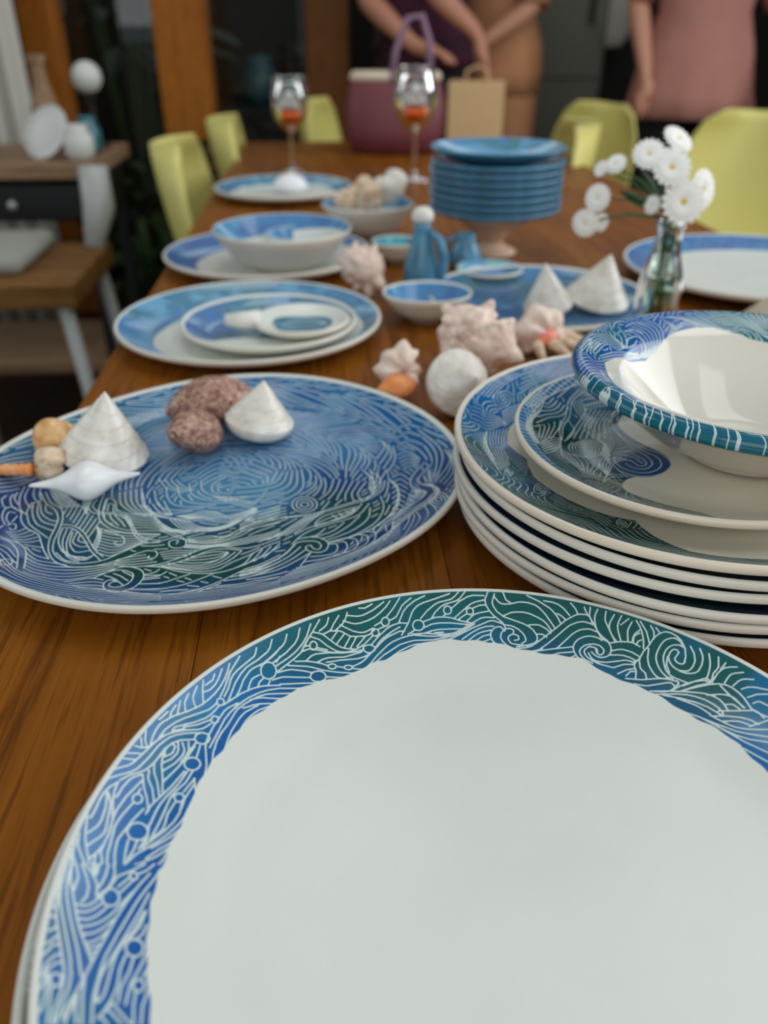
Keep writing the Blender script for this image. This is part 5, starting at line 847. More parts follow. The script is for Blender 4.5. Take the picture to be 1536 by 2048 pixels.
def simple_plate(name, Rm, loc, paint, lines=None, step=0.002, n=420, flat=0.1, rise=0.0235, base=0.007, foot=0.6, rimf=None, rz=0.0, width=1.0, start=None, pw=1.8):
    tp = lambda r: base + (rise - base) * np.clip((r - flat) / (Rm - flat), 0, 1) ** pw
    return pottery(name, Rm, tp, rimunder(Rm, rise - 0.0004, foot), radial(0, start if start is not None else flat, Rm, step), n, paint, lines, width, loc, rimf, rz)
o = simple_plate('dinner_plate', 0.1595, (0.0385, 0.1775, TZ + 0.0002), paint_dark, wave_lines(9, 128, 156, -3.14, 3.14, 90), 0.0009, 1000)
tag(o, 'plate mostly hidden under the near plate, its dark rim peeking out at left', 'plate', 'near stack of plates')
# --- wide swirl platter
RC = [167.55, -1.57, 0.22, 1.81, 6.59, 0.23, -2.38, 1.79, -0.05]
def rim_mid(t): return RC[0] + sum(RC[2 * k - 1] * np.cos(k * t) + RC[2 * k] * np.sin(k * t) for k in (1, 2, 3, 4))
def paint_mid(x, y, r, t):
    d = np.degrees(t); n1 = fbm(x / 26, y / 26, 11); n2 = fbm(x / 12, y / 12, 12)
    c = np.tile(ROYAL * 0.42 + BLUE * 0.14, (len(x), 1))
    c = blend(c, VIOLET * 0.6, 0.6 * sm(0.45, 0.8, n1) * sm(90, 140, r)); c = blend(c, NAVY, 0.6 * sm(0.5, 0.8, n2))
    ctr = sm(75, 20, np.hypot(x - 5, (y + 12) * 1.1)); c = blend(c, SKY * 0.8, ctr * 0.8)
    grn = sm(52, 72, r) * sm(140, 112, r) * sm(5, -45, y + 12 * (n1 - 0.5)); c = blend(c, GREEN * 0.62, cl(grn * (0.45 + 0.9 * n2)))
    back = sm(-10, 60, y) ; c = blend(c, BLUE * 0.9, back * 0.65); c = blend(c, SKY * 0.9, back * 0.35 * sm(0.45, 0.8, n2)); c = blend(c, TEAL, back * 0.5 * sm(-60, -120, x))
    return c, 163.8 - r
m_top = lambda r: 0.006 + 0.018 * np.clip((r - 0.128) / 0.040, 0, 1) ** 1.6 - 0.0008 * np.clip((r - 0.1645) / 0.0025, 0, 1) ** 2
def ang_mid(x, y):
    dx, dy = x - 4, y + 10; base = np.arctan2(dy * 1.15, dx) + math.pi / 2
    return base + 0.75 * (fbm(x / 30, y / 30, 41) - 0.5) * 2 + 0.5 * np.sin(np.hypot(dx, dy) / 9.0)
in_mid = lambda x, y: np.hypot(x, y) * 167 / rim_mid(np.arctan2(y, x)) < 163
gen = flow_fill(PAT['mid'], ang_mid, in_mid, (-182, -182, 182, 182), 3.5, 3)
o = pottery('serving_platter', 0.167, m_top, rimunder(0.167, 0.0232, 0.66, 0.008), radial(0, 0.0045, 0.167, 0.00056), 1760, paint_mid, PAT['mid'] + gen, 0.80, (-0.1135, 0.5035, TZ + 0.0002), rim_mid)
tag(o, 'wide wavy-edged platter covered in blue and green swirls, shells lying on it', 'platter')
# --- right stack
RB = [(-180, 108), (-176.2, 104.1), (-162.4, 107.9), (-147.6, 105.3), (-133.1, 101), (-124.8, 96), (-116, 112), (-108, 126), (-99.7, 128), (-86, 128), (-40, 118), (0, 112), (60, 112), (120, 110), (150, 113), (166, 114.6), (175.3, 114), (180, 108)]
def paint_rtop(x, y, r, t):
    d = np.degrees(t); rin = np.interp(d, [a for a, _ in RB], [b_ for _, b_ in RB]); n1 = fbm(x / 20, y / 20, 14)
    c = np.tile(ROYAL * 0.7, (len(x), 1)); c = blend(c, TEAL * 0.8, sm(0.4, 0.75, n1)); c = blend(c, GREEN * 0.7, sm(-165, -140, d) * sm(0, -60, d)); c = blend(c, BLUE, sm(100, 150, d) * 0.6)
    return c, np.minimum(r - rin, 144.8 - r)
r_top = lambda r: 0.007 + 0.017 * np.clip((r - 0.095) / 0.0525, 0, 1) ** 1.7
ang_r = lambda x, y: np.arctan2(y, x) + math.pi / 2 + 0.95 * np.sin(np.arctan2(y, x) * 13 + np.hypot(x, y) / 16) + 0.6 * (fbm(x / 16, y / 16, 77) - 0.5)
in_r = lambda x, y: (np.hypot(x, y) < 144.5) & (np.hypot(x, y) > np.interp(np.degrees(np.arctan2(y, x)), [a for a, _ in RB], [b_ for _, b_ in RB]))
gen = flow_fill(PAT['rtop'], ang_r, in_r, (-150, -150, 150, 150), 3.2, 5)
jit = [(0.1985, 0.4573), (0.1955, 0.4568), (0.1960, 0.4530), (0.1940, 0.4575), (0.1975, 0.4550)]
names = ['lowest of the right-hand stack, resting on the table', 'second from the bottom of the right-hand stack', 'third from the bottom of the right-hand stack', 'fourth from the bottom of the right-hand stack', 'second from the top among the large plates of the right-hand stack']
for i, (x, y) in enumerate(jit):
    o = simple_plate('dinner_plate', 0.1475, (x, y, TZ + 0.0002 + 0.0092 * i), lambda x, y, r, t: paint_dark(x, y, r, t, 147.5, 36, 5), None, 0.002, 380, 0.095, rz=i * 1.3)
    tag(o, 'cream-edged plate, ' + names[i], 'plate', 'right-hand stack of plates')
o = pottery('dinner_plate', 0.1475, r_top, rimunder(0.1475, 0.0236), radial(0, 0.090, 0.1475, 0.0006), 1400, paint_rtop, PAT['rtop'] + gen, 0.62, (0.1935, 0.4545, TZ + 0.0462))
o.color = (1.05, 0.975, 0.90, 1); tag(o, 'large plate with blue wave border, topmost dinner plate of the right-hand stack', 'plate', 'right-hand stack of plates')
SP = np.array([[-10, 100], [-18, 75], [-23, 61], [-32, 48], [-33, 37], [-29, 22], [-21, 9], [-14, -1], [-13, -13], [-21, -24], [-31, -31], [-43, -30], [-50, -37], [-53, -47], [-50, -56], [-38, -66], [-25, -75], [-16, -84], [-20, -105], [-120, -105], [-120, 100]], float)
def poly_sd(x, y, P):
    ins = np.zeros(x.shape, bool); d = np.full(x.shape, 99.0)
    for (x1, y1), (x2, y2) in zip(P, np.roll(P, -1, 0)):
        cnd = ((y1 > y) != (y2 > y)) & (x < (x2 - x1) * (y - y1) / (y2 - y1 + 1e-12) + x1); ins ^= cnd
        ex, ey = x2 - x1, y2 - y1; t = np.clip(((x - x1) * ex + (y - y1) * ey) / (ex * ex + ey * ey), 0, 1); d = np.minimum(d, np.hypot(x - x1 - t * ex, y - y1 - t * ey))
    return np.where(ins, d, -d)
def smooth_poly(P, k=3):
    for _ in range(k): P = np.stack([0.75 * P + 0.25 * np.roll(P, -1, 0), 0.25 * P + 0.75 * np.roll(P, -1, 0)], 1).reshape(-1, 2)
    return P
SPS = smooth_poly(SP, 2)
def paint_salad(x, y, r, t):
    n1 = fbm(x / 16, y / 16, 24); c = np.tile(GREEN * 0.6, (len(x), 1)); c = blend(c, TEAL * 0.65, sm(0.35, 0.7, n1)); c = blend(c, ROYAL * 0.75, sm(35, 8, np.hypot(x + 25, y + 18))); c = blend(c, BLUE, sm(96, 101, r)); c = blend(c, BLUE * 0.8, 0.6 * sm(20, 70, y))
    return c, np.minimum(poly_sd(x, y, SPS), 105.4 - r)
s_top = lambda r: 0.005 + 0.017 * np.clip((r - 0.055) / 0.0518, 0, 1) ** 1.8
rungs = []
for k in range(70):
    a = R(95) + k * R(2.9); rungs.append(np.array([[98.5 * math.cos(a), 98.5 * math.sin(a)], [105.5 * math.cos(a + 0.03), 105.5 * math.sin(a + 0.03)]]))
t = np.linspace(R(90), R(300), 150); rungs.append(np.c_[98.5 * np.cos(t), 98.5 * np.sin(t)])
ang_s = lambda x, y: 1.9 + 2.2 * (fbm(x / 22, y / 22, 91) - 0.5) * 2 + 0.5 * np.sin(y / 8)
in_s = lambda x, y: (poly_sd(x, y, SPS) > 1.0) & (np.hypot(x, y) < 97.5)
pat = PAT['salad'] + flow_fill(PAT['salad'], ang_s, in_s, (-112, -112, 10, 112), 3.3, 6)
o = pottery('side_plate', 0.1068, s_top, rimunder(0.1068, 0.0216, 0.58, 0.006), radial(0, 0.003, 0.1068, 0.0006), 1100, paint_salad, pat + rungs, 0.70, (0.1893, 0.4463, TZ + 0.0535))
o.color = (1.06, 0.975, 0.88, 0.6); tag(o, 'smaller cream plate half covered by a blue-green swirl, under the bowl', 'plate')  # creamier glaze; tint also holds the warm bounce and shade under the bowl
# --- bowl on top of the right stack
BB = [(-180, 91), (-166, 95), (-150, 95), (-130, 94.5), (-100, 94.5), (-75, 94), (-60, 86), (-40, 88), (0, 84), (40, 80), (63.7, 78.4), (71.8, 79.1), (80.1, 82.2), (89, 86.2), (96.6, 86.7), (106.4, 84.1), (117.9, 78.7), (124.6, 75.1), (134.9, 73.5), (148.1, 76.3), (160, 84), (169.9, 89.8), (180, 91)]
def paint_bowl(x, y, r, t):
    d = np.degrees(t); rin = np.interp(d, [a for a, _ in BB], [b_ for _, b_ in BB]); n1 = fbm(x / 15, y / 15, 44)
    c = np.tile(ROYAL, (len(x), 1)); c = blend(c, TEAL, sm(0.5, 0.8, n1) * 0.7); c = blend(c, TEAL, sm(105, 80, d) * sm(40, 70, d)); c = blend(c, TEAL * 0.9, sm(-178, -160, d) * sm(-60, -100, d) * 0.8)
    return c, r - rin
b_top = lambda r: np.where(r < 0.080, 0.006 + 0.041 * np.clip((r - 0.026) / 0.054, 0, 1) ** 1.7, 0.047 + 0.0093 * np.clip((r - 0.080) / 0.024, 0, 1) ** 0.8) - 0.002 * np.clip((r - 0.1045) / 0.004, 0, 1) ** 2
bun = [(0.1094, 0.0530), (0.1100, 0.0510), (0.1090, 0.0482), (0.104, 0.0455), (0.094, 0.0400), (0.082, 0.0310), (0.066, 0.0180), (0.050, 0.0095), (0.0385, 0.0055), (0.0362, 0.0040), (0.0358, 0.0003), (0.0325, 0.0), (0.0310, 0.0025), (0.01, 0.0028)]
rope = []
for k in range(60):
    a = R(-180) + k * R(6); rope.append(np.array([[96 * math.cos(a), 96 * math.sin(a)], [102 * math.cos(a + 0.012), 102 * math.sin(a + 0.012)], [108.5 * math.cos(a + 0.05), 108.5 * math.sin(a + 0.05)]])) if (R(-178) < a < R(-62) or R(-40) < a < R(50)) else None
gen = [np.c_[95.8 * np.cos(t), 95.8 * np.sin(t)] for t in [np.linspace(R(-178), R(-60), 80)]]
ang_b = lambda x, y: np.arctan2(y, x) + math.pi / 2 + 0.9 * np.sin(np.arctan2(y, x) * 11 + np.hypot(x, y) / 8)
in_b = lambda x, y: (np.hypot(x, y) < 107.5) & (np.hypot(x, y) > np.interp(np.degrees(np.arctan2(y, x)), [a for a, _ in BB], [b_ for _, b_ in BB])) & ~((np.arctan2(y, x) > R(-176)) & (np.arctan2(y, x) < R(-62)))
fill = flow_fill(PAT['bowl'], ang_b, in_b, (-112, -112, 112, 112), 2.8, 8)
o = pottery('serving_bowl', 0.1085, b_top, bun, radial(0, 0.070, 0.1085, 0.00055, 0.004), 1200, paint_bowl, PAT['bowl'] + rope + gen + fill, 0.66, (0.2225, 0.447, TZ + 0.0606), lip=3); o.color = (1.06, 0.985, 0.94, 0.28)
tag(o, 'white footed bowl with a blue wave rim crowning the right-hand stack', 'bowl')
# painted outside of the bowl rim is glazed over the lip: colour the lip rings too
def paint_lip(ob, lo, hi, col):
    me = ob.data; N = len(me.vertices); co = np.empty(N * 3, np.float32); me.vertices.foreach_get('co', co); co = co.reshape(-1, 3)
    r = np.hypot(co[:, 0], co[:, 1]); m = (r > lo) & (co[:, 2] < hi[1]) & (co[:, 2] > hi[0])
    for nm, val in (('band', 3.0),):
        a = np.empty(N, np.float32); me.attributes[nm].data.foreach_get('value', a); a[m] = val; me.attributes[nm].data.foreach_set('value', a)
    pc = np.empty(N * 4, np.float32); me.attributes['paint'].data.foreach_get('color', pc); pc = pc.reshape(-1, 4); sel = m & (pc[:, 0] > 0.65); pc[sel, :3] = col; me.attributes['paint'].data.foreach_set('color', pc.ravel())
paint_lip(o, 0.1035, (0.0452, 0.0560), TEAL)
# ------------------------------------------------------------------ tableware further back
GLARE = L3(136, 176, 204)
ROYAL, BLUE, TEAL, VIOLET, SKY = [c * 0.68 + GLARE * 0.32 for c in (ROYAL, BLUE, TEAL, VIOLET, SKY)]  # glare on the far tableware is mixed into its paint colours
def paint_rim(Rm, w, seed, cols, blob=None, edge=2.5, sc=18):
    def f(x, y, r, t):
        n1 = fbm(x / sc, y / sc, seed); n2 = fbm(x / sc * 1.7, y / sc * 1.7, seed + 1)
        c = np.tile(cols[0], (len(x), 1)); c = blend(c, cols[1], sm(0.35, 0.7, n1)); c = blend(c, cols[2], sm(0.5, 0.8, n2))
        rin = Rm - w * (0.75 + 0.5 * n1) if np.isscalar(w) else Rm - w(t)
        return c, np.minimum(r - rin, Rm - edge - r)
    return f
def paint_full(seed, cols, Rm, edge=3.0, sc=22):
    def f(x, y, r, t):
        n1 = fbm(x / sc, y / sc, seed); n2 = fbm(x / sc * 2, y / sc * 2, seed + 1)
        c = np.tile(cols[0], (len(x), 1)); c = blend(c, cols[1], sm(0.35, 0.7, n1)); c = blend(c, cols[2], sm(0.55, 0.8, n2)); return c, Rm - edge - r
    return f
def half(w0, w1, a0):     # painted width varies round the rim: broad on one side
    return lambda t: w0 + (w1 - w0) * (0.5 + 0.5 * np.cos(t - a0)) ** 1.5
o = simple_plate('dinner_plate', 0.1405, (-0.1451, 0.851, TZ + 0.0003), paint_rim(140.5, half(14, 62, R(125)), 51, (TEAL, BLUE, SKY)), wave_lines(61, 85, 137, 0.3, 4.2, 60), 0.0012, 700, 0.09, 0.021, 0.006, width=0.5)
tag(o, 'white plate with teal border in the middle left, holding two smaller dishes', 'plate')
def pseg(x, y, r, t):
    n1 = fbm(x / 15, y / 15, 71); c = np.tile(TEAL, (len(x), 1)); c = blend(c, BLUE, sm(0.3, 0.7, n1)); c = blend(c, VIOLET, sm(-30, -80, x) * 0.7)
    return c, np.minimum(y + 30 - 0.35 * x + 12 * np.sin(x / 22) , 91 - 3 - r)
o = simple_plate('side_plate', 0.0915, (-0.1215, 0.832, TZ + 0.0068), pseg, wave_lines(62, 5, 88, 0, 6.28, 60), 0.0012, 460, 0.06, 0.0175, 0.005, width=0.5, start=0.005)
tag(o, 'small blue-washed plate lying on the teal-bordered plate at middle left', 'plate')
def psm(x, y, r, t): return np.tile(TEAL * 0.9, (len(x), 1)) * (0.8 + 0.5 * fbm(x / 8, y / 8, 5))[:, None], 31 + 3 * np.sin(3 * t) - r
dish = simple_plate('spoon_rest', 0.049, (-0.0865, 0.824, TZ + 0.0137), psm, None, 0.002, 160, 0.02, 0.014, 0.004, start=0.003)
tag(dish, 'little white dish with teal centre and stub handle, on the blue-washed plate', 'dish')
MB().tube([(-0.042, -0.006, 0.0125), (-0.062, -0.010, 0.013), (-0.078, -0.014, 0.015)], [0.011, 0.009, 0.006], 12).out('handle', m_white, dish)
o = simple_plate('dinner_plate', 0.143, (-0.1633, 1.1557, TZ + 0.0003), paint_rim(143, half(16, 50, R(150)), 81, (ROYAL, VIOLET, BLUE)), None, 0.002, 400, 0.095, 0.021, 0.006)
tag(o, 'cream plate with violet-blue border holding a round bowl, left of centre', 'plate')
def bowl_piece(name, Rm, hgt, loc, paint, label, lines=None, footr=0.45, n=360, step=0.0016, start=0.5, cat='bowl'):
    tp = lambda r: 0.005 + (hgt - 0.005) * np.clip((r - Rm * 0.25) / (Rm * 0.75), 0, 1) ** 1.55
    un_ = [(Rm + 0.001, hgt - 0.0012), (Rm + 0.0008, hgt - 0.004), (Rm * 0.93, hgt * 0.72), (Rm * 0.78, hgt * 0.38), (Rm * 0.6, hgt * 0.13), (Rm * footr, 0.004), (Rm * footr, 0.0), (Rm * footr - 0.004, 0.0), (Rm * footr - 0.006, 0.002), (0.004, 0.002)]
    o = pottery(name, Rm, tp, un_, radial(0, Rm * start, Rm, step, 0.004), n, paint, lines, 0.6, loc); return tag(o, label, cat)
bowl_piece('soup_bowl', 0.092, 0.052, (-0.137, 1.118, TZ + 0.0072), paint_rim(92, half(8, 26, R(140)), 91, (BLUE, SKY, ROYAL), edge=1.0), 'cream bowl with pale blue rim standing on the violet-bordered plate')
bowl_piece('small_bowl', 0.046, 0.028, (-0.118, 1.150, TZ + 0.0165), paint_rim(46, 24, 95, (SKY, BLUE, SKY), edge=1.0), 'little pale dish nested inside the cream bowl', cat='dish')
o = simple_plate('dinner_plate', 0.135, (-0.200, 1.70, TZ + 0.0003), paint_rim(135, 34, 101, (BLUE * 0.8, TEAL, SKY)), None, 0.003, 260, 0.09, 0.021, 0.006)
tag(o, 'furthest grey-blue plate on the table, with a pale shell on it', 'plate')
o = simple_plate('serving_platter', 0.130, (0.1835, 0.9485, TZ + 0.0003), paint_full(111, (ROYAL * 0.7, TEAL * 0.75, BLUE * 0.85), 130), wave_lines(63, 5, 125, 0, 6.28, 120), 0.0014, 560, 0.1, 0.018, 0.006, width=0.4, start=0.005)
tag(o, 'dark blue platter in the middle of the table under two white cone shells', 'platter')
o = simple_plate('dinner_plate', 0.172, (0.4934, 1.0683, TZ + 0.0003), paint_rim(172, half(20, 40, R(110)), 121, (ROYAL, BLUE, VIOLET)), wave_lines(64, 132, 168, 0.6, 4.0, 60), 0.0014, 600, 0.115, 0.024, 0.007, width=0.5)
tag(o, 'white plate with blue border behind the flower bottle at right', 'plate')
# small oval boat bowl
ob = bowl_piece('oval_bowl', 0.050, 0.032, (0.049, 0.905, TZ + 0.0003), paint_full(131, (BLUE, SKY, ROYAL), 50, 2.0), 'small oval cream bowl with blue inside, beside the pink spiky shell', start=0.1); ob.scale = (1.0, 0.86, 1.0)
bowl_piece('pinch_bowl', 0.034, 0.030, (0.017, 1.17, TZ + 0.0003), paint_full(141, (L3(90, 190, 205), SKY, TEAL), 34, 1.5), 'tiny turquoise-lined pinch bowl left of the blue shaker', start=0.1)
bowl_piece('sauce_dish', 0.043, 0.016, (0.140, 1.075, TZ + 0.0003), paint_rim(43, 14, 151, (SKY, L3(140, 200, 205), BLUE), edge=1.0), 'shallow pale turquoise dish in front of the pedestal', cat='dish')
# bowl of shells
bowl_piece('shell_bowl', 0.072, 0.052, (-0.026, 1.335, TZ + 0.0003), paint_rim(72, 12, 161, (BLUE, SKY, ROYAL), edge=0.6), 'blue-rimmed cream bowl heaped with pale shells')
# beige upturned bowl
o = mesh('upturned_bowl', *lathe([(0, 0.062), (0.028, 0.062), (0.032, 0.058), (0.036, 0.0545), (0.058, 0.045), (0.078, 0.026), (0.088, 0.004), (0.089, 0.0), (0.085, 0.0), (0.075, 0.024), (0.055, 0.041), (0, 0.05)], 72), plain('beige_stoneware', lin(196, 184, 160), 0.6, 0.06, 40, 0.1)); o.location = (0.440, 0.790, TZ + 0.0003)
tag(o, 'plain beige bowl turned upside down at the right edge', 'bowl')
# pedestal with stacked bowls
m_blush = plain('blush_ceramic', lin(214, 184, 160), 0.45, 0.05, 20)
st = empty('cake_stand', (0.160, 1.225, TZ + 0.0003)); tag(st, 'blush pedestal stand carrying the tall stack of blue bowls', 'cake stand')
mesh('stand_base', *lathe([(0, 0), (0.036, 0), (0.037, 0.003), (0.030, 0.007), (0.018, 0.012), (0.015, 0.018), (0, 0.018)], 40), m_blush, st)
mesh('stand_top', *lathe([(0, 0.0175), (0.0155, 0.0175), (0.022, 0.026), (0.042, 0.040), (0.060, 0.051), (0.066, 0.056), (0.062, 0.0575), (0, 0.0575)], 48), m_blush, st)
m_sblue, nt, b = newmat('blue_striped_glaze')
mp = mapping(nt, (1, 1, 1)); n1 = noise(nt, 26, 3, mp); c1 = ramp(nt, n1, [(0.3, lin(56, 112, 138)), (0.55, lin(78, 138, 170)), (0.75, lin(130, 180, 206))]); nt.links.new(c1, b.inputs['Base Color']); setp(b, Roughness=0.25)
ords = ['lowest', 'second', 'third', 'fourth', 'fifth', 'sixth', 'seventh']
for i in range(7):
    zb = TZ + 0.0585 + i * 0.0102
    v, f = lathe([(0, 0.002), (0.05, 0.002), (0.085, 0.0075), (0.0935, 0.0105), (0.0948, 0.0098), (0.0950, 0.0080), (0.0905, 0.0025), (0.06, 0.0002), (0, 0.0002)] , 80)
    o = mesh('coupe_plate', v, f, m_sblue); o.location = (0.160 + 0.0012 * math.sin(i * 2.3), 1.225 + 0.001 * math.cos(i * 1.7), zb)
    tag(o, 'blue coupe plate on the pedestal, %s from the bottom of its stack' % ords[i], 'plate', 'blue stack on the pedestal')
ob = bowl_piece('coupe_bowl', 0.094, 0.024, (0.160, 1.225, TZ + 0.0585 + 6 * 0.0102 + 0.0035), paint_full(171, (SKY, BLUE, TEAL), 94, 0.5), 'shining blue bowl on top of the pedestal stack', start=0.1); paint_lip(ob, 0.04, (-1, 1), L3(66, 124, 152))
# blue shaker
sk = empty('salt_shaker', (0.046, 0.999, TZ + 0.0003)); tag(sk, 'slender blue ceramic shaker with a white top', 'shaker')
mesh('body', *lathe([(0, 0), (0.017, 0), (0.0205, 0.003), (0.0225, 0.018), (0.0215, 0.034), (0.016, 0.054), (0.0115, 0.07), (0.0098, 0.082), (0.0105, 0.088), (0, 0.089)], 40), m_sblue, sk)
mesh('cap', *lathe([(0, 0.0885), (0.0115, 0.0885), (0.0135, 0.092), (0.0130, 0.099), (0.0085, 0.1045), (0, 0.106)], 32), m_white, sk)
MB().tube([(0.008, -0.006, 0.078), (0.020, -0.010, 0.07), (0.0265, -0.012, 0.05), (0.0255, -0.011, 0.03), (0.018, -0.008, 0.014)], [0.004, 0.0055, 0.006, 0.0055, 0.004], 12).out('side_fin', m_sblue, sk)
# little blue bird jug
jg = empty('cream_jug', (0.112, 1.13, TZ + 0.0003)); tag(jg, 'small mid-blue jug tucked between shaker and pedestal', 'jug')
mesh('body', *lathe([(0, 0), (0.014, 0), (0.021, 0.008), (0.023, 0.018), (0.017, 0.032), (0.012, 0.040), (0.014, 0.047), (0.0125, 0.047), (0.0105, 0.041), (0.015, 0.031), (0, 0.01)], 36), m_sblue, jg)
MB().tube([(-0.012, 0, 0.042), (-0.026, 0, 0.038), (-0.029, 0, 0.026), (-0.021, 0, 0.014)], 0.003, 8).out('handle', m_sblue, jg)
# wine glasses
m_spritz, nt, b = newmat('orange_drink'); setp(b, Base_Color=(0.95, 0.14, 0.01, 1), Roughness=0.08, Transmission_Weight=0.1, IOR=1.33)
m_ice = plain('ice', (0.86, 0.9, 0.92, 1), 0.2, 0.05, 60)
def wineglass(loc, s, label):
    t = empty('wine_glass', loc); tag(t, label, 'glass', 'spritz glasses')
    p = [(0, 0), (0.034, 0), (0.035, 0.0015), (0.02, 0.0035), (0.006, 0.007), (0.0042, 0.02), (0.004, 0.075), (0.006, 0.086), (0.020, 0.095), (0.034, 0.112), (0.041, 0.138), (0.040, 0.165), (0.034, 0.200), (0.0332, 0.2005), (0.0328, 0.2), (0.0386, 0.165), (0.0396, 0.138), (0.0327, 0.113), (0.0192, 0.0965), (0, 0.090)]
    mesh('glass_body', *lathe([(r * s, z * s) for r, z in p], 40), m_glass, t)
    q = [(0, 0.0905), (0.0188, 0.097), (0.0322, 0.1135), (0.0385, 0.130), (0, 0.130)]
    mesh('drink', *lathe([(r * s, z * s) for r, z in q], 32), m_spritz, t)
    for k, (x, y, z) in enumerate(((0.010, 0.006, 0.144), (-0.012, -0.004, 0.146), (0.002, -0.012, 0.163))):
        MB().box((x * s, y * s, z * s), (0.02 * s, 0.02 * s, 0.019 * s), 0.003, k * 0.7).out('ice_cube', m_ice, t)
    return t
wineglass((-0.213, 2.02, TZ + 0.0003), 0.98, 'wine glass with orange drink standing behind the furthest plate')
wineglass((0.066, 1.90, TZ + 0.0003), 1.10, 'larger wine glass with orange drink in front of the maroon handbag')
# ------------------------------------------------------------------ shells
def shellmat(name, stops, scale, rough=0.35, dist=1.0, stripes=None, bump=0.3):
    m, nt, b = newmat(name); f = noise(nt, scale, 5, None, 0.6, dist); c = ramp(nt, f, stops)
    nt.links.new(c, b.inputs['Base Color']); setp(b, Roughness=rough)
    bn = nt.nodes.new('ShaderNodeBump'); bn.inputs['Strength'].default_value = bump; bn.inputs['Distance'].default_value = 0.001
    nt.links.new(f, bn.inputs['Height']); nt.links.new(bn.outputs[0], b.inputs['Normal']); return m
m_pearl = shellmat('pearl_shell', [(0.25, lin(196, 186, 168)), (0.5, lin(226, 222, 212)), (0.75, lin(244, 243, 240))], 55, 0.28, 0.6, bump=0.15)
m_brown = shellmat('mottled_brown_shell', [(0.30, lin(84, 50, 44)), (0.45, lin(140, 98, 86)), (0.55, lin(176, 140, 122)), (0.72, lin(206, 178, 156))], 130, 0.35, 2.0)
m_pink = shellmat('pink_chalky_shell', [(0.3, lin(205, 172, 158)), (0.5, lin(234, 212, 198)), (0.7, lin(246, 234, 224))], 70, 0.6, 0.8)
m_tan = shellmat('honey_shell', [(0.3, lin(200, 140, 75)), (0.5, lin(228, 186, 130)), (0.7, lin(240, 226, 205))], 34, 0.25, 0.8, bump=0.1)
m_chalk = shellmat('white_china_shell', [(0.3, lin(225, 228, 232)), (0.7, lin(246, 247, 250))], 30, 0.22, 0.3, bump=0.02)
m_orange = shellmat('orange_lip_shell', [(0.3, lin(226, 122, 56)), (0.6, lin(238, 160, 96)), (0.8, lin(240, 200, 160))], 40, 0.35)
m_coral = shellmat('coral_lip', [(0.3, lin(235, 120, 100)), (0.7, lin(245, 160, 135))], 40, 0.35)
m_sand = shellmat('sandy_shell', [(0.3, lin(176, 136, 100)), (0.5, lin(214, 190, 160)), (0.7, lin(238, 226, 208))], 90, 0.45)
def trochus(Rb, Ht, turns=6, n=72, m=90, round_=0.12):
    """top shell: stepped helical cone, rounded base"""
    v = []; f = []
    for i in range(m + 1):
        u = i / m                                   # 0 apex .. 1 base edge
        for j in range(n):
            a = 2 * math.pi * j / n; ph = (u ** 0.85 * turns + a / (2 * math.pi)) % 1.0
            st_ = 0.035 * (ph ** 1.3 - 0.5) * min(1, u * 3) ; r = Rb * (u ** 0.96) * (1 + st_ * (0.35 + 0.65 * (1 - u)))
            r *= 1 + 0.012 * math.sin(a * 17 + u * 30) * u
            z = Ht * (1 - u) ** 1.02 * (1 - round_) + Ht * round_
            v.append((r * math.cos(a), r * math.sin(a), z))
    for k in range(1, 9):                            # rounded underside
        q = k / 8 * math.pi / 2
        for j in range(n):
            a = 2 * math.pi * j / n; r = Rb * (0.25 + 0.75 * math.cos(q) ** 0.6) if k < 8 else Rb * 0.25
            v.append((r * math.cos(a), r * math.sin(a), Ht * round_ * (1 - math.sin(q))))
    rows = m + 9
    for i in range(rows - 1):
        for j in range(n): k = (j + 1) % n; f.append((i * n + j, (i + 1) * n + j, (i + 1) * n + k, i * n + k))
    f.append(tuple(range(n))); f.append(tuple((rows - 1) * n + j for j in range(n - 1, -1, -1)))
    return v, f
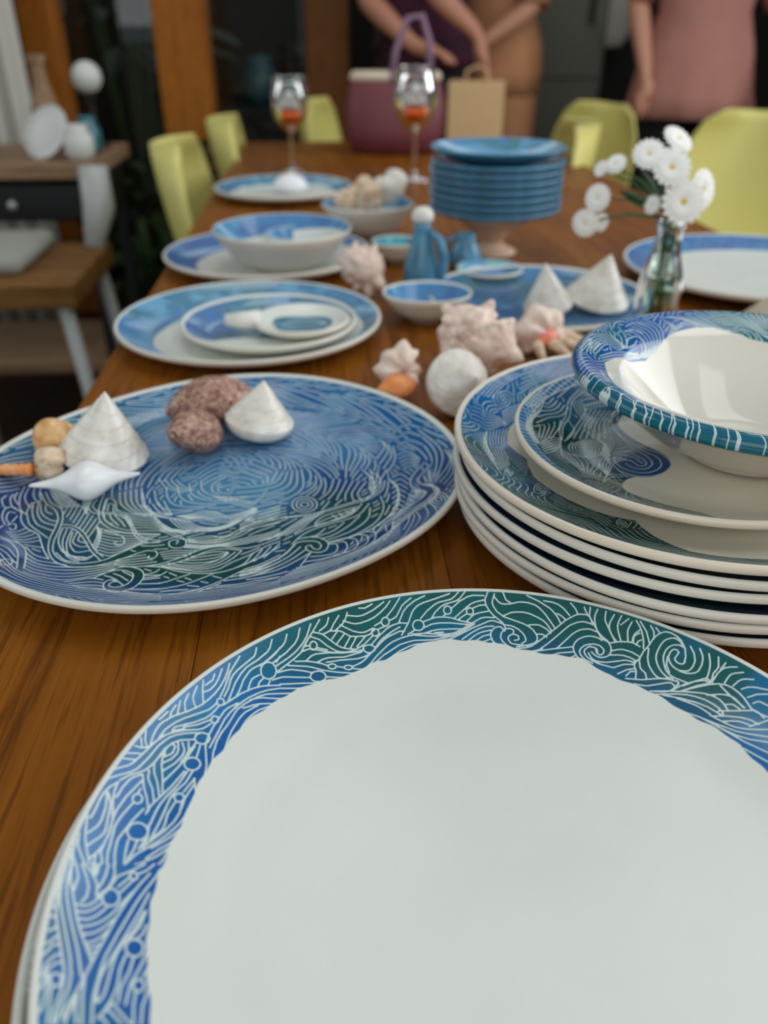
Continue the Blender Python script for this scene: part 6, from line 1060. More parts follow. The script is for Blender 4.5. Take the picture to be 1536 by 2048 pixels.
def helico(turns, growth, R0, drop, tr=0.62, n=28, m=150, rib=0.0, nrib=0, spike=0.0, nsp=7, flat=1.0, seed=0):
    """coiled sea snail shell: growing tube wound round an axis; returns verts with the apex up and aperture at the end"""
    rg = random.Random(seed); v = []; f = []
    for i in range(m + 1):
        u = i / m; th = u * turns * 2 * math.pi; s = R0 * math.exp(growth * (u - 1) * turns)
        cx, cy, cz = s * math.cos(th), s * math.sin(th), -s * drop
        rad = s * tr / (1 - tr) * 0.95
        er = Vector((math.cos(th), math.sin(th), 0)); ez = Vector((0, 0, 1))
        bump = 1 + rib * (0.5 + 0.5 * math.sin(u * nrib * 2 * math.pi))
        for j in range(n):
            a = 2 * math.pi * j / n; sp = 0.0
            if spike and math.cos(a) > -0.3:
                sp = spike * max(0, math.sin(u * nsp * turns * math.pi)) ** 3 * max(0, math.cos(a * 3)) ** 2
            rr_ = rad * (bump + sp) * (1 + 0.04 * rg.uniform(-1, 1) * (spike > 0))
            v.append(Vector((cx, cy, cz)) + er * (rr_ * math.cos(a)) + ez * (rr_ * math.sin(a) * flat))
    for i in range(m):
        for j in range(n): k = (j + 1) % n; f.append((i * n + j, (i + 1) * n + j, (i + 1) * n + k, i * n + k))
    f.append(tuple(range(n - 1, -1, -1)))
    # recessed mouth
    b0 = m * n; mid_ = sum((v[b0 + j] for j in range(n)), Vector()) / n; inn = len(v)
    back = sum((v[b0 - 6 * n + j] for j in range(n)), Vector()) / n
    for j in range(n): v.append(mid_ + (v[b0 + j] - mid_) * 0.8)
    for j in range(n): v.append(back + (v[b0 + j] - mid_) * 0.45)
    for j in range(n):
        k = (j + 1) % n; f.append((b0 + j, inn + j, inn + k, b0 + k)); f.append((inn + j, inn + n + j, inn + n + k, inn + k))
    f.append(tuple(inn + n + j for j in range(n)))
    return v, f, mid_
def settle(o, loc, eul, floor_z):
    """turn a mesh, then rest its lowest point on floor_z"""
    M = Euler(eul).to_matrix().to_4x4(); me = o.data
    me.transform(M); zs = [v.co.z for v in me.vertices]; xs = [v.co.x for v in me.vertices]; ys = [v.co.y for v in me.vertices]
    me.transform(Matrix.Translation((-(min(xs) + max(xs)) / 2, -(min(ys) + max(ys)) / 2, -min(zs)))); o.location = (loc[0], loc[1], floor_z); return o
PZ = TZ + 0.0065      # swirl platter surface
o = settle(mesh('top_shell', *trochus(0.0325, 0.056, 6), m_pearl), (-0.2085, 0.532), (R(2), R(12), 0), PZ)
tag(o, 'tall white cone shell at the left of the swirl platter', 'shell', 'shells on the swirl platter')
o = settle(mesh('top_shell', *trochus(0.0270, 0.0455, 5, round_=0.28), m_pearl), (-0.0985, 0.580), (R(-2), R(10), 0), PZ)
tag(o, 'plump white cone shell at the centre of the swirl platter beside brown shells', 'shell', 'shells on the swirl platter')
def cowrie(L, W, Hh, n=40, m=44, seed=0):
    v = []; f = []
    for i in range(m + 1):
        u = i / m; x = L * (u - 0.5); pr = math.sin(math.pi * min(max(u, 0.012), 0.988)) ** 0.55 * (1 + 0.18 * (u - 0.5))
        for j in range(n):
            a = 2 * math.pi * j / n; lump = 1 + 0.02 * math.sin(7 * a + 9 * u + seed)
            y = W * pr * math.cos(a) * lump; z = Hh * pr * math.sin(a) * lump * (1.0 if math.sin(a) > 0 else 0.7)
            if abs(a - 1.5 * math.pi) < 0.2: z += Hh * 0.18 * pr
            v.append((x, y, z))
    for i in range(m):
        for j in range(n): k = (j + 1) % n; f.append((i * n + j, i * n + k, (i + 1) * n + k, (i + 1) * n + j))
    f.append(tuple(range(n))); f.append(tuple(m * n + j for j in range(n - 1, -1, -1))); return v, f
o = settle(mesh('cowrie', *cowrie(0.054, 0.0195, 0.019), m_brown), (-0.143, 0.550), (R(8), R(22), R(68)), PZ)
tag(o, 'mottled brown shell in front, leaning beside the plump white cone', 'shell', 'shells on the swirl platter')
o = settle(mesh('cowrie', *cowrie(0.072, 0.023, 0.023, seed=2), m_brown), (-0.142, 0.607), (R(-6), R(-6), R(14)), PZ)
tag(o, 'larger dark mottled brown shell behind the other brown one', 'shell', 'shells on the swirl platter')
# honey coloured moon shell
v, f, mo = helico(3.0, 0.42, 0.0078, 1.25, 0.60, 30, 130, flat=1.5)
o = settle(mesh('whelk_shell', v, f, m_tan), (-0.2450, 0.540), (R(118), R(25), R(30)), PZ + 0.002)
tag(o, 'honey and cream whelk shell at the platter left, behind the knobbly shell', 'shell', 'shells on the swirl platter')
o = settle(mesh('olive_shell', *cowrie(0.046, 0.0078, 0.0075), m_sand), (-0.2350, 0.543), (0, R(-28), R(48)), PZ)
tag(o, 'slim cream olive shell leaning between whelk and tall white cone', 'shell', 'shells on the swirl platter')
# knobbly small conch
v, f, mo = helico(3.2, 0.40, 0.0068, 1.6, 0.56, 28, 150, rib=0.22, nrib=22, flat=1.1)
o = settle(mesh('conch', v, f, m_sand), (-0.2385, 0.507), (R(80), R(0), R(-70)), PZ)
tag(o, 'small knobbly cream conch behind the white spindle shell', 'shell', 'shells on the swirl platter')
# long orange auger whose tip leaves the frame
pts = [(0.048 - 0.135 * k / 60, 0, 0.010 - 0.0102 * k / 60 * 0) for k in range(61)]
rad = [0.0006 + 0.0052 * (1 - k / 60) ** 0.8 * (1 + 0.10 * math.sin(k * 1.9)) for k in range(61)]
o = settle(MB().tube(pts, rad, 20).out('auger_shell', m_orange), (-0.300, 0.504), (0, R(-6), R(-10)), PZ + 0.0012); o.data.transform(Matrix.Scale(0.8, 4)); o.location.z += 0.001
tag(o, 'long thin orange spike shell at the platter edge, far left', 'shell', 'shells on the swirl platter')
# white spindle (shuttle) shell
v = []; f = []; n = 40; m = 70
for i in range(m + 1):
    u = i / m * 2 - 1; x = 0.037 * u; w_ = 0.0135 * math.exp(-(u / 0.42) ** 2) + 0.0036 * (1 - u * u) ** 0.5 + 0.0004
    for j in range(n):
        a = 2 * math.pi * j / n; v.append((x, w_ * math.cos(a) - 0.006 * u * u, w_ * 0.72 * math.sin(a) + 0.004 * u * u))
for i in range(m):
    for j in range(n): k = (j + 1) % n; f.append((i * n + j, i * n + k, (i + 1) * n + k, (i + 1) * n + j))
o = settle(mesh('spindle_shell', v, f, m_chalk), (-0.2035, 0.4835), (R(0), R(-3), R(8)), PZ)
tag(o, 'glossy white spindle shell with drawn-out ends at the front of the platter shells', 'shell', 'shells on the swirl platter')
# cluster behind the platter
TT = TZ + 0.0004
def murex(seed, Rr, label, loc, mat, eul, L=34):
    v, f, mo = helico(3.2, 0.40, Rr, 1.45, 0.58, 64, 260, rib=0.16, nrib=20, flat=1.15, seed=seed)
    rg = random.Random(seed); nn = 64; mm = 260
    ctr = []
    for i in range(mm + 1):
        ctr.append(sum((v[i * nn + j] for j in range(0, nn, 8)), Vector()) / 8)
    for i in range(mm + 1):                       # rows of blunt frilled spines along each whorl
        row = max(0.0, math.sin(i / mm * L * math.pi)) ** 2
        for j in range(nn):
            k = j // 8; h_ = 0.5 + 0.5 * math.sin(k * 12.9 + (i * L // mm) * 7.7 + seed)
            sp_ = row * max(0.0, math.sin((j % 8) / 8 * math.pi)) ** 1.5 * h_ * 0.75 * (0.3 + 0.7 * i / mm)
            p = v[i * nn + j]; d = p - ctr[i]; v[i * nn + j] = ctr[i] + d * (1 + sp_ + 0.05 * rg.uniform(-1, 1))
    o = settle(mesh('murex_shell', v, f, mat), loc, eul, TT); return tag(o, label, 'shell', 'shells along the table centre')
murex(3, 0.0168, 'frilly pale pink spiny shell behind the plates, biggest of the centre shells', (0.088, 0.712), m_pink, (R(75), R(35), R(-50)))
cb = empty('conch', (0.012, 0.680, TT)); tag(cb, 'cream conch with a bright orange mouth behind the swirl platter', 'shell', 'shells along the table centre')
v, f, mo = helico(3.4, 0.36, 0.0104, 1.9, 0.55, 40, 200, rib=0.28, nrib=26, spike=0.35, nsp=8, flat=1.1, seed=8)
o = settle(mesh('body', v, f, m_pink), (0, 0), (R(110), R(10), R(200)), 0); o.parent = cb
o = mesh('mouth', *cowrie(0.038, 0.014, 0.012), m_orange, cb); o.location = (-0.002, -0.023, 0.014); o.rotation_euler = (0, R(-15), R(15))
o = settle(mesh('turban_shell', *trochus(0.029, 0.047, 4, round_=0.42), m_pearl), (0.063, 0.640), (R(62), R(0), R(30)), TT)
tag(o, 'silvery striped turban shell wedged between platter and right-hand stack', 'shell', 'shells along the table centre')
sp = empty('spider_conch', (0.157, 0.790, TT)); tag(sp, 'peach spider conch with long curved fingers and coral-red mouth', 'shell', 'shells along the table centre')
v, f, mo = helico(2.6, 0.45, 0.0115, 1.3, 0.60, 28, 120, rib=0.3, nrib=14, flat=1.1, seed=4)
o = settle(mesh('body', v, f, m_pink), (0, 0), (R(75), R(-10), R(20)), 0); o.parent = sp
o = mesh('mouth', *cowrie(0.026, 0.009, 0.009), m_coral, sp); o.location = (0.004, -0.017, 0.020); o.rotation_euler = (0, R(-20), R(20))
for k, (a, l) in enumerate(((-100, 0.05), (-65, 0.056), (-35, 0.06), (-5, 0.058), (25, 0.05))):
    ca_, sa_ = math.cos(R(a)), math.sin(R(a))
    MB().tube([(0.015 * ca_, 0.015 * sa_, 0.016), (0.03 * ca_, 0.03 * sa_, 0.017), (l * 0.8 * ca_ + 0.004, l * 0.8 * sa_, 0.012), (l * ca_ + 0.01, l * sa_ + 0.006, 0.006)], [0.007, 0.0055, 0.004, 0.0015], 12).out('finger', m_sand, sp)
murex(12, 0.0140, 'rough brownish-pink shell beside the blue shaker', (-0.028, 1.000), m_pink, (R(15), R(15), R(60)), 26)
# cones on the dark platter
PZ2 = TZ + 0.0066
o = settle(mesh('top_shell', *trochus(0.028, 0.056, 5), m_pearl), (0.187, 0.905), (R(8), R(-10), 0), PZ2)
tag(o, 'narrow white cone shell on the dark blue platter, left of its pair', 'shell', 'cones on the dark platter')
o = settle(mesh('top_shell', *trochus(0.037, 0.060, 6), m_pearl), (0.247, 0.925), (R(10), R(8), 0), PZ2)
tag(o, 'broad white cone shell on the dark blue platter, right of its pair', 'shell', 'cones on the dark platter')
o = settle(mesh('cowrie', *cowrie(0.07, 0.022, 0.022), m_chalk), (-0.185, 1.69), (0, R(6), R(25)), TZ + 0.0068)
tag(o, 'pale oval shell lying on the furthest plate', 'shell')
hp = [(-0.058, 1.32, 0.026, 0.035, 'cream whelk shell at the left of the heaped bowl'), (-0.022, 1.312, 0.030, 0.040, 'cream whelk shell at the front of the heaped bowl'), (0.010, 1.345, 0.034, 0.048, 'tall pale whelk shell at the right of the heaped bowl'), (-0.035, 1.362, 0.028, 0.042, 'cream whelk shell at the back of the heaped bowl')]
for i, (x, y, s_, dz, lab) in enumerate(hp):
    v, f, mo = helico(3.0, 0.42, s_ * 0.36, 1.3, 0.6, 24, 90, rib=0.2, nrib=16, flat=1.2, seed=i)
    o = settle(mesh('whelk_shell', v, f, m_sand if i != 2 else m_pearl), (x, y), (R(40 + 50 * i), R(20 * i), R(70 * i)), TZ + dz); tag(o, lab, 'shell', 'shells in the heaped bowl')
# ------------------------------------------------------------------ bottle and daisies
m_gglass, nt, b = newmat('pale_green_glass'); setp(b, Base_Color=(0.80, 0.93, 0.86, 1), Roughness=0.03, Transmission_Weight=1.0, IOR=1.45)
m_water, nt, b = newmat('water'); setp(b, Base_Color=(0.95, 0.98, 0.96, 1), Roughness=0.0, Transmission_Weight=1.0, IOR=1.33)
BX, BY = 0.299, 0.868
bo = empty('bottle', (BX, BY, TT)); tag(bo, 'small clear glass bottle of water holding white daisies', 'bottle')
mesh('glass_body', *lathe([(0, 0), (0.021, 0), (0.0235, 0.003), (0.0238, 0.045), (0.0215, 0.062), (0.0155, 0.080), (0.0135, 0.095), (0.0135, 0.108), (0.0155, 0.109), (0.0155, 0.116), (0.0135, 0.1165), (0.0118, 0.116), (0.0118, 0.095), (0.0138, 0.079), (0.0198, 0.061), (0.0218, 0.045), (0.0216, 0.005), (0, 0.004)], 48), m_gglass, bo)
mesh('water', *lathe([(0, 0.0045), (0.0210, 0.0052), (0.0213, 0.045), (0.0196, 0.058), (0, 0.058)], 36), m_water, bo)
m_stem = plain('stem_green', lin(70, 104, 52), 0.5, 0.15, 60); m_petal = plain('white_petal', lin(246, 247, 243), 0.55, 0.03, 60); m_disc = plain('yellow_disc', lin(226, 196, 90), 0.7, 0.15, 300)
m_leaf = plain('leaf_green', lin(48, 78, 40), 0.5, 0.15, 40)
def bloom(par, c, nrm, s):
    s *= 1.14
    Mx = Vector(nrm).normalized().to_track_quat('Z', 'Y').to_matrix().to_4x4(); Mx.translation = c
    g = MB(); 
    for ring, (np_, l, z) in enumerate(((17, 1.0, 0.0), (13, 0.72, 0.0012))):
        for k in range(np_):
            a = 2 * math.pi * (k + ring * 0.5) / np_; ca_, sa_ = math.cos(a), math.sin(a); vs = []
            for (r, wd, zz) in ((0.15, 0.06, 0.0), (0.55, 0.15, 0.08), (0.88, 0.135, 0.06), (1.0, 0.05, 0.03)):
                for sd in (-1, 1): vs.append(Mx @ Vector(((r * l * ca_ - sd * wd * sa_) * s, (r * l * sa_ + sd * wd * ca_) * s, zz * s + z)))
            g.add(vs, [(0, 1, 3, 2), (2, 3, 5, 4), (4, 5, 7, 6)])
    pt = g.out('petals', m_petal, par)
    v, f = lathe([(0, 0.09 * s), (0.12 * s, 0.08 * s), (0.22 * s, 0.04 * s), (0.24 * s, -0.01 * s), (0, -0.02 * s)], 16)
    mesh('disc', [Mx @ Vector(p) for p in v], f, m_disc, pt)
fl_ = [((0.264, 0.866, 0.919), (-0.2, -0.8, 0.6), 0.0145, 'daisy at the upper left of the bunch with greenish centre'),
       ((0.286, 0.858, 0.908), (0, -0.9, 0.45), 0.0175, 'open daisy facing the camera in the upper middle of the bunch'),
       ((0.301, 0.850, 0.877), (0.05, -0.95, 0.3), 0.0200, 'largest open daisy facing the camera just above the bottle mouth'),
       ((0.326, 0.872, 0.886), (0.55, -0.75, 0.25), 0.0175, 'daisy turned away at the right of the bunch'),
       ((0.236, 0.880, 0.908), (-0.5, -0.6, 0.6), 0.0100, 'small half-open daisy high on the far left of the bunch'),
       ((0.221, 0.878, 0.904), (-0.7, -0.5, 0.4), 0.0075, 'tiny daisy bud at the highest left edge of the bunch'),
       ((0.217, 0.860, 0.879), (-0.6, -0.7, 0.2), 0.0125, 'daisy drooping out on the left side of the bunch'),
       ((0.207, 0.858, 0.855), (-0.5, -0.8, 0.0), 0.0125, 'lowest daisy hanging at the far left of the bunch'),
       ((0.225, 0.866, 0.854), (0.3, -0.8, 0.0), 0.0085, 'small daisy bud beside the lowest hanging daisy'),
       ((0.274, 0.862, 0.872), (-0.6, -0.6, 0.3), 0.0085, 'small daisy bud close to the bottle neck'),
       ((0.298, 0.890, 0.930), (0.3, -0.55, 0.7), 0.0150, 'daisy at the very top of the bunch, facing up')]
for i, (p, nr, s_, lab) in enumerate(fl_):
    p = Vector(p); t = empty('daisy', (0, 0, 0)); tag(t, lab, 'flower', 'daisies in the bottle')
    a = i * 2.3; base = Vector((BX + 0.010 * math.cos(a), BY + 0.010 * math.sin(a), TT + 0.010)); neck = Vector((BX + 0.007 * math.cos(a + 2), BY + 0.007 * math.sin(a + 2), TT + 0.1))
    mid1 = neck + Vector((0, 0, 0.016)) + (p - neck) * 0.12; back = p - Vector(nr).normalized() * 0.006
    P = [base, base.lerp(neck, 0.5), neck, mid1, mid1.lerp(back, 0.55) + Vector((0, 0, 0.006)), back]
    MB().tube(P, [0.0011] * 6, 8).out('stem', m_stem, t); bloom(t, p, nr, s_)
for i, (p, q, lab) in enumerate((((0.285, 0.87, 0.866), (0.240, 0.865, 0.885), 'narrow green leaf reaching left from the bunch'), ((0.292, 0.875, 0.862), (0.262, 0.885, 0.905), 'dark leafy sprig behind the upper daisies'), ((0.300, 0.868, 0.862), (0.290, 0.858, 0.89), 'short bright leaf between the two open daisies'))):
    p = Vector(p); q = Vector(q); d = q - p; sd = d.cross(Vector((0, 1, 0.2))).normalized(); vs = []; g = MB()
    for u, wd in ((0, 0.001), (0.3, 0.004), (0.6, 0.005), (0.85, 0.003), (1, 0.0004)):
        c = p + d * u; vs += [c - sd * wd, c + Vector((0, -0.0012, 0)), c + sd * wd, c + Vector((0, 0.0008, 0))]
    fs = []
    for k in range(4):
        for j in range(4): fs.append((k * 4 + j, k * 4 + (j + 1) % 4, k * 4 + 4 + (j + 1) % 4, k * 4 + 4 + j))
    o = g.add(vs, fs).out('daisy_leaf', m_leaf); tag(o, lab, 'leaf', 'leaves in the bottle')
# ------------------------------------------------------------------ moulded chairs
m_chair = plain('chartreuse_shell', lin(216, 209, 124), 0.4, 0.04, 6); m_leg = plain('chair_leg_metal', lin(60, 58, 54), 0.4, 0.05, 10)
def make_chair():
    t = empty('dining_chair')
    path = [(-0.225, 0.445), (-0.20, 0.452), (-0.14, 0.446), (-0.05, 0.432), (0.04, 0.426), (0.11, 0.432), (0.16, 0.455), (0.19, 0.50), (0.207, 0.56), (0.222, 0.63), (0.237, 0.70), (0.25, 0.77), (0.258, 0.82), (0.262, 0.85)]
    wid = [0.185, 0.205, 0.225, 0.232, 0.232, 0.230, 0.226, 0.222, 0.218, 0.214, 0.206, 0.190, 0.160, 0.105]
    n = 21; top = []; m = len(path)
    for i, ((y, z), w_) in enumerate(zip(path, wid)):
        back = min(max((i - 5) / 4, 0), 1)
        for j in range(n):
            u = j / (n - 1) * 2 - 1; e = abs(u) ** 2.6
            top.append(Vector((u * w_, y - back * e * 0.075, z + (1 - back) * e * 0.035)))
    v = list(top); f = []
    # normals for thickness
    nrm = []
    for i in range(m):
        for j in range(n):
            a = top[min(i + 1, m - 1) * n + j] - top[max(i - 1, 0) * n + j]; b_ = top[i * n + min(j + 1, n - 1)] - top[i * n + max(j - 1, 0)]
            nrm.append(b_.cross(a).normalized())
    v += [p - q * 0.006 for p, q in zip(top, nrm)]; N = len(top)
    for i in range(m - 1):
        for j in range(n - 1):
            a, b_, c, d = i * n + j, i * n + j + 1, (i + 1) * n + j + 1, (i + 1) * n + j
            f.append((a, b_, c, d)); f.append((N + a, N + d, N + c, N + b_))
    for i in range(m - 1):
        for j in (0, n - 1):
            a, d = i * n + j, (i + 1) * n + j; f.append((a, d, N + d, N + a) if j == 0 else (a, N + a, N + d, d))
    for j in range(n - 1):
        a, b_ = j, j + 1; f.append((a, N + a, N + b_, b_)); a, b_ = (m - 1) * n + j, (m - 1) * n + j + 1; f.append((a, b_, N + b_, N + a))
    mesh('seat_shell', v, f, m_chair, t)
    for sx in (-1, 1):
        MB().tube([(sx * 0.13, -0.10, 0.428), (sx * 0.20, -0.19, 0.0)], [0.010, 0.008], 10).out('leg', m_leg, t)
        MB().tube([(sx * 0.13, 0.07, 0.418), (sx * 0.19, 0.20, 0.0)], [0.010, 0.008], 10).out('leg', m_leg, t)
    MB().tube([(-0.13, -0.10, 0.422), (0.13, 0.07, 0.414)], 0.007, 8).out('brace', m_leg, t)
    MB().tube([(0.13, -0.10, 0.422), (-0.13, 0.07, 0.414)], 0.007, 8).out('brace', m_leg, t)
    return t
proto = make_chair()      # faces -y; backrest at +y
spots = [(-0.235, 1.90, R(94), 'pale yellow-green moulded chair nearest on the left of the table'),
         (-0.215, 2.42, R(96), 'pale yellow-green moulded chair second along the left of the table'),
         (1.02, 2.42, R(-28), 'big yellow-green moulded chair at the right behind the flowers'),
         (0.29, 2.30, R(-93), 'yellow-green moulded chair pushed in on the right of the table'),
         (0.53, 2.80, R(-62), 'yellow-green moulded chair at the far right corner near the paper bag'),
         (-0.03, 3.02, R(80), 'yellow-green moulded chair at the far end behind the handbag')]
for i, (x, y, rz, lab) in enumerate(spots):
    o = proto if i == 0 else copy_tree(proto)
    o.location = (x, y, 0); o.rotation_euler = (0, 0, rz); o.scale = (1, 1, 0.965); tag(o, lab, 'chair', 'moulded chairs round the table')
# ------------------------------------------------------------------ bags at the far end
m_bag = plain('maroon_leather', lin(112, 52, 62), 0.5, 0.1, 30, 0.1); m_trim = plain('cream_trim', lin(214, 200, 182), 0.6, 0.05, 30); m_strap = plain('lilac_strap', lin(140, 112, 138), 0.5, 0.05, 30)
bgp = empty('handbag', (0.03, 2.36, TZ + 0.0003)); tag(bgp, 'maroon handbag with cream top edge standing at the far end of the table', 'handbag')
mesh('body', *loft([(0, 0, 0.0, 0.100, 0.045), (0, 0, 0.008, 0.118, 0.058), (0, 0, 0.05, 0.130, 0.064), (0, 0, 0.11, 0.132, 0.056), (0, 0, 0.16, 0.122, 0.036), (0, 0, 0.172, 0.116, 0.028)], 36), m_bag, bgp)
mesh('top_trim', *loft([(0, 0, 0.1715, 0.117, 0.029), (0, 0, 0.178, 0.120, 0.032), (0, 0, 0.190, 0.117, 0.030), (0, 0, 0.195, 0.108, 0.022)], 36), m_trim, bgp)
for sy in (-0.026, 0.026):
    MB().tube([(-0.01, sy, 0.17), (0.0, sy, 0.24), (0.03, sy * 0.8, 0.31), (0.065, sy * 0.7, 0.315), (0.085, sy * 0.8, 0.26), (0.09, sy, 0.17)], 0.008, 10).out('strap', m_strap, bgp)
m_kraft = plain('kraft_paper', lin(214, 178, 134), 0.8, 0.05, 20, 0.1)
# paper bag held by the person in peach, built with the people below
# ------------------------------------------------------------------ people
def skin_mesh(name, verts, edges, mat, parent, sub=2):
    me = bpy.data.meshes.new(name); bm = bmesh.new(); ly = bm.verts.layers.skin.verify(); vs = []
    for k, (p, r) in enumerate(verts):
        q = bm.verts.new(p); q[ly].radius = (r, r) if not hasattr(r, '__len__') else r; q[ly].use_root = (k == 0); vs.append(q)
    for a, b_ in edges: bm.edges.new((vs[a], vs[b_]))
    bm.to_mesh(me); bm.free(); o = link(name, me, mat, parent)
    sk_ = o.modifiers.new('skin', 'SKIN'); sk_.use_smooth_shade = True
    ss_ = o.modifiers.new('sub', 'SUBSURF'); ss_.levels = sub; ss_.render_levels = sub; return o
m_eye = plain('eye', (0.03, 0.02, 0.02, 1), 0.2, 0.0, 10)
def person(name, label, loc, rz, skin, hair, arms, clothes):
    """standing figure facing -y. arms: dict side -> (elbow, wrist, hand direction)"""
    t = empty(name, loc, rz); tag(t, label, 'person')
    ms = plain(name + '_skin', skin, 0.5, 0.04, 30); mh = plain(name + '_hair', hair, 0.6, 0.2, 90)
    V = [((0, 0, 0.94), (0.150, 0.105)), ((0, 0, 1.08), (0.125, 0.090)), ((0, 0.005, 1.26), (0.150, 0.105)), ((0, 0.01, 1.39), (0.085, 0.07)), ((0, 0.0, 1.455), 0.052), ((0, -0.008, 1.515), (0.062, 0.068)), ((0, -0.014, 1.575), (0.078, 0.092)), ((0, -0.004, 1.635), (0.080, 0.092)), ((0, 0.004, 1.685), (0.050, 0.060))]
    E_ = [(0, 1), (1, 2), (2, 3), (3, 4), (4, 5), (5, 6), (6, 7), (7, 8)]
    def add(p, r, par): V.append((p, r)); E_.append((par, len(V) - 1)); return len(V) - 1
    add((0, -0.112, 1.555), 0.012, 6)                                # nose
    for s in (-1, 1):
        h_ = add((s * 0.095, 0, 0.87), (0.098, 0.098), 0); k_ = add((s * 0.10, -0.005, 0.49), 0.058, h_); c_ = add((s * 0.10, 0.012, 0.34), 0.055, k_); a_ = add((s * 0.10, 0.01, 0.085), 0.036, c_); add((s * 0.11, -0.14, 0.03), 0.028, a_)
        sh = add((s * 0.165, 0.01, 1.365), 0.062, 3)
        el, wr, hd = [Vector(q) for q in arms[s]]
        e_ = add(tuple(el), 0.042, add(tuple(Vector(V[sh][0]).lerp(el, 0.5)), 0.048, sh)); f_ = add(tuple(el.lerp(wr, 0.35)), 0.041, e_); w_ = add(tuple(wr), 0.026, f_)
        hd.normalize(); sd = hd.cross(Vector((0, 0, 1)));  sd = sd.normalized() if sd.length > 0.1 else Vector((0, -1, 0)); dn = hd.cross(sd)
        pm_ = add(tuple(wr + hd * 0.06), (0.036, 0.018), w_)
        for k, (o_, l) in enumerate(((-0.027, 0.062), (-0.009, 0.074), (0.009, 0.070), (0.026, 0.054))):
            b1 = wr + hd * 0.095 + sd * o_; i1 = add(tuple(b1), 0.0095, pm_); i2 = add(tuple(b1 + hd * l * 0.5 + dn * 0.008), 0.0088, i1); add(tuple(b1 + hd * l * 0.85 + dn * 0.024), 0.0075, i2)
        th_ = wr + hd * 0.035 + sd * -0.034; i1 = add(tuple(th_), 0.011, pm_); add(tuple(th_ + hd * 0.04 - sd * 0.016 + dn * 0.012), 0.0085, i1)
    skin_mesh('body', V, E_, ms, t)
    for s in (-1, 1):
        o = mesh('eye', *lathe([(0, 0.010), (0.006, 0.007), (0.009, 0), (0.006, -0.007), (0, -0.010)], 12), m_eye, t); o.location = (s * 0.031, -0.088, 1.595)
        o = mesh('ear', *loft([(0, 0, -0.028, 0.004, 0.006), (0, 0, -0.012, 0.010, 0.013), (0, 0, 0.012, 0.011, 0.018), (0, 0, 0.026, 0.004, 0.008)], 12), ms, t); o.location = (s * 0.078, 0.0, 1.58)
    hv = []; hf = []; n = 28; rows = 12
    for i in range(rows + 1):
        q = i / rows * math.pi * 0.62
        for j in range(n):
            a = 2 * math.pi * j / n; front = max(0, -math.sin(a)); qq = q * (1 - 0.42 * front)
            hv.append((0.094 * math.sin(qq) * math.cos(a), 0.012 + 0.110 * math.sin(qq) * math.sin(a), 1.615 + 0.098 * math.cos(qq)))
    for i in range(rows):
        for j in range(n): k = (j + 1) % n; hf.append((i * n + j, (i + 1) * n + j, (i + 1) * n + k, i * n + k))
    mesh('hair', hv, hf, mh, t)
    clothes(t, arms); return t
def cloth_top(t, mat, hem, arms, sleeve=0.9, flare=1.0, name='top'):
    g = MB(); rings = [(0, 0, hem, 0.190 * flare, 0.155 * flare), (0, 0, hem + 0.08, 0.192 * (flare + 1) / 2, 0.155 * (flare + 1) / 2), (0, 0, 0.97, 0.194, 0.148), (0, 0, 1.08, 0.158, 0.120), (0, 0.004, 1.2, 0.172, 0.128), (0, 0.006, 1.30, 0.178, 0.126), (0, 0.01, 1.375, 0.165, 0.098), (0, 0.01, 1.42, 0.105, 0.075), (0, 0.008, 1.435, 0.075, 0.062)]
    rings = [r for k, r in enumerate(rings) if k < 1 or r[2] > hem + 0.03]
    v, f = loft(rings, 40, False)
    for k in range(len(v)):                        # soft folds
        x, y, z = v[k]; a = math.atan2(y, x); w_ = 1 + 0.035 * math.sin(a * 9 + z * 6) * max(0, min(1, (1.15 - z) * 2.5)); v[k] = (x * w_, y * w_, z)
    g.add(v, f)
    for s in (-1, 1):
        el, wr, _ = [Vector(q) for q in arms[s]]; sh = Vector((s * 0.150, 0.01, 1.365))
        pts = [sh, sh.lerp(el, 0.4), sh.lerp(el, 0.8), el, el.lerp(wr, 0.5), wr]; rad = [0.082, 0.072, 0.064, 0.058, 0.052, 0.040]
        k = max(2, int(round(sleeve * 5)) + 1); g.tube(pts[:k], rad[:k], 18, False)
    o = g.out(name, mat, t); so = o.modifiers.new('thick', 'SOLIDIFY'); so.thickness = 0.004; return o
def cloth_legs(t, mat, hem=0.06, name='trousers'):
    g = MB()
    for s in (-1, 1): g.add(*loft([(s * 0.10, 0.008, hem, 0.068, 0.072), (s * 0.10, 0.008, 0.34, 0.078, 0.082), (s * 0.10, -0.003, 0.50, 0.084, 0.086), (s * 0.092, 0, 0.75, 0.100, 0.112), (s * 0.085, 0, 0.88, 0.106, 0.128)], 28, False))
    g.add(*loft([(0, 0, 0.84, 0.178, 0.132), (0, 0, 0.92, 0.178, 0.134), (0, 0, 1.02, 0.165, 0.124)], 36, False))
    return g.out(name, mat, t)
def shoes(t, mat):
    for s in (-1, 1):
        o = mesh('shoe', *loft([(0, 0, 0.0, 0.045, 0.125), (0, 0, 0.03, 0.048, 0.128), (0, 0.02, 0.06, 0.044, 0.10), (0, 0.05, 0.10, 0.046, 0.055)], 24), mat, t); o.location = (s * 0.105, -0.055, 0.0)
m_pinkshirt = plain('dusty_pink_cotton', lin(176, 122, 110), 0.85, 0.08, 14); m_black = plain('black_cotton', lin(28, 28, 32), 0.9, 0.1, 20)
m_purple = plain('deep_plum_knit', lin(62, 16, 40), 0.9, 0.1, 20); m_peach = plain('peach_linen', lin(196, 138, 98), 0.85, 0.06, 14); m_sheer = plain('pale_pink_sleeve', lin(216, 168, 158), 0.8, 0.05, 14)
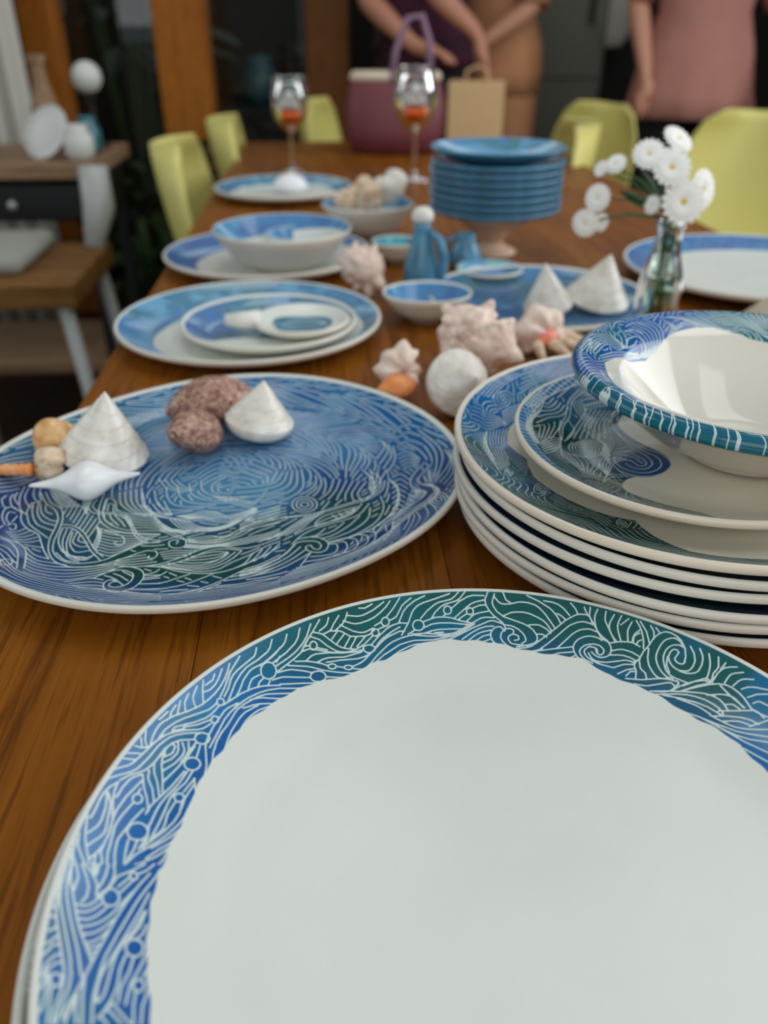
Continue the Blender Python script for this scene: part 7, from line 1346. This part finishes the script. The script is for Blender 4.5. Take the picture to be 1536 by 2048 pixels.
def dress_c(t, arms):
    cloth_top(t, m_pinkshirt, 0.75, arms, 0.62, 1.25, 'tunic'); cloth_legs(t, m_black); shoes(t, m_black)
person('person', 'person in a dusty pink tunic standing at the right beyond the big chair', (1.14, 3.35, 0), R(-8), lin(196, 140, 116), lin(70, 48, 36),
       {-1: ((-0.235, 0.03, 1.12), (-0.19, -0.10, 0.90), (0.1, -0.3, -1)), 1: ((0.265, 0.02, 1.10), (0.285, -0.16, 0.93), (0.0, -0.6, -0.7))}, dress_c)
def dress_a(t, arms): cloth_top(t, m_purple, 0.90, arms, 0.45, 1.0, 'sweater'); cloth_legs(t, m_black); shoes(t, m_black)
person('person', 'person in a deep plum top lowering a paper bag behind the handbag', (0.15, 3.40, 0), R(14), lin(190, 132, 108), lin(40, 28, 22),
       {-1: ((-0.225, -0.02, 1.12), (-0.10, -0.20, 0.98), (0.8, -0.5, -0.2)), 1: ((-0.04, -0.20, 1.14), (0.095, -0.285, 1.02), (0.35, -0.05, -0.9))}, dress_a)
def dress_b(t, arms): cloth_top(t, m_peach, 0.80, arms, 0.62, 1.05, 'blouse'); cloth_legs(t, m_peach); shoes(t, m_black)
person('person', 'person in peach clothes standing beside the one in plum', (0.46, 3.80, 0), R(-38), lin(196, 140, 112), lin(96, 64, 40),
       {-1: ((-0.20, -0.08, 1.10), (-0.105, -0.235, 0.985), (0.5, -0.3, -0.6)), 1: ((0.20, -0.08, 1.10), (0.085, -0.24, 0.985), (-0.5, -0.3, -0.6))}, dress_b)
kb = empty('paper_bag', (0.318, 3.10, 0.672), R(-8)); tag(kb, 'tan paper carrier bag hanging from the hand of the person in plum', 'bag')
g = MB(); g.box((0, 0, 0.10), (0.19, 0.10, 0.21), 0.006); g.out('bag_body', m_kraft, kb, False)
for sy in (-0.045, 0.045): MB().tube([(-0.04, sy, 0.195), (-0.035, sy * 0.8, 0.235), (0.0, sy * 0.6, 0.25), (0.035, sy * 0.8, 0.235), (0.04, sy, 0.195)], 0.004, 8).out('handle', m_kraft, kb)
# ------------------------------------------------------------------ left side: trolley, bench, curtain, plants
tr = empty('serving_trolley', (-1.10, 2.25, -0.066), R(4)); tag(tr, 'black trolley with pale timber top loaded with crockery at the left', 'trolley')
MB().box((0, 0, 0.80), (0.78, 0.42, 0.035), 0.004).out('top', m_shelfwood, tr, False)
MB().box((0, 0, 0.725), (0.74, 0.38, 0.085), 0.004).out('drawer_box', m_dark, tr, False)
MB().box((0, 0, 0.30), (0.74, 0.38, 0.03), 0.004).out('shelf', m_shelfwood, tr, False)
for k in (-0.18, 0.18):
    dr = MB().box((k, -0.195, 0.725), (0.34, 0.014, 0.07), 0.003).out('drawer_front', m_dark, tr, False)
    o = mesh('knob', *lathe([(0, 0.016), (0.009, 0.013), (0.011, 0.006), (0.006, 0), (0, 0)], 16), m_steel, dr); o.location = (k, -0.202, 0.725); o.rotation_euler = (R(90), 0, 0)
for sx in (-0.35, 0.35):
    for sy in (-0.17, 0.17): MB().box((sx, sy, 0.378), (0.03, 0.03, 0.624), 0.003).out('leg', m_dark, tr, False)
m_gplate = plain('pale_stoneware', lin(205, 208, 206), 0.35, 0.05, 12); m_tealg = plain('teal_glass', lin(52, 110, 124), 0.2, 0.1, 8)
def lying(name, prof, loc, eul, mat, lab, cat, n=48):
    o = mesh(name, *lathe(prof, n), mat); o.location = loc; o.rotation_euler = eul; return tag(o, lab, cat)
dishp = [(0, 0), (0.05, 0), (0.085, 0.010), (0.092, 0.014), (0.090, 0.016), (0.05, 0.005), (0, 0.005)]
TP = 0.752
o = settle(mesh('plate', *lathe([(r * 0.74, z * 0.8) for r, z in dishp], 48), m_gplate), (-0.835, 2.17), (R(50), R(-34), 0), TP); tag(o, 'pale plate propped up at a slant on the trolley', 'plate')
jar = [(0, 0), (0.028, 0), (0.036, 0.02), (0.036, 0.05), (0.024, 0.068), (0.026, 0.078), (0.022, 0.078), (0.02, 0.07), (0.03, 0.05), (0, 0.008)]
lying('jar', jar, (-0.742, 2.13, TP), (0, 0, 0), m_gplate, 'round white pot at the right end of the trolley', 'pot')
lying('jar', [(r * 0.9, z * 1.1) for r, z in jar], (-0.755, 2.245, TP), (0, 0, 0), m_tealg, 'teal pot behind the white pot on the trolley', 'pot')
vs = [(0, 0), (0.03, 0), (0.04, 0.04), (0.036, 0.10), (0.018, 0.16), (0.016, 0.20), (0.026, 0.22), (0.022, 0.22), (0.012, 0.19), (0, 0.02)]
lying('vase', vs, (-0.875, 2.31, TP), (0, 0, 0), m_shelfwood, 'tan vase standing at the back of the trolley', 'vase')
gl = empty('globe_lamp', (-0.775, 2.37, TP)); tag(gl, 'white globe lamp on a slim stand at the back of the trolley', 'lamp')
mesh('stand', *lathe([(0, 0), (0.035, 0), (0.035, 0.008), (0.007, 0.014), (0.006, 0.135), (0, 0.135)], 24), m_dark, gl)
o = mesh('globe', *lathe([(0.038 * math.sin(math.pi * k / 16), 0.168 - 0.038 * math.cos(math.pi * k / 16)) for k in range(17)], 32), m_gplate, gl)
lying('bowl', [(0, 0), (0.03, 0), (0.06, 0.03), (0.075, 0.06), (0.072, 0.06), (0.055, 0.032), (0, 0.008)], (-1.02, 2.14, TP), (0, 0, 0), m_gplate, 'pale bowl at the left end of the trolley', 'bowl')
# bench chair with white steel legs
be = empty('bench', (-0.80, 1.64, 0), R(5)); tag(be, 'low timber bench with white steel legs and grey cushion at the left', 'bench')
for k in range(3): MB().box((0, -0.12 + 0.12 * k, 0.60), (0.42, 0.112, 0.045), 0.004).out('seat_slat', m_seatwood, be, False)
MB().box((-0.05, 0.02, 0.6405), (0.30, 0.26, 0.035), 0.014).out('cushion', plain('grey_cushion', lin(150, 152, 145), 0.9, 0.08, 30, 0.2), be)
for sx in (-0.18, 0.18):
    MB().tube([(sx, -0.15, 0.58), (sx + 0.03, -0.17, 0.30), (sx + 0.02, -0.18, 0.0)], 0.014, 12).out('leg', m_steel, be)
    MB().tube([(sx, 0.15, 0.58), (sx + 0.03, 0.17, 0.30), (sx + 0.02, 0.18, 0.0)], 0.014, 12).out('leg', m_steel, be)
MB().tube([(0.21, -0.17, 0.30), (-0.12, -0.17, 0.26)], 0.010, 10).out('stretcher', m_steel, be)
MB().tube([(0.185, 0.12, 0.62), (0.20, 0.16, 0.70), (0.20, 0.165, 0.78)], [0.02, 0.034, 0.030], 16).out('back_post', m_steel, be)
# white curtain at the left
m_curt = plain('white_curtain', lin(206, 204, 194), 0.9, 0.03, 10)
v = []; f = []; n = 60
for i, z in enumerate((0.05, 0.8, 1.6, 2.6)):
    for j in range(n):
        u = j / (n - 1); v.append((-1.73 + 0.52 * u, 3.05 + 0.03 * math.sin(u * 46), z)); 
for i in range(3):
    for j in range(n - 1): f.append((i * n + j, i * n + j + 1, (i + 1) * n + j + 1, (i + 1) * n + j))
o = mesh('curtain', v, f, m_curt); so = o.modifiers.new('thick', 'SOLIDIFY'); so.thickness = 0.004; tag(o, 'white pleated curtain hanging at the far left', 'curtain')
o = MB().tube([(-1.95, 3.05, 2.62), (-1.25, 3.05, 2.62)], 0.012, 12).out('curtain_rod', m_dark); tag(o, 'dark rod carrying the white curtain', 'curtain rod')
# plants
m_fol = plain('dark_foliage', lin(34, 62, 30), 0.5, 0.3, 12); m_pot = plain('dark_pot', lin(36, 34, 32), 0.6, 0.1, 10)
def plant(x, y, h0, h1, spread, nl, seed, lab, ll=0.22, lw=0.035):
    t = empty('potted_plant', (x, y, 0)); tag(t, lab, 'plant', 'potted plants round the room')
    mesh('pot', *lathe([(0, 0), (0.11, 0), (0.14, 0.24), (0.15, 0.26), (0.135, 0.26), (0.125, 0.22), (0, 0.2)], 32), m_pot, t)
    rg = random.Random(seed); g = MB()
    for k in range(5): g.tube([(0.03 * math.cos(k * 1.3), 0.03 * math.sin(k * 1.3), 0.2), (spread * 0.4 * math.cos(k * 1.3), spread * 0.4 * math.sin(k * 1.3), (h0 + h1) / 2)], [0.010, 0.006], 8)
    g.out('stem', m_stem, t)
    vs = [(0, 0, 0), (-1, 0.35, 0.05), (0, 0.4, -0.04), (1, 0.35, 0.05), (-0.8, 0.75, 0.0), (0, 0.75, -0.08), (0.8, 0.75, 0.0), (0, 1.0, -0.12)]
    fs = [(0, 2, 1), (0, 3, 2), (1, 2, 5, 4), (2, 3, 6, 5), (4, 5, 7), (5, 6, 7)]
    me0 = None
    for k in range(nl):
        a = rg.uniform(0, 6.28); q = rg.uniform(0, 1) ** 0.5 * spread
        if me0 is None:
            o = mesh('leaf', [(px * lw, py * ll, pz * ll) for px, py, pz in vs], fs, m_fol, t); me0 = o
        else: o = me0.copy(); COL.objects.link(o)
        o.location = (q * math.cos(a), q * math.sin(a), rg.uniform(h0, h1)); o.rotation_euler = (rg.uniform(-0.6, 0.7), rg.uniform(-0.5, 0.5), a - 1.57); s = rg.uniform(0.7, 1.3); o.scale = (s, s, s)
plant(-0.78, 2.86, 0.28, 0.66, 0.18, 110, 1, 'bushy dark green plant between the trolley and the yellow chairs', 0.17)
plant(1.36, 4.15, 0.4, 1.02, 0.12, 70, 2, 'dark green plant behind the person in pink', 0.16)
plant(-1.15, 4.1, 0.8, 1.7, 0.35, 90, 3, 'dim leafy plant behind the glazing at the left')
# grey cupboard / fridge and pale lantern at right
fr = empty('tall_cupboard', (0.80, 4.62, 0)); tag(fr, 'tall grey cupboard against the far wall right of the person in peach', 'cupboard')
m_fridge = plain('olive_grey_paint', lin(92, 94, 82), 0.5, 0.06, 5)
MB().box((0, 0, 0.95), (0.50, 0.45, 1.9), 0.01).out('body', m_fridge, fr, False)
d_ = MB().box((0, -0.235, 1.35), (0.47, 0.02, 1.05), 0.006).out('door', m_fridge, fr, False); MB().box((0.17, -0.262, 1.2), (0.02, 0.03, 0.3), 0.005).out('handle', m_dark, d_, False)
d_ = MB().box((0, -0.235, 0.45), (0.47, 0.02, 0.68), 0.006).out('door', m_fridge, fr, False); MB().box((0.17, -0.262, 0.62), (0.02, 0.03, 0.16), 0.005).out('handle', m_dark, d_, False)
la = empty('floor_lantern', (1.17, 4.98, 0)); tag(la, 'white paper floor lantern behind the dark plant at right', 'lamp')
mesh('foot', *lathe([(0, 0), (0.12, 0), (0.12, 0.02), (0.015, 0.03), (0.012, 0.96), (0, 0.96)], 24), m_dark, la)
mesh('shade', *lathe([(0.10, 0.95), (0.135, 1.0), (0.145, 1.2), (0.135, 1.42), (0.10, 1.47), (0.095, 1.465), (0.128, 1.41), (0.138, 1.2), (0.128, 1.01), (0.095, 0.955)], 40), m_curt, la)
# things on a low cabinet behind the glazing
ca2 = empty('sideboard', (-0.45, 4.3, 0)); tag(ca2, 'dark low sideboard behind the glazing', 'sideboard')
MB().box((0, 0, 0.36), (0.9, 0.4, 0.72), 0.008).out('body', m_dark, ca2, False)
for k in (-0.22, 0.22):
    d_ = MB().box((k, -0.207, 0.36), (0.42, 0.014, 0.62), 0.004).out('door', m_dark, ca2, False); o = mesh('knob', *lathe([(0, 0.016), (0.010, 0.013), (0.012, 0.006), (0.006, 0), (0, 0)], 16), m_steel, d_); o.location = (k * 0.3, -0.214, 0.42); o.rotation_euler = (R(90), 0, 0)
lying('jar', [(r * 2.2, z * 2.6) for r, z in jar], (-0.58, 4.25, 0.7205), (0, 0, 0), m_tealg, 'large teal jar on the dark sideboard behind the glass', 'jar')
lying('jar', [(r * 1.6, z * 1.6) for r, z in jar], (-0.40, 4.2, 0.7205), (0, 0, 0), m_gplate, 'pale grey jar on the dark sideboard behind the glass', 'jar')
lying('vase', [(r * 1.1, z) for r, z in vs], (-0.20, 4.22, 0.7205), (0, 0, 0), m_fridge, 'dull green vase on the dark sideboard near the dark post', 'vase')
